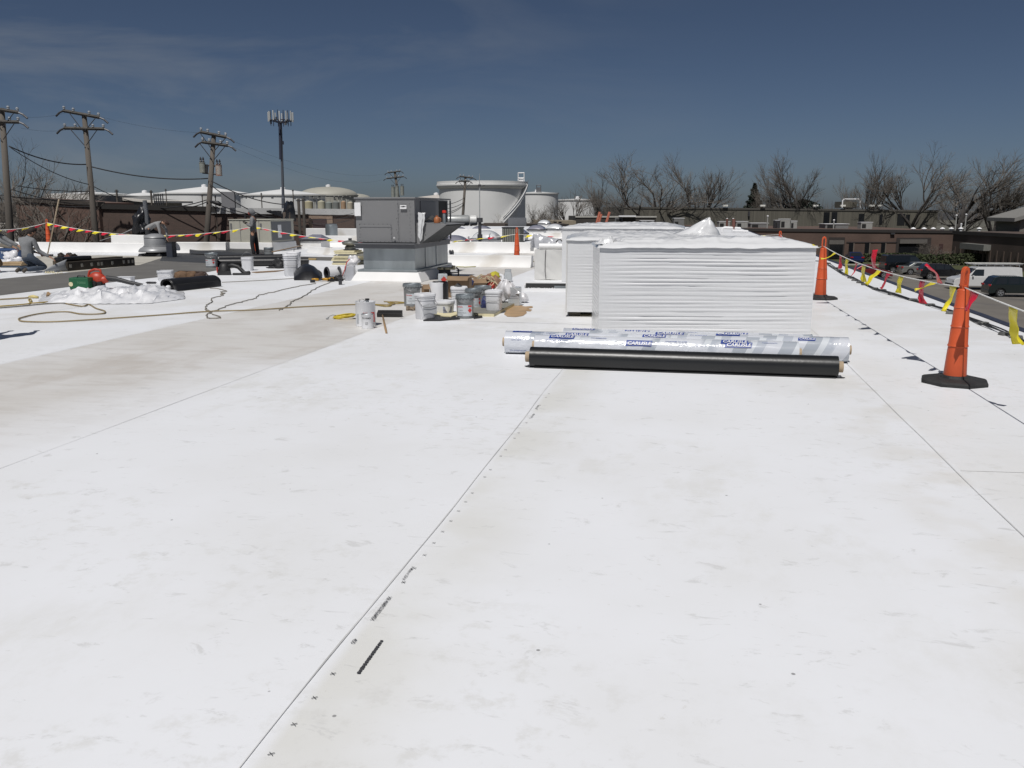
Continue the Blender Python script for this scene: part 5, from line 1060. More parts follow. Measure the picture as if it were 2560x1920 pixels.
# man cut by the left edge
J = dict(pelvis=(-0.35, 0, 0.62), chest=(-0.08, 0.02, 0.90), neck=(-0.02, 0.02, 1.04), head=(-0.05, 0.02, 1.15), face=(0.3, -0.8, -0.5),
         shL=(-0.06, -0.16, 0.96), elL=(0.16, -0.14, 0.82), wrL=(0.40, -0.04, 0.66), curlL=(0, 0, -1), shR=(-0.06, 0.18, 0.96), elR=(0.18, 0.2, 0.80), wrR=(0.44, 0.16, 0.68), curlR=(0, 0, -1),
         hipL=(-0.33, -0.09, 0.58), knL=(0.0, -0.16, 0.45), anL=(-0.08, -0.16, 0.09), toeL=(0.08, -0.18, 0.045), hipR=(-0.33, 0.1, 0.58), knR=(-0.1, 0.2, 0.2), anR=(-0.4, 0.25, 0.1), toeR=(-0.46, 0.25, 0.05))
TANT = mat('tan_trousers', (0.16, 0.11, 0.06), 0.9, var=0.35, scale=5, bump=0.3)
person('man crouching at the very left edge reaching right, dark grey sweatshirt and tan trousers', gp(4, 681), 0, J, HOOD, TANT, hood=False, hair=mat('tan_cap_cloth', (0.28, 0.2, 0.11), 0.9))

# ------------------------------------------------------------------ left working area
# grey mushroom roof fan
def mushroom(label, loc, s, m, name='roof_ventilator', curb=0.25):
    t = thing(name, label, 'roof vent', loc, -TH)
    q = MB(); q.box((0, 0, curb / 2), (0.86 * s, 0.86 * s, curb), top=(0.93, 0.93)); q.build('vent_curb', mat('dark_tarred_curb', (0.035, 0.035, 0.038), 0.8, var=0.3), t, bevel=0.01)
    q = MB(); K_ = 0.62; q.lathe([(r * s, curb + (z) * K_) for r, z in ((0.56, 0.08), (0.565, 0.11), (0.545, 0.2), (0.50, 0.28), (0.42, 0.36), (0.385, 0.385), (0.40, 0.395), (0.395, 0.42), (0.365, 0.43), (0.355, 0.80), (0.33, 0.88), (0.36, 0.885), (0.34, 0.93), (0.25, 1.04), (0.12, 1.10), (0, 1.11))], 40, cap=False); q.lathe([(0.54 * s, curb + 0.06), (0.36 * s, curb + 0.09), (0.3 * s, curb)], 30, cap=False); q.build('fan_hood', m, t, smooth=True)
    q = MB(); q.lathe([(0.33 * s, curb), (0.33 * s, curb + 0.12)], 24); q.build('fan_throat', DARKIN, t, smooth=True)
    return t
SPUN = mat('spun_aluminium', (0.30, 0.305, 0.31), 0.42, 0.3, var=0.1, scale=2, stretch=(1, 1, 0.2))
mushroom('big grey spun-metal mushroom ventilator in front of the bending man', gp(391, 640), 1.03, SPUN, curb=0.10)
ob = thing('dark_crate', 'dark blue-black plastic crate on the right side of the mushroom vent', 'crate', gp(430, 643), R(-8)); q = MB(); q.box((0, 0, 0.25), (0.22, 0.3, 0.5)); q.build('crate_body', mat('blue_black_plastic', (0.03, 0.035, 0.05), 0.5), ob, bevel=0.01)
q = MB(); q.box((0, 0, 0.51), (0.24, 0.32, 0.02)); q.build('crate_rim', BLACK, ob)
# long black roll stack with round white marks
lr = thing('steel_beam_stack', 'long dark brown metal lengths with pale square marks lying beside the kneeling man', 'metal lengths', gp(172, 678), 0)
e1 = gp(338, 664) - gp(172, 678); an = math.atan2(e1.y, e1.x); L1_ = e1.length; lr.rotation_euler = (0, 0, an)
q = MB(); q.box((L1_ / 2, 0.12, 0.12), (L1_, 0.24, 0.24), M=None); q.build('lower_length', mat('dark_brown_steel', (0.035, 0.028, 0.02), 0.7, var=0.4, scale=3), lr, bevel=0.01)
q = MB(); q.box((L1_ * 0.47, 0.40, 0.20), (L1_ * 0.93, 0.26, 0.14)); q.build('upper_length', mat('brown_steel', (0.075, 0.06, 0.042), 0.7, var=0.4, scale=3), lr, bevel=0.008)
q = MB(); q.box((L1_ * 0.2, 0.30, 0.31), (L1_ * 0.42, 0.3, 0.10)); q.build('top_length', EPDM, lr, bevel=0.03)
q = MB()
for f in (0.03, 0.19, 0.33, 0.43, 0.48, 0.64, 0.82, 0.90, 0.965):
    q.box((L1_ * f, -0.006, 0.13), (0.07, 0.008, 0.09))
q.build('pale_mark', mat('pale_mark', (0.30, 0.29, 0.26), 0.8), lr)
# curled grey sheet by the kneeling man
cu_ = thing('metal_sheet', 'curled pale grey sheet standing on edge right of the kneeling man', 'sheet', gp(112, 683), 0); e = gp(171, 678) - gp(112, 683)
q = MB(); q.grid(lambda a, b: Vector((e.x * a, e.y * a - 0.12 * math.sin(PI * b), (0.05 + 0.26 * a ** 0.7) * b + 0.01)), 14, 8); o = q.build('sheet_face', mat('pale_sheet', (0.30, 0.31, 0.32), 0.5, var=0.05), cu_, smooth='all'); sd = o.modifiers.new('t', 'SOLIDIFY'); sd.thickness = 0.006
q = MB(); rn = random.Random(8)
for k in range(26): x = rn.uniform(0.1, 0.55); q.tube([(x, -0.12 + rn.uniform(-0.05, 0.05), 0.01), (x + rn.uniform(-0.08, 0.08), -0.12, rn.uniform(0.01, 0.07))], 0.006, 4)
q.build('foam_offcuts', FOAM, cu_)
dk = thing('debris_pile', 'dark jumbled pile of torn roofing behind the long metal lengths', 'debris', gp(165, 650), 0)
rn = random.Random(6); DK2 = mat('dark_debris', (0.03, 0.024, 0.02), 0.9, var=0.6, scale=7, bump=0.6)
for k in range(9): blob(dk, 'debris_lump', (rn.uniform(-0.4, 0.42), rn.uniform(-0.1, 0.1), rn.uniform(0.05, 0.14)), (rn.uniform(0.08, 0.15), 0.12, rn.uniform(0.06, 0.13)), DK2 if k % 3 else mat('rust_debris', (0.11, 0.045, 0.03), 0.9, var=0.5, scale=9), k * 2.3, 0.5, 12)
# leaning pole
lp = thing('wooden_pole', 'thin pale wooden pole leaning upright beside the left orange cone', 'pole', gp(118, 641), 0); a0 = gp(118, 641); tp2 = at(147, 500, 27.6) - a0
q = MB(); q.tube([(0, 0, 0), tuple(tp2 * 0.5), tuple(tp2)], 0.022, 8); q.build('pole_shaft', mat('pale_wood', (0.52, 0.42, 0.30), 0.7, var=0.1), lp, smooth='all')
q = MB(); q.box((0, 0, 0.04), (0.4, 0.1, 0.07)); q.build('broom_head', DKM, lp, bevel=0.01)
# blue tarp covered tubs, white bag, plank at the left edge
bt = thing('plastic_tub', 'blue plastic tub with white print behind the crouching man', 'tub', gp(38, 647), R(-4)); q = MB(); q.lathe([(0.36, 0), (0.42, 0.30), (0.44, 0.31), (0.44, 0.36)], 24, sq=5); q.build('tub_body', mat('tub_blue', (0.03, 0.07, 0.17), 0.5), bt, smooth=True)
q = MB(); q.box((0.0, 0, 0.40), (1.15, 0.7, 0.07), M=Matrix.Rotation(R(8), 4, 'Y')); q.build('tub_lid', mat('grey_brown_board', (0.16, 0.14, 0.11), 0.8), bt, bevel=0.01)
q = MB(); q.text('TOOLS', 0.09, lambda x, y: Vector((x - 0.05, -0.42, 0.22 + y))); q.build('printed_text', W_PAINT, bt, fix=False)
wb = thing('plastic_bag', 'white crumpled plastic bag between the two crouching men', 'plastic bag', gp(33, 655), 0); blob(wb, 'bag_sheet', (0, 0, 0.12), (0.26, 0.16, 0.17), BAG, 33, 0.6, 26, 11)
pk = thing('plank_stack', 'low stack of tan boards beneath the white bag at the left edge', 'boards', gp(35, 668), R(-3)); 
for k in range(3):
    q = MB(); q.box((0.02 * k, 0.02 * k, 0.03 + 0.05 * k), (0.62, 0.4, 0.045)); q.build('plank', mat('tan_board', (0.36, 0.26, 0.15), 0.8, var=0.2) if k else JEANB, pk, bevel=0.004)
# orange blower and green case
bl = thing('leaf_blower', 'orange leaf blower with a long black tube lying on the plastic sheet', 'leaf blower', gp(245, 722), R(0), None)
ORB = mat('blower_orange', (0.42, 0.045, 0.02), 0.45, var=0.12)
q = MB(); q.ell((0.0, 0, 0.17), (0.17, 0.12, 0.15), 20, 12); q.ell((0.13, 0, 0.16), (0.12, 0.09, 0.08), 14, 8); q.build('blower_housing', ORB, bl, smooth='all')
q = MB(); q.box((0, -0.02, 0.06), (0.26, 0.2, 0.12)); q.lathe([(0.06, 0), (0.06, 0.05), (0, 0.05)], 16, (-0.02, -0.11, 0.09), M=Matrix.Rotation(PI / 2, 4, 'X')); q.build('engine_block', DARKIN, bl, bevel=0.01)
q = MB(); q.tube([(-0.14, 0, 0.14), (-0.17, 0, 0.24), (-0.14, 0, 0.33), (-0.03, 0, 0.37), (0.08, 0, 0.36), (0.10, 0, 0.24)], 0.026, 8); q.build('top_handle', ORB, bl, smooth='all')
q = MB(); q.tube([(0.20, 0, 0.19), (0.42, -0.03, 0.17), (0.75, -0.07, 0.09), (1.10, -0.12, 0.03)], [0.055, 0.05, 0.042, 0.035], 12); q.build('blower_tube', mat('tube_black', (0.03, 0.031, 0.033), 0.5), bl, smooth=True)
q = MB(); q.box((-0.12, -0.05, 0.03), (0.1, 0.1, 0.06)); q.build('fuel_tank', mat('tank_red', (0.5, 0.03, 0.02), 0.4), bl, bevel=0.015)
gc = thing('tool_case', 'green metal tool case left of the orange blower', 'case', gp(206, 724), R(-3)); q = MB(); q.box((0, 0, 0.135), (0.40, 0.24, 0.23)); q.build('case_body', mat('case_green', (0.012, 0.095, 0.04), 0.45, var=0.08), gc, bevel=0.015)
q = MB(); q.text('TOOLS', 0.055, lambda x, y: Vector((x + 0.06, -0.123, 0.15 + y))); q.build('printed_text', mat('pale_green', (0.12, 0.28, 0.16), 0.6), gc, fix=False)
q = MB(); q.lathe([(0.045, 0), (0.045, 0.006), (0, 0.006)], 16, (-0.16, -0.122, 0.12), M=Matrix.Rotation(PI / 2, 4, 'X')); q.build('round_emblem', FOAM, gc)
q = MB(); q.box((-0.05, -0.04, 0.008), (0.3, 0.1, 0.018)); q.build('case_foot', DARKIN, gc)
q = MB(); q.tube([(-0.08, 0, 0.25), (-0.07, 0, 0.28), (0.07, 0, 0.28), (0.08, 0, 0.25)], 0.012, 6); q.build('case_handle', BLACK, gc, smooth='all')
# big crumpled clear sheet
ps = thing('plastic_sheet', 'large crumpled translucent plastic sheet lying under the orange blower', 'plastic sheet', gp(250, 750), R(1)); a0 = gp(250, 750)
SHEET = mat('crumpled_clear_sheet', (0.82, 0.82, 0.83), 0.25, var=0.03, coat=0.4, bump=0.12, bscale=9)
q = MB()
def psf(a, b):
    px = lerp(95, 462, a) + (1 - a) * b * 20; lo = 757 + 4 * math.sin(a * 3.1) - 18 * max(0, a - 0.75) * 2; hi = 731 - 10 * max(0, a - 0.45) + 6 * math.sin(a * 7) 
    p = gp(px, lerp(lo, hi, b)) - a0; ed = min(1, 5 * min(a, 1 - a)) * min(1, 4 * min(b, 1 - b))
    rg = lambda x_, y_, s_: max(0, 1 - 2.6 * abs(nv(x_, y_, s_)))
    z = 0.008 + ed * (0.03 + 0.07 * rg(p.x * 1.5, p.y * 1.2, 5) + 0.06 * rg(p.x * 2.6 + p.y, p.y * 2.2, 8) + 0.035 * rg(p.x * 6 - p.y * 3, p.y * 6, 2) + 0.015 * nv(p.x * 14, p.y * 14, 3))
    return Vector((p.x, p.y, z))
q.grid(psf, 64, 20); rn = random.Random(19); q.v = [(x + rn.uniform(-.02, .02), y + rn.uniform(-.02, .02), max(0.006, z * 1.1 + rn.uniform(-.005, .005))) for x, y, z in q.v]; q.f = [t_ for f in q.f for t_ in ((f[0], f[1], f[2]), (f[0], f[2], f[3]))]; q.m = [0] * len(q.f); q.build('sheet_fold', SHEET, ps, smooth=True)
bl.location.z = 0.03
scrap('small tan wooden block left of the clear sheet', [(116, 746), (118, 737), (122, 736), (129, 742), (124, 744)], 0.05, WOOD, 'wood_block', 'block')
yb = thing('yellow_connector', 'pale yellow cord connector at the end of the upper tan cord', 'connector', gp(84, 746), R(-5)); q = MB(); q.tube([(-0.09, 0, 0.03), (0.0, 0, 0.035), (0.09, 0, 0.02)], [0.018, 0.03, 0.022], 8); q.build('connector_body', mat('pale_yellow', (0.60, 0.50, 0.20), 0.5), yb, smooth='all')
# pails on the left
pail('grey metal pail left of the long black rolls with a pale label', gp(530, 669), 0, h=0.40, r=0.165, lumpy=False)
sqpail('white pail with raised wire handle between the long rolls and the black hose machine', gp(620, 676), R(5), h=0.36, r=0.15, lid=False, bail='up', group='white plastic pails')
sqpail('front white pail of the stacked pair beside the black membrane heap', gp(728, 690), R(20), h=0.52, r=0.17, lid=True, bail='front')
sqpail('rear white pail of the stacked pair with an uneven lid', gp(736, 674), R(0), h=0.47, r=0.17)
pail('grey metal pail with red mark behind the long black rolls', gp(673, 644), 0, h=0.33, r=0.155, marks=None, lumpy=False)
sqpail('tall white pail right behind the legs of the standing man', gp(645, 626), R(0), h=0.45, r=0.15, bail=None)
sqpail('low white pail holding yellow tools left of the brown tool bag', gp(415, 702), R(12), h=0.24, r=0.17, lid=False, bail='front')
wbx = thing('white_box', 'small flat white box behind the blower tube', 'box', gp(315, 706), R(-4)); q = MB(); q.box((0, 0, 0.06), (0.33, 0.2, 0.12)); q.build('box_body', PWHITE, wbx, bevel=0.01); q = MB(); q.box((0, 0, 0.125), (0.35, 0.22, 0.012)); q.build('box_lid', PWHITE, wbx, bevel=0.003)
bt_ = thing('drill_bit', 'dark twisted auger bit lying behind the blower tube', 'drill bit', gp(365, 710), R(-3)); q = MB(); q.tube([(0, 0, 0.03), (0.24, 0, 0.03)], [0.012, 0.012], 6)
for k in range(8): q.ell((0.03 + 0.026 * k, 0, 0.03), (0.01, 0.028, 0.028), 8, 5)
q.build('bit_shaft', DKM, bt_, smooth='all')
# brown tool bag, black machine
tb_ = thing('tool_belt', 'brown leather tool belt with pouches lying left of the black hose machine', 'tool belt', gp(478, 697), 0)
LEA = mat('brown_leather', (0.13, 0.075, 0.04), 0.8, var=0.35, scale=6, bump=0.3); LEAD = mat('dark_leather', (0.05, 0.03, 0.022), 0.8, var=0.3)
blob(tb_, 'pouch', (-0.22, 0, 0.08), (0.17, 0.10, 0.11), LEA, 2, 0.2); blob(tb_, 'pouch', (0.02, 0, 0.08), (0.14, 0.1, 0.11), LEA, 6, 0.2); blob(tb_, 'pouch', (0.22, 0, 0.07), (0.13, 0.1, 0.10), LEAD, 9, 0.25)
q = MB(); q.tube([(-0.52, 0, 0.02), (-0.42, 0, 0.03), (-0.36, 0.05, 0.14), (-0.3, 0.06, 0.17), (0.05, 0.08, 0.16), (0.32, 0.06, 0.15), (0.42, 0, 0.05), (0.5, -0.02, 0.03), (0.54, 0, 0.07)], 0.02, 6); q.build('belt_strap', LEAD, tb_, smooth='all')
vm = thing('shop_vacuum', 'black shop vacuum with a thick ribbed hose curled to its right', 'vacuum', gp(562, 687), 0)
q = MB(); q.lathe([(0.13, 0), (0.16, 0.02), (0.15, 0.12), (0.13, 0.2), (0.11, 0.25), (0.07, 0.29), (0, 0.30)], 20); q.box((0.02, -0.1, 0.05), (0.3, 0.12, 0.1)); q.build('vacuum_body', BLACK, vm, smooth=True)
q = MB(); q.box((-0.145, -0.1, 0.13), (0.02, 0.06, 0.14)); q.build('red_latch', LRED, vm)
q = MB(); q.tube([(0.06, 0, 0.2), (0.2, 0, 0.24), (0.36, -0.02, 0.2), (0.46, -0.04, 0.1), (0.52, -0.05, 0.05), (0.66, -0.05, 0.05)], [0.05, 0.055, 0.055, 0.05, 0.05, 0.035], 10); q.build('vacuum_hose', BLACK, vm, smooth='all')
q = MB(); q.box((0.45, -0.1, 0.03), (0.42, 0.07, 0.05), rz=0.1); q.box((0.62, -0.06, 0.05), (0.06, 0.08, 0.1)); q.build('floor_nozzle', BLACK, vm, bevel=0.01)
scrap('long thin strip of brown debris right of the white pail with raised handle', [(628, 681), (680, 678), (715, 676), (690, 680), (640, 683)], 0.012, CARD, 'debris_strip', 'debris')
# short black roll in front
sr = thing('membrane_roll', 'short fat black membrane roll lying askew in the left foreground', 'membrane roll', gp(428, 728), 0, 'membrane rolls'); a0 = gp(428, 728); e = gp(548, 716) - a0
an = math.atan2(e.y, e.x); sr.rotation_euler = (0, 0, an); Ls = e.length
q = MB()
def srf(a, b):
    th = 2 * PI * a * 2.1; r = 0.085 + 0.045 * a * 1.0 + 0.006 * nv(b * 4, a * 3, 2); x = b * Ls * (1 + 0.03 * math.sin(th)); fl = 0.8
    return Vector((x, 0.13 - r * 1.5 * math.cos(th), 0.125 - r * 0.95 * math.sin(th)))
q.grid(srf, 70, 30); q.grid(lambda a, b: Vector((b * Ls - 0.08 * (1 - b) * a, 0.13 - 0.195 + 0.0 - 0.13 * a * (1 - b) , 0.12 - 0.11 * a)), 6, 12); o = q.build('roll_sheet', EPDM, sr, smooth='all', fix=False); sd = o.modifiers.new('t', 'SOLIDIFY'); sd.thickness = 0.006
q = MB(); q.ell((-0.02, 0.05, 0.07), (0.07, 0.05, 0.05), 10, 8); q.build('white_lining', PWHITE, sr, smooth='all')
# long dark rolls
def lroll(label, a, b, r, m=None, core=True, grp='membrane rolls', lift=0):
    A_, B_ = gp(*a), gp(*b); t = thing('membrane_roll', label, 'membrane roll', A_ + Vector((0, 0, lift)), math.atan2((B_ - A_).y, (B_ - A_).x), grp); L_ = (B_ - A_).length
    q = MB(); q.lathe([(r * 0.35, 0), (r, 0), (r * 1.01, L_ * 0.3), (r * 0.99, L_ * 0.7), (r, L_), (r * 0.35, L_), (r * 0.35, 0)], 26, (0, 0, r), M=Matrix.Rotation(PI / 2, 4, 'Y'), cap=False); q.build('roll_sheet', m or EPDM, t, smooth=True)
    q = MB(); q.lathe([(r * 0.28, -0.02), (r * 0.35, -0.02), (r * 0.35, L_ + 0.02), (r * 0.28, L_ + 0.02)], 16, (0, 0, r), M=Matrix.Rotation(PI / 2, 4, 'Y')); q.build('roll_core', W_PAINT if core else DARKIN, t, smooth=True); return t
lroll('long black membrane roll running behind the white pails toward the board stack', (540, 667), (772, 664), 0.12)
lroll('second long black roll lying just behind the first', (548, 657), (722, 654), 0.12)
# wide dark folded sheet further back
dsh = thing('membrane_sheet', 'wide folded dark membrane sheet lying behind the standing man', 'membrane sheet', gp(475, 634), 0); a0 = gp(475, 634)
q = MB()
P4 = [gp(*p) - a0 for p in ((474, 636), (662, 644), (662, 628), (478, 622))]
q.grid(lambda a, b: (P4[0].lerp(P4[1], a)).lerp(P4[3].lerp(P4[2], a), b) + Vector((0, 0, 0.03 + (0.16 if 0.02 < b < 0.95 else 0.0) * (0.7 + 0.5 * nv(a * 4, b * 2, 1)) * (1 - 0.5 * a))), 30, 12)
q.build('sheet_fold', mat('charcoal_sheet', (0.035, 0.037, 0.04), 0.55, var=0.3, scale=0.6, bump=0.1), dsh, smooth='all')
q = MB(); q.tube([P4[3] + Vector((0, 0, 0.2)), P4[3].lerp(P4[2], 0.5) + Vector((0, 0.1, 0.2)), P4[2] + Vector((0.6, 0, 0.12))], 0.07, 8); q.build('rolled_edge', EPDM, dsh, smooth='all')
# black membrane heap and two open rolls near the unit
bh = thing('membrane_heap', 'loose black membrane piece humped up right of the stacked white pails', 'membrane', gp(790, 700), 0); a0 = gp(790, 700)
q = MB()
def bhf(a, b):
    p = gp(lerp(735, 805, a), lerp(701, 683, b)) - a0; z = 0.30 * math.sin(PI * min(1, a * 0.92 + 0.06)) ** 0.8 * math.sin(PI * min(1, 0.15 + b * 0.7)) + 0.03 * nv(a * 5, b * 5, 1)
    return Vector((p.x, p.y, max(0.006, z * (1 if 0 < b else 0.05))))
q.grid(bhf, 30, 14); q.build('membrane_fold', EPDM, bh, smooth='all')
def openroll(label, loc, rz, L_, r, m_in=EPDM, m_out=None, inner=0.62):
    t = thing('membrane_roll', label, 'membrane roll', loc, rz, 'membrane rolls')
    q = MB(); q.lathe([(r, 0.004), (r * 1.0, L_), (r * 0.9, L_)], 30, (0, 0, r), M=Matrix.Rotation(-PI / 2, 4, 'X'), cap=False); q.build('white_outer_face', m_out or PWHITE, t, smooth=True)
    q = MB(); q.lathe([(r * inner, 0), (r * 0.97, -0.012), (r * 0.99, 0), (r * 0.97, L_ * 0.6)], 30, (0, 0, r), M=Matrix.Rotation(-PI / 2, 4, 'X'), cap=False); q.lathe([(r * inner, 0), (r * inner, L_), (0, L_)], 30, (0, 0, r), M=Matrix.Rotation(-PI / 2, 4, 'X'), cap=False); q.build('black_inner_face', m_in, t, smooth=True)
    q = MB()
    for k in range(3): rr = r * (inner + 0.10 + 0.1 * k); q.tube([(rr * math.cos(a), -0.014, r + rr * math.sin(a)) for a in [2 * PI * i / 26 for i in range(27)]], 0.006, 4)
    q.build('spiral_edge', DKM, t, smooth='all'); return t
openroll('open-ended membrane roll, black inside and white outside, left of the pair near the unit', gp(818, 699), R(-52), 1.6, 0.15)
openroll('open-ended membrane roll with grey fleece inside, right of the pair near the unit', gp(849, 699), R(-58), 1.1, 0.155, m_in=mat('grey_fleece', (0.12, 0.12, 0.125), 0.9, var=0.3), inner=0.5)
bx = thing('tool_box', 'clear-lidded parts box against the white curb flashing', 'box', gp(876, 701), R(-TH)); q = MB(); q.box((0, 0, 0.17), (0.22, 0.2, 0.34)); q.build('box_body', CLEAR, bx, bevel=0.01); q = MB(); q.box((-0.02, 0.02, 0.21), (0.18, 0.14, 0.2)); q.build('parts_inside', DK2, bx)
q = MB(); q.tube([(-0.17, -0.1, 0.1), (-0.1, -0.12, 0.25), (-0.05, -0.1, 0.42), (0.02, -0.1, 0.5)], 0.009, 6); q.build('red_strap', LRED, bx, smooth='all')
wt = thing('white_bag', 'crumpled white sack lying between the foam boards and the unit curb', 'sack', gp(884, 690) + Vector((0, 0, 0.24)), 0); blob(wt, 'sack_sheet', (0, 0, 0.12), (0.16, 0.14, 0.13), BAG, 41, 0.35)
# drills
def drill(label, loc, rz):
    t = thing('cordless_drill', label, 'drill', loc, rz, 'cordless drills'); Y_ = mat('drill_yellow', (0.50, 0.26, 0.02), 0.45)
    q = MB(); q.tube([(-0.09, 0, 0.05), (-0.02, 0, 0.055), (0.06, 0, 0.05)], [0.03, 0.034, 0.03], 10); q.build('drill_body', Y_, t, smooth='all')
    q = MB(); q.tube([(0.06, 0, 0.05), (0.11, 0, 0.05), (0.16, 0, 0.05)], [0.026, 0.02, 0.006], 10); q.tube([(-0.04, 0, 0.045), (-0.06, -0.13, 0.035)], [0.022, 0.02], 8); q.build('drill_grip', BLACK, t, smooth='all')
    q = MB(); q.box((-0.065, -0.16, 0.035), (0.11, 0.06, 0.06)); q.build('battery', BLACK, t, bevel=0.008); return t
drill('yellow cordless drill left in the tool row in front of the black membrane heap', gp(790, 705), R(10)); drill('yellow cordless drill in the middle of the tool row', gp(812, 704), R(160)); drill('yellow cordless drill right in the tool row beside the grey canister', gp(831, 703), R(30))
th_ = thing('tool_heap', 'jumble of black tools and cords right of the yellow drills', 'tools', gp(846, 703), 0); blob(th_, 'tool_lump', (0, 0, 0.06), (0.1, 0.08, 0.07), BLACK, 50, 0.5); blob(th_, 'tool_lump', (-0.16, 0.02, 0.05), (0.1, 0.07, 0.05), BLACK, 51, 0.5)
cn = thing('canister', 'small grey ribbed canister standing in front of the tool row', 'canister', gp(851, 712), 0); q = MB(); q.lathe([(0.035, 0), (0.038, 0.01), (0.038, 0.1), (0.03, 0.12), (0.045, 0.125), (0.045, 0.18), (0, 0.18)], 12); q.build('canister_body', DKM, cn, smooth=True); q = MB(); q.lathe([(0.05, 0.181), (0.05, 0.21), (0, 0.21)], 12); q.build('canister_cap', BLACK, cn)
# stack of foam boards with the little vent on it
fs_ = thing('board_stack', 'stack of pale yellow foam boards left of the grey rooftop unit', 'board stack', gp(834, 662), R(-8), None); rn = random.Random(3)
for k in range(8):
    q = MB(); q.box((0.37 + rn.uniform(-0.04, 0.05) + (0.18 if k == 5 else 0), 0.35 + rn.uniform(-0.03, 0.03), 0.03 + 0.052 * k), (0.78 - 0.05 * (k > 5) * (k - 4), 0.75, 0.046), rz=rn.uniform(-0.06, 0.06)); q.build('foam_board', FOAM if k % 4 != 1 else FOAMTOP, fs_)
sv_ = thing('roof_ventilator', 'small tarnished metal vent cap sitting on top of the foam board stack', 'roof vent', gp(834, 662) + Matrix.Rotation(R(-8), 3, 'Z') @ Vector((0.42, 0.35, 0.43)), 0)
q = MB(); q.lathe([(0.16, 0.02), (0.17, 0.08), (0.12, 0.13), (0.22, 0.15), (0.25, 0.2), (0.24, 0.23), (0.15, 0.27), (0.05, 0.28), (0, 0.28)], 24); q.build('vent_cap', mat('tarnished_metal', (0.22, 0.22, 0.2), 0.5, 0.5, var=0.5, scale=6), sv_, smooth=True); q = MB(); q.box((0.0, 0, 0.31), (0.1, 0.06, 0.07)); q.build('vent_bracket', DKM, sv_, bevel=0.01)
q = MB(); q.box((0.02, 0, 0.01), (0.4, 0.4, 0.02)); q.build('vent_flange', DKM, sv_)
yt = thing('yellow_level', 'yellow and black tool lying on the dark sheet behind the stacked pails', 'tool', gp(716, 650), R(-4)); q = MB(); q.box((0, 0, 0.04), (0.2, 0.1, 0.07)); q.build('tool_body', mat('mustard', (0.42, 0.32, 0.05), 0.5, var=0.3), yt, bevel=0.02); q = MB(); q.box((0.55, 0, 0.03), (0.9, 0.06, 0.05)); q.build('tool_rail', mat('tan_rail', (0.45, 0.32, 0.14), 0.6), yt, bevel=0.005)
dm_ = thing('debris_pile', 'small black debris lump in front of the long rolls left of the stacked pails', 'debris', gp(698, 671), 0); blob(dm_, 'debris_lump', (0, 0, 0.1), (0.17, 0.1, 0.15), BLACK, 60, 0.5); blob(dm_, 'debris_lump', (-0.18, 0, 0.03), (0.13, 0.06, 0.03), BLACK, 61, 0.5)
jk = thing('hand_rake', 'long thin handled tool propped on a stick behind the grey red-marked pail', 'tool', gp(735, 634), 0); a0 = gp(735, 634); q = MB(); q.tube([at(680, 630, 28.6) - a0, at(755, 614, 31.4) - a0], 0.018, 6); q.build('tool_handle', WOOD, jk, smooth='all'); q = MB(); q.tube([(0, 0, 0), at(735, 619, a0.y) - a0], 0.012, 6); q.build('prop_stick', DKM, jk, smooth='all')
# an unseen worker just left of the view throws the dark shadow there
J = dict(pelvis=(0, 0, 0.92), chest=(0.02, 0, 1.26), neck=(0.02, 0, 1.45), head=(0.03, 0, 1.56), face=(1, 0, -0.2), shL=(0.02, -0.18, 1.36), elL=(0.20, -0.2, 1.2), wrL=(0.42, -0.18, 1.22), curlL=(0, 0, -1), shR=(0.02, 0.18, 1.36), elR=(0.2, 0.2, 1.18), wrR=(0.44, 0.18, 1.24), curlR=(0, 0, -1),
         hipL=(0, -0.09, 0.86), knL=(0.03, -0.1, 0.47), anL=(0, -0.1, 0.09), toeL=(0.15, -0.1, 0.045), hipR=(0, 0.09, 0.86), knR=(0.03, 0.1, 0.47), anR=(0, 0.12, 0.09), toeR=(0.15, 0.12, 0.045))
s0 = gp(25, 840); person('man standing just outside the left edge whose shadow reaches into view', Vector((s0.x - 0.21, s0.y - 0.70, 0)), R(100), J, HOOD, JEAN, hood=False, hair=HAIRD)
# ------------------------------------------------------------------ units, vents, skylights further back on the roof
BEI = mat('beige_enamel', (0.40, 0.39, 0.33), 0.5, var=0.04)
pc0 = gp(563, 634); cu = thing('condenser_unit', 'beige metal condenser cabinet behind the standing man on a white curb', 'rooftop unit', pc0 + Vector((-0.3, 1.6, 0)), -TH)
k_ = (pc0.y + 1.6) / F; Wc = 108 * k_ * 1.02; zc0 = H - (603 - 525) * k_; zc1 = H - (549 - 525) * k_
q = MB(); q.box((Wc / 2, 1.0, (zc0 + zc1) / 2), (Wc, 2.0, zc1 - zc0)); q.build('cabinet', BEI, cu, bevel=0.01)
q = MB(); q.box((Wc / 2, 1.0, zc1 + 0.012), (Wc + 0.05, 2.06, 0.03)); q.build('top_panel', BEI, cu, bevel=0.01)
q = MB()
for f in (0.265, 0.72): q.box((Wc * f, -0.006, (zc0 + zc1) / 2), (0.012, 0.012, zc1 - zc0 - 0.04))
q.build('panel_seam', GREYD, cu)
for f in (0.035, 0.755):
    q = MB(); q.box((Wc * f + 0.02, -0.01, zc1 - 0.24), (0.07, 0.012, 0.22)); q.build('warning_label', INK, cu)
q = MB(); q.box((Wc / 2, 1.0, zc0 / 2), (Wc + 0.14, 2.2, zc0), top=(0.97, 0.97)); q.build('curb', TPO, cu, bevel=0.02)
q = MB(); q.box((Wc + 0.004, 0.9, (zc0 + zc1) / 2), (0.012, 1.7, (zc1 - zc0) * 0.85)); q.build('side_panel', GREYD, cu, bevel=0.004)
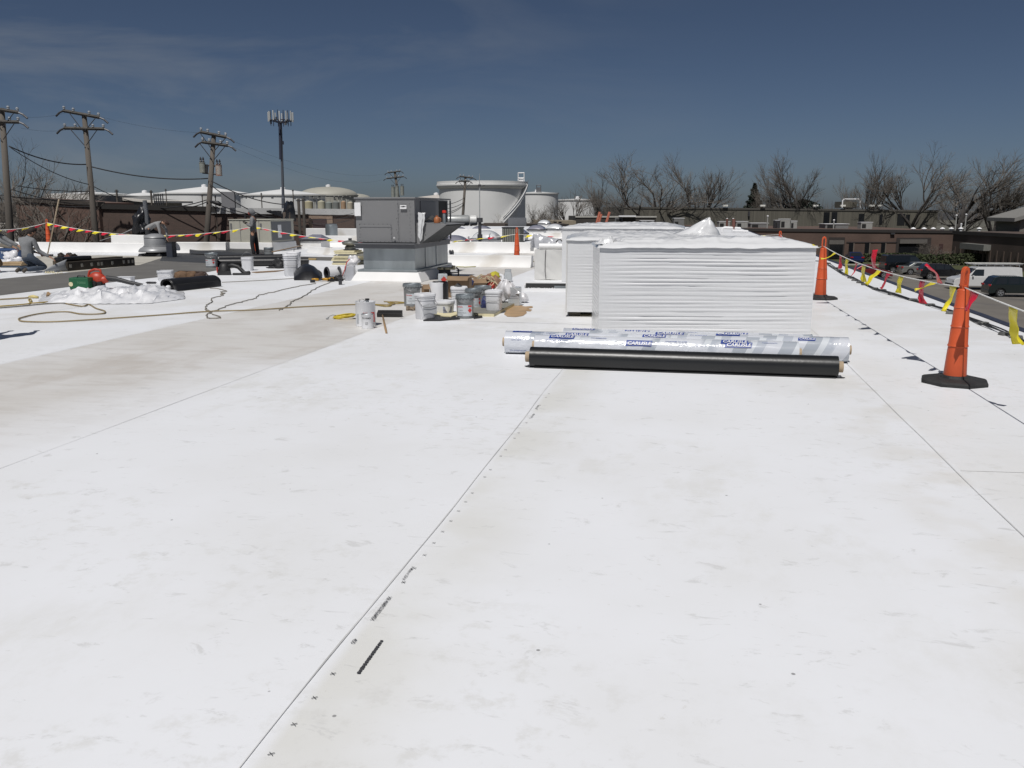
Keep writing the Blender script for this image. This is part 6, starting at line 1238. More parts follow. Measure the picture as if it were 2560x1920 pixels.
q = MB(); q.box((Wc + 0.016, 0.7, zc0 + 0.42), (0.01, 0.3, 0.5)); q.build('side_label', W_PAINT, cu)
# grey spiral vents right of it
vb = gp(716, 622); ov = thing('roof_ventilator', 'old mottled brown and grey roof vent right of the beige cabinet', 'roof vent', vb, -TH)
MOT = mat('mottled_vent', (0.12, 0.10, 0.085), 0.9, var=0.6, scale=5, stain=(0.45, 0.43, 0.40), stpos=0.55, stscale=4)
q = MB(); q.lathe([(0.36, 0.06), (0.40, 0.12), (0.38, 0.26), (0.30, 0.32), (0.28, 0.34), (0.27, 0.42), (0.25, 0.62), (0.27, 0.64), (0.2, 0.7), (0, 0.72)], 20); q.build('vent_hood', MOT, ov, smooth=True); q = MB(); q.box((0.02, 0, 0.04), (0.95, 0.8, 0.08)); q.build('vent_base', DKM, ov, bevel=0.01)
bp2 = thing('wrapped_post', 'post behind the mottled vent capped with flapping black plastic', 'post', gp(722, 612), 0)
q = MB(); q.box((0, 0, 0.75), (0.34, 0.3, 1.5)); q.build('post_body', mat('brown_post', (0.10, 0.08, 0.065), 0.9, var=0.3), bp2, bevel=0.02)
q = MB(); q.grid(lambda a, b: Vector((lerp(-0.34, 0.34, a) * (1 - 0.55 * b * b) + 0.10 * b + 0.04 * nv(a * 4, b * 4, 1), 0.18 * math.cos(a * PI * 2) - 0.05, lerp(1.05, 2.02, b) + 0.12 * nv(a * 5, b * 3, 4))), 18, 14); q.grid(lambda a, b: Vector((-0.25 - 0.7 * a, 0.05 * math.sin(a * 6), 1.42 + 0.12 * a + (0.28 - 0.2 * a) * (b - 0.5) + 0.06 * nv(a * 6, b * 4, 2))), 12, 5); o = q.build('black_plastic', mat('black_plastic_sheet', (0.015, 0.015, 0.017), 0.3, var=0.3, bump=0.4, bscale=6), bp2, smooth='all')
bp3 = thing('wrapped_post', 'mast behind the parapet left of the mushroom vent wrapped in ragged black plastic', 'post', at(372, 606, 37) * 1.0, 0); zz = bp3.location.z
q = MB(); q.tube([(0, 0, -zz), (0.0, 0, 1.2), (-0.03, 0, 1.75)], 0.09, 8); q.build('post_body', GREYD, bp3)
blob(bp3, 'black_plastic', (-0.25, 0, 0.78), (0.36, 0.25, 0.55), MATS['black_plastic_sheet'], 71, 0.6, 26); blob(bp3, 'black_plastic', (-0.12, -0.05, 0.45), (0.30, 0.2, 0.32), MATS['black_plastic_sheet'], 74, 0.6, 22)
q = MB(); q.tube([(-0.5, 0, 0.6), (-1.1, 0, 0.35), (-2.2, 0.3, 0.05)], [0.05, 0.03, 0.03], 6); q.build('support_pole', mat('grey_pole', (0.22, 0.22, 0.22), 0.6), bp3)
# shiny cylinder vent on a curb
def curbed(label, px, py, r, h, hc=0.28, name='roof_ventilator', m=None):
    t = thing(name, label, 'roof vent', gp(px, py), -TH); q = MB(); q.box((0.05, 0, hc / 2), (r * 2.6, r * 2.6, hc)); q.build('vent_curb', TPO, t, bevel=0.01)
    q = MB(); q.lathe([(r, hc), (r, hc + h * 0.86), (r * 0.93, hc + h * 0.88), (r * 0.92, hc + h), (0, hc + h)], 28); q.build('vent_cylinder', m or GALV, t, smooth=True); return t
curbed('shiny galvanised cylinder vent left of the grey rooftop unit', 830, 607, 0.30, 0.62, 0.30)
def skylight(label, x0, x1, ytop, ybase, frame=DKM, dome=None, curb=0.35, kind='dome', hh=None, open_=0.0):
    """x0..x1 px width of the frame, ybase px of the frame edge (at curb height)"""
    Y = (H - curb) * F / (ybase - 525) ; k = Y / F; c = at((x0 + x1) / 2, ybase, Y); w = (x1 - x0) * k; h = (ybase - ytop) * k * 0.9
    t = thing('skylight', label, 'skylight', (c.x, c.y + w * 0.4, 0), -TH, 'roof skylights'); w *= 0.9
    q = MB(); q.box((0, 0, curb / 2 - 0.02), (w * 0.9, w * 0.9, curb - 0.04)); q.build('skylight_curb', TPO, t, bevel=0.01)
    q = MB(); q.box((0, 0, curb), (w, w, 0.09)); q.build('skylight_frame', frame, t, bevel=0.01)
    q = MB()
    if kind == 'dome':
        def fn(a, b):
            x, y = 2 * a - 1, 2 * b - 1; e = max(0, (1 - abs(x) ** 2.2)) ** 0.55 * max(0, (1 - abs(y) ** 2.2)) ** 0.55
            return Vector((x * w * 0.46, y * w * 0.46, curb + 0.05 + h * e))
        q.grid(fn, 16, 16)
    else:
        q.add([(-w * .46, -w * .46, curb + .05), (w * .46, -w * .46, curb + .05), (w * .46, w * .46, curb + .05), (-w * .46, w * .46, curb + .05), (-w * .1, 0, curb + h), (w * .3, 0, curb + h)], [(0, 1, 5, 4), (1, 2, 5), (2, 3, 4, 5), (3, 0, 4)])
    q.build('skylight_dome', dome or ACR, t, smooth='all' if kind == 'dome' else False); return t
ACR = mat('smoked_acrylic', (0.22, 0.22, 0.26), 0.15, var=0.08, scale=1.5, coat=0.8); ACRW = mat('milky_acrylic', (0.55, 0.56, 0.57), 0.2, var=0.05, coat=0.6)
skylight('grey pyramid skylight with black frame left of the galvanised cylinder vent', 748, 815, 583, 598, kind='pyr')
skylight('grey domed skylight just right of the intake hood', 1098, 1169, 588, 602)
skylight('large milky white domed skylight in the middle of the far roof', 1176, 1254, 575, 596, frame=GREYD, dome=ACRW)
skylight('small grey domed skylight above the milky one, beside the vent pipe', 1178, 1228, 564, 573)
skylight('grey domed skylight above and right of the intake hood near the silver tank', 1124, 1168, 567, 577)
skylight('grey domed skylight directly behind the condensing unit', 1262, 1322, 570, 583)
skylight('dark framed grey skylight above the plastic-covered white roll', 1318, 1368, 562, 573)
skylight('small white domed skylight at the back left of the stacks', 1344, 1378, 549, 558, dome=ACRW)
skylight('milky domed skylight touching the back left insulation stack', 1364, 1412, 559, 571, frame=GREYD, dome=ACRW)
# vent pipe with tall thin mast
vp = thing('vent_mast', 'tall thin mast rising from a grey pipe base among the skylights', 'mast', gp(1200, 622), 0); Y = gp(1200, 622).y
q = MB(); q.lathe([(0.15, 0), (0.12, 0.25), (0.10, 0.3)], 14); q.build('pipe_boot', TPO, vp, smooth=True)
q = MB(); q.tube([(0, 0, 0.25), (0, 0, 1.22)], 0.07, 10); q.tube([(0, 0, 0.35), (0, 0, 0.60)], 0.11, 10); q.tube([(0, 0, 1.1), (0, 0, 1.28)], 0.13, 10); q.build('pipe_base', DKM, vp)
q = MB(); q.tube([(0, 0, 1.2), (0, 0, H + 59 * Y / F), (0.0, 0, H + 87 * Y / F)], [0.024, 0.022, 0.008], 6); q.build('mast_pole', mat('pale_mast', (0.35, 0.36, 0.36), 0.5, 0.3), vp)
q = MB(); q.box((0.0, 0, H + 58 * Y / F), (0.12, 0.08, 0.1)); q.box((0.18, 0, H + 58 * Y / F), (0.1, 0.05, 0.04)); q.build('mast_lamp', DKM, vp)
# condensing unit with vertical louvres
ac = thing('condensing_unit', 'dark ribbed condensing unit just behind the narrow orange cone', 'condensing unit', gp(1278, 616), -TH); w = 46 * gp(1278, 616).y / F
q = MB(); q.box((0, w / 2, 0.42), (w, w, 0.78)); q.build('casing', mat('condenser_green_grey', (0.10, 0.105, 0.095), 0.6, 0.2), ac, bevel=0.02)
q = MB()
for i in range(8): q.box((-w / 2 + 0.06 + i * (w - 0.12) / 7, -0.01, 0.42), (0.03, 0.03, 0.72))
q.build('louvre', mat('louvre_pale', (0.25, 0.25, 0.22), 0.6), ac); q = MB(); q.box((0, w / 2, 0.83), (w + 0.04, w + 0.04, 0.05)); q.build('top_cover', DKM, ac, bevel=0.01)
gline('black hose loop lying between the intake hood and the low white curb', [(1112, 614), (1120, 622), (1126, 634), (1128, 645), (1131, 633), (1132, 620), (1130, 606)], 0.05, BLACK, n=6)
gline('dark hose on the roof behind the narrow orange cone', [(1300, 613), (1306, 606), (1318, 603), (1334, 600)], 0.025, BLACK, n=5)
# orange ladder rails behind stack
ol = thing('ladder', 'three orange ladder rails sticking up behind the back left stack', 'ladder', at(1503, 562, 22.5), 0); zz = ol.location.z; ORL = mat('rail_orange', (0.42, 0.13, 0.08), 0.6, var=0.1); k_ = 22.5 / F
for (xa, ya_, xb, yb_) in ((1491, 560, 1499, 531), (1496, 560, 1503, 536), (1514, 561, 1523, 531)):
    q = MB(); dx, dz = (xb - xa) * k_, (ya_ - yb_) * k_; L_ = 2.0; q.tube([((xa - 1503) * k_ - dx * (zz / dz), 0, -zz), ((xb - 1503) * k_, 0, (562 - yb_) * k_)], 0.032, 8); q.build('ladder_rail', ORL, ol, smooth=True)
q = MB(); q.tube([(-0.11, 0, 0.03), (0.11, 0, 0.01)], 0.022, 6); q.tube([(-0.16, 0, -0.6), (0.02, 0, -0.6)], 0.022, 6); q.build('ladder_rung', ORL, ol, smooth=True)
# white piping and small vents at the far right end of the roof
wp = thing('roof_pipe', 'white pipe run with elbows on the far roof beyond the peaked white cover', 'pipe', gp(1805, 582), 0); k_ = gp(1805, 582).y / F
q = MB(); q.tube([(0, 0, 0.1), (0, 0, 0.3), (k_ * 6, 0, 0.36), (k_ * 45, 0, 0.30)], 0.10, 8); q.build('pipe_run', W_PAINT, wp, smooth=True); q = MB(); q.tube([(0.2, -2, 0.2), (k_ * 45, -2, 0.14)], 0.09, 8); q.build('pipe_run', W_PAINT, wp, smooth=True); q = MB(); q.tube([(k_ * 28, 0, 0.2), (k_ * 28, 0, 0.95)], 0.11, 8); q.build('brown_stack', mat('rusty_pipe', (0.15, 0.06, 0.045), 0.8), wp)

# ------------------------------------------------------------------ the brown building across the alley on the left
BRL = brick('brown_brick', (0.115, 0.068, 0.052), (0.138, 0.082, 0.063), (0.08, 0.066, 0.056))
BRD = brick('dark_brick', (0.084, 0.056, 0.045), (0.100, 0.066, 0.053), (0.062, 0.052, 0.046))
COP = mat('pale_coping', (0.42, 0.42, 0.41), 0.6, var=0.08)
def facade(name, label, pa, pb, Ya, Yb, ya, yb, th, m, cop=None, coph=0.25, zb=GZ, back=18, cat='building', copo=0.12):
    """wall from pixel column pa (depth Ya, top row ya) to pb; returns thing with x along the wall"""
    A_ = at(pa, ya, Ya); B_ = at(pb, yb, Yb); d = (B_ - A_); L_ = math.hypot(d.x, d.y); t = thing(name, label, cat, (A_.x, A_.y, zb), math.atan2(d.y, d.x))
    h0, h1 = A_.z - zb, B_.z - zb; q = MB(); q.add([(0, 0, 0), (L_, 0, 0), (L_, 0, h1), (0, 0, h0), (0, back, 0), (L_, back, 0), (L_, back, h1), (0, back, h0)], [(0, 1, 2, 3), (5, 4, 7, 6), (1, 5, 6, 2), (4, 0, 3, 7), (3, 2, 6, 7)]); q.build('wall', m, t)
    if cop:
        q = MB(); q.prism([(-0.1, -copo, h0 - coph), (L_ + 0.1, -copo, h1 - coph), (L_ + 0.1, -copo, h1 + 0.05), (-0.1, -copo, h0 + 0.05)], (0, 0.5, 0)); q.build('coping', cop, t)
    return t, L_, h0, h1
def fx(t, L_, pa, pb, px): return (px - pa) / (pb - pa) * L_
b1, L1, h0, h1 = facade('brick_building', 'windowless brown brick building running behind the left utility poles', 38, 245, 53, 50, 494, 507, 0, BRL, mat('brown_coping', (0.05, 0.042, 0.036), 0.8), 0.2, back=2.5)
b2, L2, h0, h1 = facade('brick_building', 'darker brown brick building between the second and third utility poles', 243, 535, 50.2, 50, 512, 519, 0, BRD, mat('black_coping', (0.02, 0.018, 0.016), 0.8), 0.22, back=3)
b3, L3, h0, h1 = facade('brick_building', 'long dark building with pale roof edge and a tan-framed garage door', 534, 885, 50.05, 50.05, 521, 525, 0, BRD, COP, 0.28, back=20)
def onw(t, m, name, x, z, w, h, d=0.06, out=0.0):
    q = MB(); q.box((x, -out - d / 2, z), (w, d, h)); return q.build(name, m, t)
TANB = brick('tan_brick', (0.22, 0.155, 0.11), (0.26, 0.18, 0.13), (0.2, 0.17, 0.14))
k_ = 57 / F; zr = lambda py, Y: H - (py - 525) * Y / F - GZ
def bx_(t, L_, pa, pb, Y, x0, x1, y0, y1, m, name, d=0.06, out=0.0):
    return onw(t, m, name, fx(t, L_, pa, pb, (x0 + x1) / 2), (zr(y0, Y) + zr(y1, Y)) / 2, (x1 - x0) / (pb - pa) * L_, abs(zr(y0, Y) - zr(y1, Y)), d, out)
bx_(b3, L3, 534, 885, 50.05, 772, 831, 533, 620, TANB, 'tan_surround', 0.08)
bx_(b3, L3, 534, 885, 50.05, 781, 816, 546, 620, mat('door_panel', (0.055, 0.035, 0.035), 0.6, var=0.1, stretch=(0.1, 0.1, 6)), 'garage_door', 0.05, 0.082)
bx_(b3, L3, 534, 885, 50.05, 611, 614, 527, 590, DKM, 'downpipe', 0.1)
bw2, Lw, _, _ = facade('pale_building', 'pale block wall seen through bare branches at the far left edge', -120, 72, 60, 57, 508, 508, 0, mat('pale_block', (0.36, 0.34, 0.31), 0.9, var=0.12, scale=0.5), MATS['brown_coping'], 0.5, back=2)
onw(bw2, MATS['brown_coping'], 'dark_band', fx(bw2, Lw, -120, 72, 0), zr(543, 58), 6, 0.5)
bg0, Lg, _, _ = facade('grey_shed', 'low grey shed with white roof beyond the brown brick wall', 120, 228, 82, 82, 487, 487, 0, mat('grey_siding', (0.16, 0.16, 0.16), 0.7), mat('white_roof_edge', (0.62, 0.60, 0.56), 0.6), 0.5, back=12)
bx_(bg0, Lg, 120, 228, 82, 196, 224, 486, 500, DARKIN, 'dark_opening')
bg1, Lg1, _, _ = facade('white_roof_shed', 'broad pale roofed shed behind the second utility pole', 236, 372, 90, 88, 486, 500, 0, mat('grey_siding2', (0.22, 0.22, 0.21), 0.7), None, back=5)
q = MB(); q.prism([(-1, -0.5, zr(487, 90)), (Lg1 + 1, -0.5, zr(503, 88)), (Lg1 + 1, -0.5, zr(508, 88)), (-1, -0.5, zr(494, 90))], (0, 6, 0)); q.build('roof', mat('cream_roof', (0.62, 0.59, 0.53), 0.7, var=0.05), bg1)

# ------------------------------------------------------------------ storage tanks
TKW = mat('tank_white', (0.70, 0.70, 0.685), 0.55, var=0.06, scale=0.12, stain=(0.5, 0.48, 0.43), stpos=0.62, stscale=0.08); TKT = mat('tank_tan', (0.36, 0.35, 0.30), 0.6, var=0.08, scale=0.1)
def tank(label, cx, w, ytop, Y, apex=0, m=TKW, rim=True, ribs=0, stair=None, dome=False, eave=None, extras=True, vents=0):
    k = Y / F; c = at(cx, ytop, Y); r = w / 2 * k; zt = c.z; t = thing('storage_tank', label, 'storage tank', (c.x, Y + r, GZ), 0, 'storage tanks'); h = zt - GZ
    q = MB(); q.lathe([(r, 0), (r, h)], 72, cap=False); q.build('shell', m, t, smooth=True)
    q = MB(); ah = apex * k
    if dome: q.lathe([(r * math.cos(a), h + ah * math.sin(a)) for a in [PI / 2 * i / 8 for i in range(9)]], 72, cap=False)
    else: q.lathe([(r + 0.05, h + 0.02), (r * 0.5, h + ah * 0.56), (0.1, h + ah)], 72, cap=False)
    q.build('roof', m, t, smooth=True)
    if rim: q = MB(); q.lathe([(r, h - 0.35), (r + (eave or 0.35), h - 0.3), (r + (eave or 0.35), h + 0.12), (r - 0.2, h + 0.15)], 72, cap=False); q.build('rim', m, t, smooth=True)
    if apex: q = MB(); q.lathe([(0.9 * k / 0.14, h + ah - 0.1), (0.9 * k / 0.14, h + ah + 4 * k), (0.1, h + ah + 6 * k)], 12); q.build('roof_vent', W_PAINT, t, smooth=True)
    for i in range(vents):
        a = -PI / 2 + lerp(-1.25, 1.25, i / (vents - 1)); q = MB(); q.box((r * math.cos(a), r * math.sin(a), h - 5 * k), (0.5, 5.5 * k, 3.2 * k), rz=a); q.build('shell_vent', GREYD, t)
    return t, r, h, k
tb1, r1, hh1, k1 = tank('largest white tank with wide overhanging rim and a long stair down its right side', 1202, 221, 460, 260, apex=3, eave=0.9)
# wide rim skirt
q = MB(); q.lathe([(r1 + 0.1, hh1 + 0.8), (r1 + 0.7, hh1 + 1.0), (r1 + 0.7, hh1 - 0.6), (r1 + 0.2, hh1 - 1.2)], 72, cap=False); q.build('wind_girder', TKW, tb1, smooth=True)
q = MB(); pts_ = []
for i in range(19):
    a = lerp(R(-14), R(-50), i / 18) ; a = R(-14) - R(50) * (i / 18); pts_.append(((r1 + 0.8) * math.cos(a), (r1 + 0.8) * math.sin(a), lerp(hh1, 0.5 + 3, i / 18)))
q.tube(pts_, 0.55, 4); st1 = q.build('stair', TKW, tb1)
q = MB(); q.tube([Vector(p) + Vector((0.4, -0.4, 1.3)) for p in pts_], 0.12, 4)
q.build('handrail', GREYD, st1)
q = MB(); 
for x in (-0.9, 0.9):
    for y in (-0.9, 0.9): q.tube([(x, y, 0), (x, y, 3.0)], 0.12, 4)
q.tube([(-0.9, -0.9, 3), (0.9, -0.9, 3), (0.9, 0.9, 3), (-0.9, 0.9, 3), (-0.9, -0.9, 3)], 0.14, 4); q.tube([(-0.9, -0.9, 1.5), (0.9, -0.9, 1.5), (0.9, 0.9, 1.5)], 0.12, 4); q.box((0, 0, 0.9), (1.3, 1.3, 1.5)); q.v = [(v[0] + (r1 - 1) * math.cos(R(-14)), v[1] + (r1 - 1) * math.sin(R(-14)), v[2] + hh1 + 0.6) for v in q.v]; q.build('stair_platform', W_PAINT, tb1)
t2, r2, h2, k2 = tank('white tank with a roof hatch cage immediately right of the largest tank', 1345, 104, 482, 330, apex=4)
q = MB(); k = k2
for x in (-0.8, 0.8): 
    for y in (-0.8, 0.8): q.tube([(x, y, 0), (x, y, 2.6)], 0.12, 4)
q.box((0, 0, 0.9), (1.4, 1.4, 1.6)); q.tube([(-0.8, -0.8, 2.5), (0.8, -0.8, 2.5), (0.8, 0.8, 2.5)], 0.14, 4); q.v = [(v[0] + 0.3, v[1] - r2 * 0.7, v[2] + h2 + 0.3) for v in q.v]; q.build('hatch_cage', GREYD, t2)
tank('white tank half hidden by bare trees right of the caged tank', 1448, 112, 499, 380, apex=3)
tank('low cream domed tank left of the largest tank', 1082, 200, 500, 420, apex=14, dome=False, m=mat('tank_cream', (0.56, 0.52, 0.47), 0.6, var=0.05, scale=0.1))
tank('broad white cone-roofed tank behind the third utility pole', 468, 240, 482, 300, apex=18)
tank('white tank with a row of small vents just left of the cell tower', 680, 210, 486, 280, apex=15, vents=11)
tank('tan domed tank behind the cell tower', 806, 145, 487, 390, apex=21, dome=True, m=TKT)
tank('distant tan domed tank peeking right of the larger tan dome', 872, 90, 494, 430, apex=11, dome=True, m=TKT)
tank('distant white low tank at the far left horizon', 182, 210, 484, 420, apex=6)
tank('distant low white tank between the left poles', 330, 150, 489, 430, apex=9)
# added grey slab, its colour stands for the left tank's shaded right side
sh_, Ls_, _, _ = facade('tank_shade_slab', 'plain grey slab standing for the shaded right side of the broad left tank', 552, 585, 240, 240, 479, 480, 0, mat('tank_shade_grey', (0.19, 0.19, 0.20), 0.7), None, back=1)
# process equipment right of the tan tank
for i, (x, w, y0, y1, c) in enumerate(((771, 22, 505, 519, (0.40, 0.36, 0.24)), (803, 18, 504, 519, (0.42, 0.40, 0.30)), (822, 16, 507, 519, (0.22, 0.24, 0.22)), (840, 17, 506, 519, (0.17, 0.18, 0.17)), (858, 12, 505, 519, (0.36, 0.24, 0.15)), (875, 14, 507, 519, (0.40, 0.36, 0.28)))):
    nm = ('cream', 'pale tan', 'grey-green', 'dark grey', 'rust-brown', 'light tan')[i]; Y = 190; k = Y / F; c0 = at(x, y0, Y); t = thing('process_tank', nm + ' squat process tank in the row above the garage door building', 'tank', (c0.x, Y, GZ), 0, 'row of squat process tanks')
    q = MB(); q.lathe([(w / 2 * k, 0), (w / 2 * k, c0.z - GZ), (0, c0.z - GZ + 0.3)], 20); q.build('shell', mat('process_' + nm.replace(' ', '_'), c, 0.7, var=0.15, scale=0.5), t, smooth=True)
for i, (x, yt) in enumerate(((786, 494), (797, 496), (837, 490), (848, 489), (859, 490), (868, 488), (877, 491))):
    Y = 205; k = Y / F; c0 = at(x, yt, Y); t = thing('process_column', ['first', 'second', 'third', 'fourth', 'fifth', 'sixth', 'last'][i] + ' pale pipe column from the left in the industrial yard by the unit', 'column', (c0.x, Y, GZ), 0, 'pale pipe columns')
    q = MB(); q.tube([(-1.5 * k, 0, 0), (-1.5 * k, 0, c0.z - GZ)], 1.5 * k, 8); q.tube([(2 * k, 0, 0), (2 * k, 0, c0.z - GZ - 0.5)], 1.2 * k, 8); q.build('column_pipe', mat('pipe_pale', (0.42, 0.42, 0.38), 0.6, var=0.3, scale=0.6), t); q = MB(); q.box((0, 0, c0.z - GZ - 0.2), (8 * k, 1, 1.2 * k)); q.build('platform', DKM, t)
pr_ = thing('pipe_rack', 'long thin pipe rack crossing in front of the tan domed tank', 'pipe rack', (at(835, 488, 215).x, 215, GZ), 0); k = 215 / F
q = MB(); z = at(0, 489, 215).z - GZ; q.tube([(-60 * k, 0, z), (20 * k, 0, z)], 0.6 * k * 1.2, 6); q.tube([(-60 * k, 0, z - 6 * k), (20 * k, 0, z - 6 * k)], 0.6 * k, 6)
for i in range(9): q.tube([((-60 + 10 * i) * k, 0, 0), ((-60 + 10 * i) * k, 0, z)], 0.5 * k, 5)
q.build('rack_frame', mat('rack_grey', (0.28, 0.28, 0.25), 0.6), pr_)
# horizontal silver vessel seen beyond the intake hood
Y = 92; k = Y / F; hv_ = at(1147, 551, Y); ht = thing('horizontal_tank', 'silver horizontal cylinder tank seen above the intake hood in front of the largest tank', 'tank', (hv_.x, Y, GZ), 0); z = hv_.z - GZ
q = MB(); q.lathe([(0.2, -38 * k), (10 * k, -37 * k), (13 * k, -34 * k), (13 * k, 22 * k), (11 * k, 26 * k)], 28, (0, 0, z), M=Matrix.Rotation(PI / 2, 4, 'Y')); q.build('tank_shell', mat('silver_shell', (0.42, 0.43, 0.42), 0.35, 0.4, var=0.1), ht, smooth=True)
q = MB(); q.lathe([(10 * k, 27 * k), (12.5 * k, 29 * k), (12.5 * k, 43 * k), (10 * k, 46 * k), (0, 46.5 * k)], 28, (0, 0, z), M=Matrix.Rotation(PI / 2, 4, 'Y')); q.build('tank_end', mat('white_shell', (0.6, 0.6, 0.58), 0.4), ht, smooth=True)
q = MB()
for x in (-30, -8, 12, 30): q.box((x * k, 0, z / 2 - 4 * k), (3 * k, 2, z - 8 * k))
q.build('tank_saddle', DKM, ht)

# ------------------------------------------------------------------ poles and wires
PW = mat('weathered_pole', (0.105, 0.092, 0.078), 0.9, var=0.3, scale=3, stretch=(1, 1, 0.08)); XA = mat('crossarm_wood', (0.07, 0.065, 0.058), 0.9, var=0.3); PORC = mat('porcelain', (0.30, 0.32, 0.34), 0.25, coat=0.5); WIR = mat('wire_black', (0.02, 0.02, 0.022), 0.6)
def upole(label, top_, bot, Y, r, arms, cans=()):
    """top_/bot pixels; arms: (px row, left px, right px, slope px)"""
    k = Y / F; A_ = at(top_[0], top_[1], Y); B_ = at(bot[0], bot[1], Y); d = (A_ - B_); base = B_ - d * ((B_.z - GZ) / d.z); t = thing('utility_pole', label, 'utility pole', base, 0, 'wooden utility poles')
    q = MB(); q.tube([(0, 0, 0), tuple((A_ - base) * 0.5), tuple(A_ - base)], [r * 1.25, r, r * 0.75], 12); q.build('pole_shaft', PW, t, smooth='all')
    for (y, xl, xr, sl) in arms:
        a_ = at(xl, y - sl / 2, Y) - base; b_ = at(xr, y + sl / 2, Y) - base; off = Vector((0, -r * 0.9, 0)); q = MB(); q.tube([a_ + off, b_ + off], 0.07 * 1.2, 4); ar = q.build('crossarm', XA, t)
        mdl = a_.lerp(b_, 0.5); q = MB(); pc = Vector((at((top_[0] + (bot[0] - top_[0]) * (y - top_[1]) / (bot[1] - top_[1])), y, Y) - base)); ln = (b_ - a_).length
        for s in (-1, 1): q.tube([pc + off + Vector((s * 0.05, -0.05, -0.85)), pc + off + (b_ - a_).normalized() * s * 0.7 + Vector((0, -0.05, -0.05))], 0.022, 4)
        q.build('arm_brace', DKM, ar)
        for f in (0.02, 0.28, 0.72, 0.98):
            p = a_.lerp(b_, f) + off; q = MB(); q.lathe([(0.03, 0.05), (0.07, 0.10), (0.05, 0.14), (0.08, 0.17), (0.05, 0.24), (0, 0.25)], 8, p); q.build('insulator', PORC, ar, smooth=True)
        for s, e in ((-1, a_), (1, b_)):
            q = MB(); q.tube([e + off, e + off + Vector((s * 0.22, 0, -0.10)), e + off + Vector((s * 0.42, 0, -0.28))], 0.05, 6); q.build('strain_insulator', DKM, ar)
    return t, base, k
p1, bs1, _ = upole('leftmost utility pole cut by the left edge with two crossarms', (4, 270), (26, 590), 44, 0.17, [(275, -38, 50, 14), (305, -30, 52, 2)])
p2, bs2, _ = upole('utility pole leaning left with double crossarms second from the left', (210, 283), (241, 606), 47, 0.16, [(286, 162, 252, 17), (322, 164, 264, 2)])
p3, bs3, _ = upole('utility pole leaning right that carries two transformer cans', (535, 333), (517, 592), 49, 0.16, [(337, 504, 568, 13), (360, 508, 572, 9)])
p4, bs4, _ = upole('distant crooked utility pole with transformers left of the grey unit top', (987, 429), (997, 500), 115, 0.2, [(430, 970, 1001, -4), (444, 967, 1009, -5)])
p5, bs5, _ = upole('slim utility pole standing in front of the largest white tank', (1164, 442), (1155, 572), 100, 0.17, [(443, 1150, 1182, 4), (453, 1148, 1172, 0)])
def ucan(parent, base, px, py0, py1, w, Y, m, nm='transformer'):
    k = Y / F; c = at(px, (py0 + py1) / 2, Y) - base; h = (py1 - py0) * k; q = MB(); q.lathe([(w * k / 2, -h / 2), (w * k / 2, h * 0.42), (w * k * 0.53, h * 0.43), (w * k * 0.53, h * 0.5), (0, h * 0.5)], 18, c); o = q.build(nm, m, parent, smooth=True)
    q = MB(); 
    for s in (-1, 1): q.lathe([(0.04, 0), (0.07, 0.06), (0.04, 0.12), (0.06, 0.18), (0.02, 0.3)], 8, c + Vector((s * w * k * 0.22, 0, h / 2)))
    q.build('bushing', DKM, o, smooth=True); q = MB(); q.box(c + Vector((0, w * k / 2, 0)), (0.1, 0.3, h * 0.7)); q.build('mount_bracket', DKM, o)
CANM = mat('transformer_grey', (0.26, 0.27, 0.24), 0.5, var=0.15); CANR = mat('transformer_rust', (0.36, 0.33, 0.29), 0.6, stain=(0.25, 0.07, 0.03), stpos=0.44, stscale=1.6)
ucan(p3, bs3, 506, 407, 431, 14, 48.9, CANM); ucan(p3, bs3, 547, 413, 439, 15, 48.9, CANR)
q = MB()
for a in ((520, 412), (520, 432)): q.tube([at(506, a[1], 49) - bs3, at(547, a[1] + 4, 49) - bs3], 0.045, 4)
q.tube([at(517, 411, 49) - bs3, at(516, 432, 49) - bs3], 0.09, 6); q.build('transformer_rack', DKM, p3)
for (x0, y0, x1, y1) in ((979, 468, 986, 492), (991, 466, 994, 492), (1003, 466, 1008, 488)): ucan(p4, bs4, (x0 + x1) / 2, y0, y1, 9, 114, CANM)
def wires(label, segs, r=0.02, name='power_line'):
    o0 = segs[0][0]; t = thing(name, label, 'wire', o0, 0, 'overhead wires')
    for a_, b_, sag in segs: q = MB(); q.tube([p - o0 for p in catenary(a_, b_, sag, 18)], r, 4); q.build('wire', WIR, t, smooth='all')
    return t
wires('heavy telephone cable from the first pole past the second to the third', [(at(22, 365, 43.9), at(215, 411, 46.8), 0.25), (at(229, 417, 46.8), at(520, 446, 48.8), 0.25)], 0.03)
wires('cable slanting steeply down from the first pole behind the second pole', [(at(25, 368, 43.9), at(222, 461, 46.8), 0.25), (at(234, 466, 46.8), at(372, 508, 49.4), 0.2), (at(40, 464, 44), at(232, 478, 47), 0.1)], 0.02)
wires('dark cables sagging along the brown brick wall from the left edge', [(at(0, 488, 44), at(228, 500, 47.2), 0.1), (at(28, 473, 44), at(226, 513, 47.2), 0.15), (at(60, 505, 46), at(240, 516, 47.5), 0.1)], 0.02)
wires('thin conductors strung between the top crossarms', [(at(52, 292, 44), at(164, 282, 47), 0.1), (at(252, 292, 47), at(504, 332, 49), 0.15), (at(52, 320, 44), at(165, 325, 47), 0.1), (at(570, 348, 49), at(970, 432, 115), 1.0), (at(568, 362, 49), at(967, 446, 115), 1.2)], 0.004)
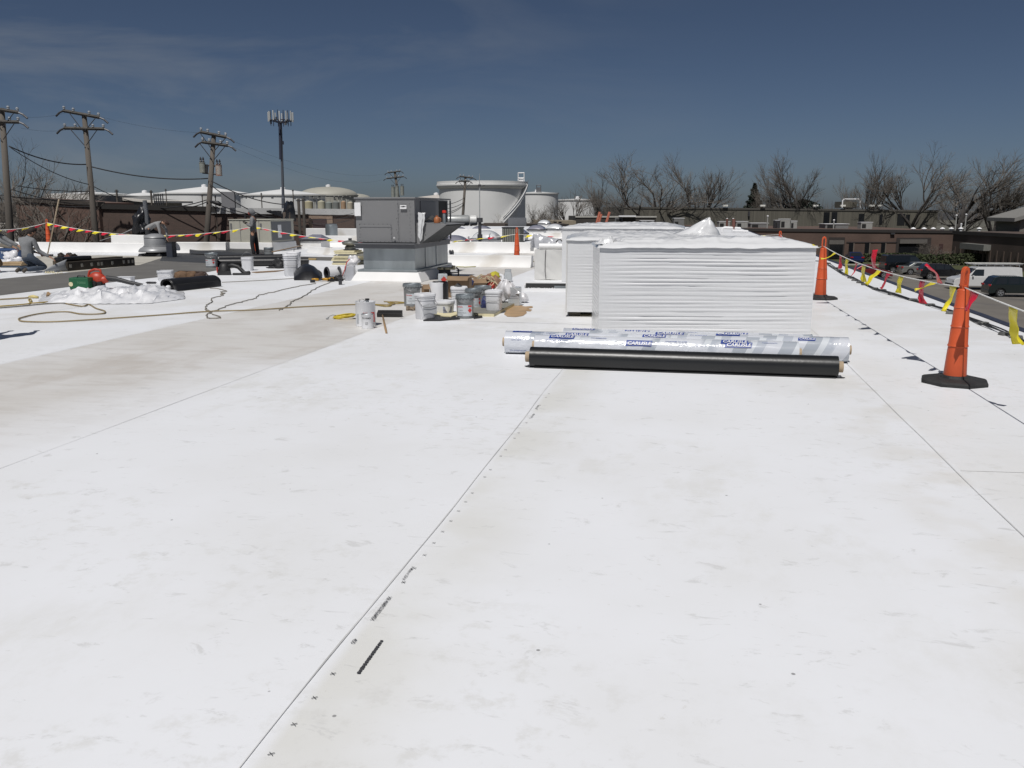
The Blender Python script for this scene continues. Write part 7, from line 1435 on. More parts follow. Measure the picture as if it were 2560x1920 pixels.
wires('bundle of cables fanning down right from the transformer pole to the roof vents', [(at(528, 452, 48.8), at(728, 512, 49.6), 0.3), (at(524, 460, 48.8), at(680, 545, 50), 0.25), (at(524, 502, 48.8), at(684, 542, 50), 0.2), (at(524, 512, 48.8), at(690, 546, 50), 0.2), (at(516, 500, 48.8), at(400, 520, 50), 0.1), (at(518, 504, 48.8), at(455, 518, 50), 0.1), (at(690, 546, 50), at(800, 575, 49.6), 0.1)], 0.026)
wires('pale wires looping across the garage door building to the grey unit', [(at(725, 545, 49.6), at(880, 548, 49.6), 0.3), (at(725, 540, 49.6), at(882, 540, 49.6), 0.2), (at(735, 528, 49.6), at(882, 534, 49.6), 0.2)], 0.014)
wires('wires from the slim pole down left past the rooftop unit', [(at(1162, 494, 100), at(1104, 512, 90), 0.2), (at(1160, 506, 100), at(1104, 522, 90), 0.2), (at(1160, 510, 100), at(1104, 530, 90), 0.3), (at(1160, 512, 100), at(1104, 536, 90), 0.3)], 0.03)
q = MB(); q.tube([at(526, 504, 48.5), at(545, 508, 48.5), at(552, 512, 48.5)], [0.06, 0.13, 0.1], 8); o = q.build('splice_case', BLACK, None, smooth='all'); tag(o, 'black splice case hanging on the cable right of the transformer pole', 'splice case')
# cell tower
Y = 250; k = Y / F; ct0 = at(707, 515, Y); ct = thing('cell_tower', 'tall monopole cell tower with a ring of white panel antennas', 'cell tower', (ct0.x, Y, GZ), 0); tx = at(702, 303, Y); zt = tx.z - GZ
q = MB(); sh = Vector((tx.x - ct0.x, 0, zt)); q.tube([(0, 0, 0), sh * 0.33, sh * 0.34, sh * 0.66, sh], [0.62, 0.5, 0.4, 0.36, 0.30], 12); q.build('pole_shaft', mat('tower_steel', (0.10, 0.11, 0.13), 0.6, 0.2, var=0.1), ct)
q = MB(); q.tube([sh * 0.67 + Vector((-0.3, -0.3, 0)), sh * 0.98 + Vector((-0.2, -0.3, 0))], 0.4, 8); q.tube([sh * 0.8 + Vector((-0.5, 0, 0)), sh * 0.83 + Vector((-0.45, 0, 0))], 0.2, 4); q.tube([sh * 0.8 + Vector((0.5, 0, 0)), sh * 0.83 + Vector((0.45, 0, 0))], 0.2, 4); q.build('cable_bundle', mat('tower_navy', (0.03, 0.035, 0.06), 0.7), ct)
q = MB(); n = 3
for i in range(12): 
    a = 2 * PI * i / 12; q.tube([sh + Vector((3.0 * math.cos(a), 3.0 * math.sin(a), 0.2)), sh + Vector((3.0 * math.cos(a + PI / 6), 3.0 * math.sin(a + PI / 6), 0.2))], 0.13, 4); q.tube([sh + Vector((0, 0, -0.6)), sh + Vector((3.0 * math.cos(a), 3.0 * math.sin(a), 0.2))], 0.1, 4)
    q.tube([sh + Vector((2.8 * math.cos(a), 2.8 * math.sin(a), -1.2)), sh + Vector((2.8 * math.cos(a), 2.8 * math.sin(a), 2.8))], 0.09, 4)
q.build('antenna_frame', MATS['tower_navy'], ct)
for i in range(12):
    a = 2 * PI * i / 12 + 0.13; p = sh + Vector((3.4 * math.cos(a), 3.0 * math.sin(a), 1.1 + 0.12 * (i % 3) )); q = MB(); q.box(p, (0.34, 0.24, 2.6), rz=a + PI / 2); q.build('panel_antenna', mat('antenna_white', (0.50, 0.51, 0.50), 0.5), ct, bevel=0.05)
for i in range(6):
    a = 2 * PI * i / 6 + 0.3; q = MB(); q.box(sh + Vector((2.7 * math.cos(a), 2.7 * math.sin(a), 0.5 - 0.9 * (i % 2))), (0.5, 0.4, 0.8), rz=a); q.build('radio_box', GREYD, ct)
# lesser posts beyond the left buildings
for i, (x, y0, y1, Y, w) in enumerate(((291, 474, 512, 58, 5), (377, 476, 512, 58, 5), (414, 472, 512, 70, 2.5), (505, 486, 515, 60, 2.5), (538, 488, 560, 49.4, 2.5), (653, 482, 520, 75, 2.5), (732, 474, 518, 75, 2.5), (746, 497, 590, 49.2, 7), (758, 496, 590, 49.3, 7), (724, 510, 522, 52.5, 4))):
    k = Y / F; a_ = at(x, y0, Y); t = thing('post', ['dark stubby post with a knobbed top behind the second pole', 'dark post beginning the row of short stakes', 'thin brown post right of the short stakes', 'thin post just left of the transformer pole', 'thin dark post just right of the transformer pole', 'slim post in front of the vented white tank', 'slim post right of the cell tower', 'left dark post of the pair before the garage door building', 'right dark post of the pair before the garage door building', 'short grey vent post on the pale roof edge'][i], 'post', (a_.x, Y, GZ), 0, 'posts beyond the roof'); q = MB(); q.tube([(0, 0, 0), (0, 0, a_.z - GZ)], w * k / 2, 8); q.build('post_shaft', PW if i != 9 else GREYD, t)
    q = MB(); q.box((0, 0, a_.z - GZ - 0.1), (w * k * 1.7, w * k, 2 * k)); q.build('post_cap', DKM, t)
for i in range(5):
    x = 384 + 5.5 * i; Y = 58; k = Y / F; a_ = at(x, 484 + (i % 2), Y); t = thing('stake', 'short dark stake in the fence-like row left of the white tank', 'stake', (a_.x, Y, GZ), 0, 'row of short dark stakes'); q = MB(); q.tube([(0, 0, 0), (0, 0, a_.z - GZ)], 1.3 * k, 5); q.box((0, 0, a_.z - GZ - 4 * k), (5.4 * k, 0.06, 1.2 * k)); q.build('stake_shaft', DKM, t)
# ------------------------------------------------------------------ across the street
BRX = brick('street_brick', (0.10, 0.062, 0.049), (0.122, 0.076, 0.059), (0.09, 0.07, 0.058)); WIN = mat('dark_window', (0.012, 0.013, 0.015), 0.12, var=0.2); JAMB = mat('pale_jamb', (0.14, 0.115, 0.095), 0.8)
YX = 127; pa, pb = 1790, 2388
x1_, LX, hx0, hx1 = facade('brick_building', 'one storey brown brick building across the parking lot with tall slot windows', pa, pb, YX, YX, 571, 577, 0, BRX, mat('dark_parapet_cap', (0.03, 0.026, 0.024), 0.8), 0.35, back=30)
def wx(x0, x1, y0, y1, m, name, d=0.06, out=0.0): return bx_(x1_, LX, pa, pb, YX, x0, x1, y0, y1, m, name, d, out)
for (x0, x1) in ((2125, 2136), (2165, 2176), (2206, 2216)):
    w = wx(x0, x1, 604, 637, WIN, 'window', 0.05); j = wx(x1, x1 + 2.5, 604, 637, JAMB, 'window_jamb', 0.07)
wx(2118, 2245, 602, 603.4, DKM, 'brick_band', 0.05, 0.06)
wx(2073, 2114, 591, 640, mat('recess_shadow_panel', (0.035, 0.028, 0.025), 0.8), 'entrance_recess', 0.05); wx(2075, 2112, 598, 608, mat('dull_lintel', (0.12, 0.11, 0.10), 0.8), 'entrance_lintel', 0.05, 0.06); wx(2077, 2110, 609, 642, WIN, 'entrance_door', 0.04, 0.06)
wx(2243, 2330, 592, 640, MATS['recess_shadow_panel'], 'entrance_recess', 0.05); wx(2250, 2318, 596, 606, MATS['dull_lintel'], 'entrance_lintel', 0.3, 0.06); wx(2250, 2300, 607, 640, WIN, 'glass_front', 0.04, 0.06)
wx(2351, 2361, 607, 634, mat('brown_red_door', (0.06, 0.03, 0.028), 0.6), 'door', 0.05)
wx(2226, 2236, 580, 584, DKM, 'wall_lamp', 0.3)
# shrub-like dark bare bush before the entrance
x2_, L2_, _, _ = facade('brick_building', 'darker brown building wing at the far right with vertical ribbed lower wall', 2384, 2640, 122, 96, 578, 590, 0, brick('wing_brick', (0.076, 0.054, 0.043), (0.092, 0.064, 0.052), (0.072, 0.058, 0.05)), MATS['dark_parapet_cap'], 0.4, back=30)
def w2(x0, x1, z0, z1, m, name, d=0.06, out=0.0):
    return onw(x2_, m, name, fx(x2_, L2_, 2384, 2640, (x0 + x1) / 2) , (z0 + z1) / 2, (x1 - x0) / 256 * L2_, z1 - z0, d, out)
for i in range(13): w2(2392 + 17 * i, 2396 + 17 * i, 0, 2.1, mat('wing_rib', (0.07, 0.05, 0.04), 0.8), 'wall_rib', 0.12)
w2(2428, 2496, 2.0, 2.75, mat('canopy_pale', (0.17, 0.17, 0.155), 0.8), 'entrance_canopy', 0.9); w2(2445, 2486, 0, 2.0, WIN, 'entrance_door', 0.05)
# metal clad building behind
MCL = mat('ribbed_cladding', (0.105, 0.098, 0.078), 0.7, var=0.25, scale=0.6, stretch=(6, 6, 0.05)); YB = 172
b5, L5, _, _ = facade('clad_building', 'long tan metal-clad building behind the bare trees on the right', 1560, 2345, YB, YB, 517, 526, 0, MCL, mat('clad_cap', (0.08, 0.075, 0.065), 0.8), 0.3, back=40)
def w5(x0, x1, y0, y1, m, name, d=0.06, out=0.0): return bx_(b5, L5, 1560, 2345, YB, x0, x1, y0, y1, m, name, d, out)
for (x0, x1, y0, y1) in ((2060, 2075, 530, 560), (2080, 2094, 530, 560), (2148, 2162, 534, 560), (2245, 2264, 534, 562), (2266, 2276, 536, 562), (2200, 2208, 536, 560)): w5(x0, x1, y0, y1, WIN, 'window', 0.05)
for x in (1812, 1905, 2037, 2105, 2177, 2198): w5(x - 6, x + 6, 512.5, 516.5, mat('lamp_white', (0.75, 0.74, 0.68), 0.5), 'wall_light', 0.5)
w5(1870, 1874, 528, 540, DKM, 'wall_duct', 0.4)
pl = thing('roof_duct', 'white pipe loop standing on the grey box on top of the clad building', 'duct', (at(2128, 517, 176).x, 176, at(0, 519, 176).z), 0); k = 176 / F
q = MB(); q.tube([(-22 * k, 0, 0), (-22 * k, 0, 17 * k), (-19 * k, 0, 20 * k), (18 * k, 0, 20 * k), (21 * k, 0, 17 * k), (21 * k, 0, 3 * k), (23 * k, 0, 0)], 1.6 * k, 8); q.build('white_pipe', W_PAINT, pl, smooth=True); q = MB(); q.box((0, 3, 7 * k), (36 * k, 4, 15 * k)); q.build('duct_house', MCL, pl)
# rooftop units on the brick building
def rbox(label, x0, x1, y0, y1, Y, m, nm='rooftop_unit'):
    k = Y / F; c = at((x0 + x1) / 2, y1, Y); t = thing(nm, label, 'rooftop unit', (c.x, Y, H - (577 - 525) * YX / F), 0, 'small units on the far brick roof'); z1 = at(0, y0, Y).z - t.location.z; w = (x1 - x0) * k
    q = MB(); q.box((0, 0, z1 / 2), (w, max(1.0, w * 0.8), z1)); q.build('unit_casing', m, t, bevel=0.04); q = MB(); q.box((0, 0, z1 + 0.03), (w * 1.06, max(1.06, w * 0.86), 0.06)); q.build('unit_lid', W_PAINT, t)
    q = MB(); q.box((-w * 0.25, -max(1.0, w * 0.8) / 2 - 0.02, z1 * 0.55), (w * 0.35, 0.04, z1 * 0.5)); q.build('unit_grille', DARKIN, t)
UG = mat('unit_grey', (0.17, 0.17, 0.165), 0.7); UL = mat('unit_pale', (0.30, 0.30, 0.28), 0.7)
for a in (('pale grey box unit farthest left on the far brick roof', 1795, 1822, 554, 566, 136, UL), ('longer pale box unit second on the far brick roof', 1838, 1866, 554, 566, 136, UL), ('low pale strip unit third on the far brick roof', 1872, 1915, 558, 567, 138, UG), ('square grey unit on the far brick roof right of the thin white stack', 1948, 1972, 548, 564, 134, UL), ('dark sided unit touching the square grey unit on the far brick roof', 1935, 1947, 551, 564, 134, DKM), ('wedge shaped grey unit right of the square grey unit', 1974, 1990, 553, 564, 134, UL), ('low pale unit on the far brick roof above the recessed door', 2056, 2112, 560, 567, 138, UG), ('white box unit above the first slot window', 2148, 2176, 556, 568, 136, UL), ('grey unit beyond the back right stack top at the left', 1600, 1632, 552, 564, 112, UG), ('dark boxy unit left of the tall crumpled peak', 1683, 1708, 546, 563, 112, UG)): rbox(*a)
for i, (x, y0, y1, m) in enumerate(((1918, 540, 566, UL), (1832, 547, 568, MATS['rusty_pipe']), (1817, 547, 566, MATS['rusty_pipe']), (2084, 550, 566, UL), (2388, 538, 574, UL), (2412, 536, 574, UL), (2402, 560, 574, W_PAINT))):
    c = at(x, y1, 132); t = thing('vent_stack', ['thin white', 'taller rusty', 'shorter rusty', 'small white', 'pale left', 'pale leaning', 'short white'][i] + ' stack standing on the far brick roof', 'stack', (c.x, 132, H - (577 - 525) * YX / F), 0, 'thin stacks on the far brick roof'); z1 = at(0, y0, 132).z - t.location.z; q = MB(); q.tube([(0, 0, 0), (0, 0, z1)], 0.10 if i not in (1, 2) else 0.16, 8); q.build('stack_pipe', m, t); q = MB(); q.lathe([(0.15, z1 - 0.08), (0.15, z1 + 0.06), (0, z1 + 0.12)], 10); q.build('stack_cap', W_PAINT, t)
for i, x in enumerate((2283, 2310, 2333, 2356, 2378, 2402, 2448)):
    c = at(x, 574, 131); t = thing('roof_cap_vent', ['first', 'second', 'third', 'fourth', 'fifth', 'sixth', 'last'][i] + ' little white cap vent from the left along the far right brick roof edge', 'vent', (c.x, 131, H - (577 - 525) * YX / F), 0, 'little white cap vents'); q = MB(); q.lathe([(0.25, 0), (0.2, 0.3), (0.38, 0.32), (0.3, 0.42), (0, 0.55)], 12); q.build('vent_cap', W_PAINT, t, smooth=True)
# low dark buildings between trees in the middle, pale truck boxes
b6, L6, _, _ = facade('low_building', 'low dark brown building strip behind the domed skylights', 1205, 1420, 105, 105, 560, 561, 0, mat('low_brown', (0.09, 0.07, 0.055), 0.9, var=0.2, scale=0.3), MATS['dark_parapet_cap'], 0.2, back=10)
b7, L7, _, _ = facade('low_building', 'tan low building with dark windows left of the back left stack', 1335, 1440, 135, 135, 551, 552, 0, mat('low_tan', (0.27, 0.23, 0.17), 0.9, var=0.1), None, back=10)
for x in (1388, 1400): bx_(b7, L7, 1335, 1440, 135, x - 4, x + 4, 553, 560, WIN, 'window')
b8, L8, _, _ = facade('low_building', 'dark flat industrial building behind the orange ladder rails', 1440, 1640, 150, 150, 541, 541, 0, mat('dark_industrial', (0.05, 0.045, 0.04), 0.9, var=0.3, scale=0.2), mat('pale_strip', (0.45, 0.44, 0.40), 0.7), 0.18, back=20)
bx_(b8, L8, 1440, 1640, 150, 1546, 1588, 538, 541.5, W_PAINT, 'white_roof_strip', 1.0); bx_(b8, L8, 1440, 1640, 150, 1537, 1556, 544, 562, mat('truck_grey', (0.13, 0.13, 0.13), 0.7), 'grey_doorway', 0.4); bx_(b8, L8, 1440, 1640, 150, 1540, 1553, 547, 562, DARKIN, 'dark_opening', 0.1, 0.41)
b9, L9, _, _ = facade('low_building', 'grey rooftop plant block right of the largest tank', 1270, 1316, 88, 88, 545, 545, 0, GREYD, None, back=5)
b10, L10, _, _ = facade('low_building', 'brown low wall behind the vent mast and skylights', 1205, 1262, 96, 96, 562, 562, 0, MATS['low_brown'], None, back=3)
# house at the right edge
hs = thing('house', 'pale house with a sloping white roof edge at the far right border', 'house', (at(2606, 580, 118).x, 118, GZ), R(-8)); k = 118 / F; zb = at(0, 585, 118).z - GZ; zt = at(0, 545, 118).z - GZ
q = MB(); q.box((2, 5, zt / 2), (9, 8, zt)); q.build('wall', mat('house_wall', (0.16, 0.15, 0.13), 0.9), hs); q = MB(); q.prism([(-3.6, 0.2, zt - 0.5), (-3.6, 0.2, zt + 0.0), (2.5, 0.2, zt + 1.9), (8, 0.2, zt + 0.2), (8, 0.2, zt - 0.3), (2.5, 0.2, zt + 1.4)], (0, 9.5, 0)); q.build('roof', mat('house_roof', (0.20, 0.195, 0.18), 0.8), hs)
q = MB(); q.box((0.5, 0.95, zt - 1.2), (1.6, 0.1, 1.1)); q.build('window', WIN, hs)
# ------------------------------------------------------------------ cars
GLS = mat('car_glass', (0.015, 0.018, 0.02), 0.06, var=0.1, coat=0.5); TYR = mat('tyre', (0.015, 0.015, 0.015), 0.85); RIM = mat('wheel_rim', (0.45, 0.46, 0.47), 0.3, 0.6)
TAIL = mat('tail_lamp', (0.35, 0.01, 0.01), 0.2, coat=0.6); HEADL = mat('head_lamp', (0.6, 0.6, 0.6), 0.1, coat=0.8)
def car(name, label, px, py, rz, L_, W_, Hh, kind, paint, cat='car', group='vehicles parked in the lot'):
    """front towards +x"""
    c = gp(px, py, GZ); t = thing(name, label, cat, c, rz, group); wr = 0.34 if kind != 'sedan' else 0.32; cl = 0.20 if kind == 'sedan' else 0.26; belt = {'sedan': 0.95, 'suv': 1.05, 'van': 1.2, 'boxvan': 1.2}[kind]
    h2 = L_ / 2; fa, ra = h2 - 0.88, -h2 + 0.92
    if kind == 'sedan': low = [(-h2, 0.42), (-h2 + 0.05, 0.86), (-h2 + 0.2, 0.97), (-h2 + 1.0, 0.99), (h2 - 1.55, 0.96), (h2 - 0.45, 0.80), (h2 - 0.05, 0.66), (h2, 0.40)]; roof_ = [(-h2 + 0.65, 0.95), (-h2 + 1.35, Hh - 0.07), (-h2 + 1.9, Hh), (-0.1, Hh), (0.35, Hh - 0.06), (h2 - 1.3, 0.95)]
    elif kind == 'suv': low = [(-h2, 0.45), (-h2 + 0.03, 0.95), (-h2 + 0.1, 1.06), (h2 - 1.35, 1.08), (h2 - 0.35, 0.95), (h2 - 0.05, 0.75), (h2, 0.42)]; roof_ = [(-h2 + 0.08, 1.04), (-h2 + 0.42, Hh - 0.10), (-h2 + 0.8, Hh), (0.15, Hh - 0.02), (0.55, Hh - 0.10), (h2 - 1.15, 1.04)]
    else: low = [(-h2, 0.45), (-h2, 1.22), (h2 - 1.45, 1.22), (h2 - 0.55, 1.12), (h2 - 0.1, 0.98), (h2, 0.55)]; roof_ = [(-h2 + 0.02, 1.2), (-h2 + 0.12, Hh - 0.06), (-h2 + 0.4, Hh), (h2 - 2.2, Hh), (h2 - 1.95, Hh - 0.08), (h2 - 1.1, 1.2)]
    def arch(xc):     # wheel arch cut as points along the sill
        return [(xc + (wr + 0.07) * math.cos(a), wr + (wr + 0.07) * math.sin(a)) for a in [PI * i / 8 for i in range(9)]]
    side = low + [(h2 - 0.02, cl)] + [(x, max(z, cl)) for x, z in arch(fa)] + [(x, max(z, cl)) for x, z in arch(ra)] + [(-h2 + 0.02, cl)]
    q = MB(); w = W_ / 2; q.prism([(x, -w, z) for x, z in side], (0, W_, 0)); q.build('body', paint, t, bevel=0.05)
    q = MB(); n = len(roof_); wt = w * (0.80 if kind != 'van' else 0.90); vs = []
    for s in (-1, 1):
        for x, z in roof_: f = (z - belt) / (Hh - belt); f = max(0, min(1, f)); vs.append((x, s * lerp(w * 0.975, wt, f), z))
    q.add(vs, [tuple(range(n - 1, -1, -1)), tuple(range(n, 2 * n))] + [(i, (i + 1) % n, n + (i + 1) % n, n + i) for i in range(n)]); q.build('cabin', paint, t, bevel=0.03)
    def pane(nm, x0, x1, z0, z1, lean0=0.0, lean1=0.0):
        for s in (-1, 1):
            q = MB(); P = []
            for (x, z) in ((x0 + lean0 * 0, z0), (x1, z0), (x1 - lean1, z1), (x0 + lean0, z1)): f = (z - belt) / (Hh - belt); P.append(Vector((x, s * (lerp(w * 0.975, wt, max(0, min(1, f))) + 0.008), z)))
            q.poly(P); q.build(nm, GLS, t)
    zt = Hh - 0.12
    if kind == 'sedan': pane('side_window', -h2 + 1.15, -0.25, 0.99, zt, 0.45, 0); pane('side_window', -0.15, h2 - 1.55, 0.99, zt, 0, 0.75)
    elif kind == 'suv': pane('side_window', -h2 + 0.45, -h2 + 1.35, 1.09, zt, 0.25, 0); pane('side_window', -h2 + 1.45, -0.05, 1.09, zt); pane('side_window', 0.05, h2 - 1.4, 1.09, zt, 0, 0.45)
    elif kind == 'van': pane('side_window', h2 - 2.55, h2 - 1.45, 1.28, zt - 0.08, 0, 0.35)
    for nm, i0, i1 in (('rear_window', 0, 1), ('windscreen', n - 1, n - 2)):
        if kind == 'van' and nm == 'rear_window': continue
        (xa, za), (xb, zb2) = roof_[i0], roof_[i1]; sg = -1 if nm == 'rear_window' else 1; q = MB(); P = []
        for f0, s in ((0.12, -1), (0.12, 1), (0.92, 1), (0.92, -1)): x = lerp(xa, xb, f0); z = lerp(za, zb2, f0); f = max(0, min(1, (z - belt) / (Hh - belt))); P.append(Vector((x + sg * 0.012, s * (lerp(w * 0.975, wt, f) - 0.07), z + 0.008)))
        q.poly(P); q.build(nm, GLS, t)
    for xc in (fa, ra):
        for s in (-1, 1):
            q = MB(); q.lathe([(wr * 0.6, -0.1), (wr, -0.1), (wr, 0.1), (wr * 0.6, 0.1)], 22, (xc, s * (w - 0.10), wr), M=Matrix.Rotation(PI / 2, 4, 'X')); wo_ = q.build('wheel', TYR, t, smooth=True)
            q = MB(); q.lathe([(wr * 0.16, 0), (wr * 0.16, 0.02), (0, 0.02)], 10, (xc, s * (w + 0.01), wr), M=Matrix.Rotation(PI / 2 * -s * -1, 4, 'X'))
            for k in range(5): a = 2 * PI * k / 5 + 0.3; q.box((xc + wr * 0.34 * math.cos(a), s * (w + 0.008), wr + wr * 0.34 * math.sin(a)), (wr * 0.6, 0.02, wr * 0.16), M=Matrix.Rotation(-a, 4, 'Y'))
            q.lathe([(wr * 0.60, -0.012), (wr * 0.68, -0.012), (wr * 0.68, 0.012), (wr * 0.60, 0.012), (wr * 0.60, -0.012)], 22, (xc, s * (w + 0.008), wr), M=Matrix.Rotation(PI / 2, 4, 'X'), cap=False); q.build('rim', RIM, wo_)
    for s in (-1, 1):
        q = MB(); q.box((-h2 + 0.04, s * (w - 0.17), 0.84 if kind == 'sedan' else 0.98), (0.14, 0.36, 0.16)); q.build('tail_light', TAIL, t, bevel=0.02); q = MB(); q.box((h2 - 0.12, s * (w - 0.2), 0.66 if kind == 'sedan' else 0.80), (0.18, 0.36, 0.14)); q.build('headlight', HEADL, t, bevel=0.02)
        q = MB(); q.box((h2 - 1.6, s * (w + 0.08), belt + 0.07), (0.14, 0.16, 0.12)); q.build('wing_mirror', paint, t, bevel=0.02)
    q = MB(); q.box((h2 - 0.02, 0, 0.45), (0.10, W_ * 0.94, 0.2)); q.box((-h2 + 0.02, 0, 0.48), (0.10, W_ * 0.94, 0.2)); q.build('bumper', paint if kind != 'van' else DKM, t, bevel=0.03)
    return t
def paint(n, c, r=0.25, metal=0.3): return mat(n, c, r, metal, var=0.03, coat=0.8)
PGR = paint('paint_dark_green', (0.010, 0.018, 0.018)); PBK = paint('paint_black', (0.008, 0.009, 0.012)); PSI = paint('paint_silver', (0.32, 0.33, 0.31), 0.3, 0.6); PWH = paint('paint_white', (0.62, 0.62, 0.61), 0.3, 0); PBL = paint('paint_blue', (0.008, 0.018, 0.08)); PRD = paint('paint_red', (0.16, 0.01, 0.015))
car('parked_suv', 'dark green estate-bodied car parked at the right edge nearest the roof', 2535, 741, R(-8), 4.7, 1.8, 1.72, 'suv', PGR)
v_ = car('parked_van', 'white work van with a ladder rack parked behind the largest cone', 2456, 723, R(180 - 6), 5.9, 2.0, 2.05, 'van', PWH, 'van')
q = MB()
for y in (-0.75, 0.75): q.tube([(-2.9, y, 2.28), (1.4, y, 2.28)], 0.03, 6)
for x in (-2.6, -1.2, 0.2, 1.2): q.tube([(x, -0.85, 2.05), (x, -0.85, 2.24), (x, 0.85, 2.24), (x, 0.85, 2.05)], 0.03, 6)
q.build('ladder_rack', RIM, v_)
for y in (-0.5, 0.2):
    q = MB(); q.tube([(-3.1, y, 2.36), (1.6, y, 2.36)], 0.035, 6); q.tube([(-3.1, y + 0.35, 2.36), (1.6, y + 0.35, 2.36)], 0.035, 6)
    for k in range(15): q.tube([(-3.0 + 0.32 * k, y, 2.36), (-3.0 + 0.32 * k, y + 0.35, 2.36)], 0.018, 4)
    q.build('ladder', mat('ladder_metal', (0.5, 0.5, 0.47), 0.4, 0.5), v_)
car('parked_suv', 'black compact sport utility car with lit red tail lamp beside the white van', 2352, 698, R(-10), 4.5, 1.8, 1.62, 'suv', PBK)
car('parked_sedan', 'silver grey sedan parked left of the black compact car', 2302, 686, R(-4), 4.8, 1.8, 1.42, 'sedan', PSI)
car('parked_van', 'big black van parked behind the silver sedan', 2262, 681, R(-3), 5.3, 2.0, 2.02, 'van', paint('paint_black_van', (0.006, 0.008, 0.010)), 'van')
car('parked_sedan', 'dark blue car seen end-on above the roof edge at the left of the lot', 2134, 657, R(80), 4.4, 1.75, 1.5, 'sedan', PBL)
car('parked_sedan', 'dark red car mostly hidden below the roof edge behind the pennants', 2172, 694, R(-10), 4.4, 1.75, 1.42, 'sedan', PRD)
# hedge
def foliage(name, label, cat, c, rx, ry, rz_, n, size, m, seed, trunk=None, group=None, cone_=False):
    t = thing(name, label, cat, c, 0, group); q = MB(); rn = random.Random(seed)
    for i in range(n):
        a, b = rn.uniform(0, 2 * PI), rn.random() ** 0.5
        if cone_: h = rn.random(); rr = (1 - h) ** 0.9 * (0.55 + 0.45 * ((h * 9) % 1)) ; p = Vector((rx * rr * b * math.cos(a), ry * rr * b * math.sin(a), rz_ * h))
        else: h = rn.uniform(-1, 1); rr = math.sqrt(max(0, 1 - h * h)) * b; p = Vector((rx * rr * math.cos(a), ry * rr * math.sin(a), rz_ * (h + 1) / 2))
        s = size * rn.uniform(0.5, 1.4); u_ = Vector((rn.uniform(-1, 1), rn.uniform(-1, 1), rn.uniform(-0.5, 0.5))).normalized() * s; w_ = u_.cross(Vector((rn.uniform(-1, 1), rn.uniform(-1, 1), rn.uniform(-1, 1)))).normalized() * s * 0.6
        q.add([p - u_, p + w_, p + u_, p - w_], [(0, 1, 2, 3)])
    q.build('foliage', m, t, fix=False)
    if trunk: q = MB(); q.tube([(0, 0, -trunk), (0, 0, rz_ * 0.9)], [0.3, 0.06], 6); q.build('trunk', BARK, t)
    return t
BARK = mat('bark_grey', (0.052, 0.046, 0.040), 0.95, var=0.3, scale=1); BARKD = mat('bark_dark', (0.042, 0.037, 0.034), 0.95, var=0.3, scale=1); TWIG = mat('twig_brown', (0.13, 0.115, 0.099), 0.95, var=0.25, scale=0.5)
HEDG = mat('hedge_leaf', (0.035, 0.045, 0.016), 0.9, var=0.5, scale=2)
p = gp(2480, 663, GZ); foliage('hedge', 'clipped olive hedge along the darker brick wing behind the cars', 'hedge', p, 17, 1.2, 1.5, 5000, 0.16, HEDG, 3)
p = gp(2235, 655, GZ); foliage('hedge', 'low green hedge in front of the slot windows behind the black van', 'hedge', p, 8, 1.0, 1.2, 2500, 0.16, HEDG, 4)
EVG = mat('evergreen_needles', (0.014, 0.022, 0.014), 0.9, var=0.4, scale=1)
c = at(1884, 520, 190); foliage('evergreen_tree', 'single dark green conifer standing among the bare trees', 'tree', (c.x, 190, GZ + 2), 4.6, 4.2, (520 - 462) * 190 / F + c.z - GZ - 2, 4200, 0.34, EVG, 8, trunk=2, cone_=True)
c = at(2006, 520, 190); foliage('evergreen_tree', 'low broad dark evergreen beneath the bare trees right of the conifer', 'tree', (c.x, 190, GZ + 1), 5.5, 3.5, (520 - 500) * 190 / F + c.z - GZ - 1, 2600, 0.34, EVG, 9, trunk=1)
# ------------------------------------------------------------------ bare trees
def branch(q, qt, p, d, L_, r, lev, rn, spread, up):
    n = 4 if lev < 2 else 3; pts = [p]; rs = [r]; dd = d.copy()
    for i in range(n):
        dd = (dd + Vector((rn.uniform(-1, 1), rn.uniform(-1, 1), rn.uniform(-1, 1))) * 0.16 + Vector((0, 0, up * 0.08))).normalized(); p = p + dd * (L_ / n); pts.append(p); rs.append(r * (1 - 0.32 * (i + 1) / n))
    tgt = q if lev < 3 else qt
    tgt.tube(pts, rs, (7, 5, 4, 3, 3, 3, 3)[lev], cap=False)
    if lev >= 6: return
    kids = (3, 3, 3, 3, 3, 3)[lev] + (1 if rn.random() < 0.45 else 0)
    for k in range(kids):
        f = rn.uniform(0.35, 1.0) if k else 1.0; i = min(n - 1, int(f * n)); base = pts[i].lerp(pts[i + 1], f * n - i) if f < 1 else pts[-1]
        ax = Vector((rn.uniform(-1, 1), rn.uniform(-1, 1), rn.uniform(-0.4, 0.4))); ax = (ax - dd * ax.dot(dd)).normalized(); nd = (dd + ax * spread * rn.uniform(0.5, 1.15)).normalized()
        branch(q, qt, base, nd, L_ * rn.uniform(0.58, 0.80), rs[-1] * rn.uniform(0.66, 0.88), lev + 1, rn, spread, up)
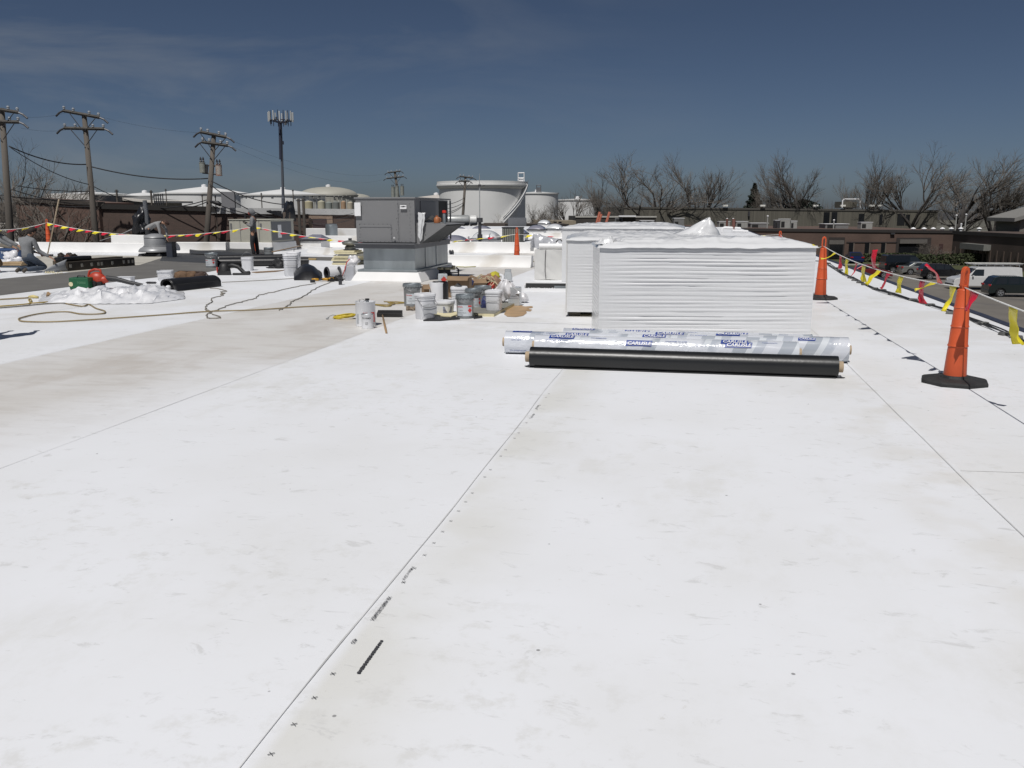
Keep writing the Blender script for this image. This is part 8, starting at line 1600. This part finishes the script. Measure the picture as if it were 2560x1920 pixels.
def bare(seed, spread, up, trunk_l=0.22, lean=0.0, forks=4):
    """tree 10 m high before scaling, returned as (trunk mesh, crown mesh)"""
    rn = random.Random(seed); q, qt = MB(), MB(); q.tube([(0, 0, 0), (lean * 0.4, 0, 10 * trunk_l * 0.5), (lean * 1.2, 0, 10 * trunk_l)], [0.34, 0.28, 0.25], 8, cap=False); b0 = Vector((lean * 1.2, 0, 10 * trunk_l))
    for k in range(forks):
        a = 2 * PI * k / forks + rn.uniform(-0.5, 0.5); d = Vector((math.cos(a) * spread + lean * 0.5, math.sin(a) * spread, 1.0)).normalized(); branch(q, qt, b0 + Vector((0, 0, -0.3 * rn.random())), d, 3.0 * rn.uniform(0.85, 1.2), 0.165, 1, rn, spread, up)
    hgt = max(v[2] for v in qt.v) / 10.0
    for m_ in (q, qt): m_.v = [(v[0] / hgt, v[1] / hgt, v[2] / hgt) for v in m_.v]
    return q, qt
protos = [bare(1, 0.62, 0.5), bare(2, 0.45, 1.1, 0.18), bare(5, 0.75, 0.6, 0.14, forks=5), bare(9, 0.55, 0.4, 0.26, lean=1.2)]
PM = []
for i, (a, b) in enumerate(protos):
    o1 = a.build('trunk', BARKD, None, fix=False); o2 = b.build('crown', TWIG, None, fix=False); PM.append((o1.data, o2.data)); print('tree', i, len(a.v), len(b.v)); bpy.data.objects.remove(o1); bpy.data.objects.remove(o2)
def tree(label, px, py_top, Y, kind, width=1.0, lean=0, rz=0.0, thick=1.0):
    tp = at(px, py_top, Y); hgt = tp.z - GZ; t = thing('bare_tree', label, 'tree', (tp.x, Y, GZ), rz, 'leafless trees'); s = hgt / 10
    for nm, me in zip(('trunk', 'crown'), PM[kind]):
        o = bpy.data.objects.new(nm, me); COL.objects.link(o); o.parent = t; o.scale = (s * width, s * width, s)
    if lean: t.rotation_euler = (0, R(lean), rz)
    return t
for (px, yt, Y, kd, w, ln, rz, lb) in (
    (1618, 386, 175, 2, 1.35, 0, 0.4, 'broad spreading bare tree above the back right stack, leftmost of the big ones'),
    (1762, 386, 178, 1, 1.2, 0, 1.2, 'bare tree with upright limbs directly behind the tall crumpled white peak'),
    (1500, 440, 210, 1, 0.95, 0, 0.3, 'grey-brown fine-twigged bare tree behind the orange ladder rails'),
    (1430, 462, 190, 0, 1.0, -5, 1.0, 'bare tree in front of the half hidden white tank'),
    (1548, 480, 200, 2, 0.9, 0, 2.0, 'short bare tree just right of the ladder rails'),
    (1960, 410, 182, 1, 0.85, 0, 0.9, 'tall narrow bare tree just right of the conifer'),
    (1912, 448, 185, 0, 0.9, 0, 1.9, 'smaller bare tree immediately right of the conifer tip'),
    (2040, 386, 178, 3, 0.95, 0, 3.3, 'bare tree with one strong leaning limb left of the white pipe loop'),
    (2190, 388, 178, 1, 0.95, 0, 2.6, 'bare tree with dark twin trunks right of the white pipe loop'),
    (2132, 440, 180, 1, 0.7, 0, 0.1, 'slim bare tree right in front of the white pipe loop'),
    (2300, 366, 172, 0, 1.15, 0, 0.5, 'tallest bare tree on the right with high vertical limbs'),
    (2370, 378, 165, 3, 1.35, 4, 0.0, 'dense bare tree leaning right with a thick slanted trunk'),
    (2420, 440, 180, 2, 1.05, 0, 1.4, 'rounded fine-twigged bare tree right of the slanted trunk'),
    (2505, 398, 160, 1, 1.15, 4, 2.0, 'bare tree near the right border above the house roof'),
    (2580, 420, 165, 0, 1.0, 0, 0.8, 'bare tree cut by the right border'),
    (1660, 470, 215, 1, 1.3, 0, 1.5, 'low far bare tree behind the leftmost big one')):
    tree(lb, px, 525 - (525 - yt) * 1.13, Y, kd, w, ln, rz)
for (px, yt, Y, kd, w, rz, lb) in ((1268, 510, 120, 3, 1.6, 0.3, 'small bare tree against the lower right of the largest tank'), (1236, 533, 118, 0, 1.1, 1.3, 'lower bushy bare tree left of the small one at the largest tank foot'), (1345, 500, 150, 1, 1.0, 2.3, 'small bare tree in front of the caged tank'), (1375, 515, 150, 0, 1.0, 0.9, 'tiny bare tree at the right foot of the caged tank'),
    (24, 385, 50, 2, 1.5, 0.2, 'bare bushy tree behind the leftmost pole, brushing the pale block wall'), (-20, 330, 66, 0, 1.1, 1.1, 'taller bare tree mostly outside the left edge'), (60, 470, 48, 2, 0.9, 2.0, 'low tangled bare tree against the pale block wall'), (2330, 600, 120, 2, 1.5, 0.6, 'small bare bush-like tree in front of the second brick entrance')):
    tree(lb, px, yt, Y, kd, w, 0, rz)
for (px, yt, Y, lb) in ((168, 566, 49, 'dry bush growing against the brown brick wall'), (150, 575, 47, 'smaller dry bush left of the leaning pole foot')):
    tree(lb, px, yt, Y, 2, 0.55, 0, px)
# far tree belt that reads as one mass
q = MB(); rn = random.Random(77)
for i in range(2200):
    px = rn.uniform(1440, 2640); Y = rn.uniform(190, 300); top_ = 516 - 16 * abs(nv(px * 0.013, 3, 1)) - 8 * nv(px * 0.05, 1, 8); 
    b = at(px, rn.uniform(top_, 560), Y); s = rn.uniform(0.8, 2.4); d = Vector((rn.uniform(-0.5, 0.5), rn.uniform(-0.4, 0.4), 1)).normalized() * s; q.tube([b, b + d * 0.5, b + d + Vector((rn.uniform(-.5, .5), 0, 0))], [0.05, 0.035, 0.015], 3, cap=False)
o = q.build('far_brush', mat('far_brush_twig', (0.12, 0.11, 0.10), 0.95, var=0.3), None, fix=False); tag(o, 'far belt of bare brushwood along the horizon behind the right trees', 'brushwood'); o['kind'] = 'stuff'
tl = MB(); tl.grid(lambda a, b: Vector((lerp(-900, 900, a), 640 + 60 * nv(a * 9, 0, 1), GZ + b * (6.0 + 2.2 * nv(a * 60, 0, 5) + 1.5 * nv(a * 220, 0, 2)))), 700, 2)
o = tl.build('hills', mat('far_woods', (0.075, 0.078, 0.085), 0.95, var=0.2, scale=0.05), None, fix=False); struct(o)
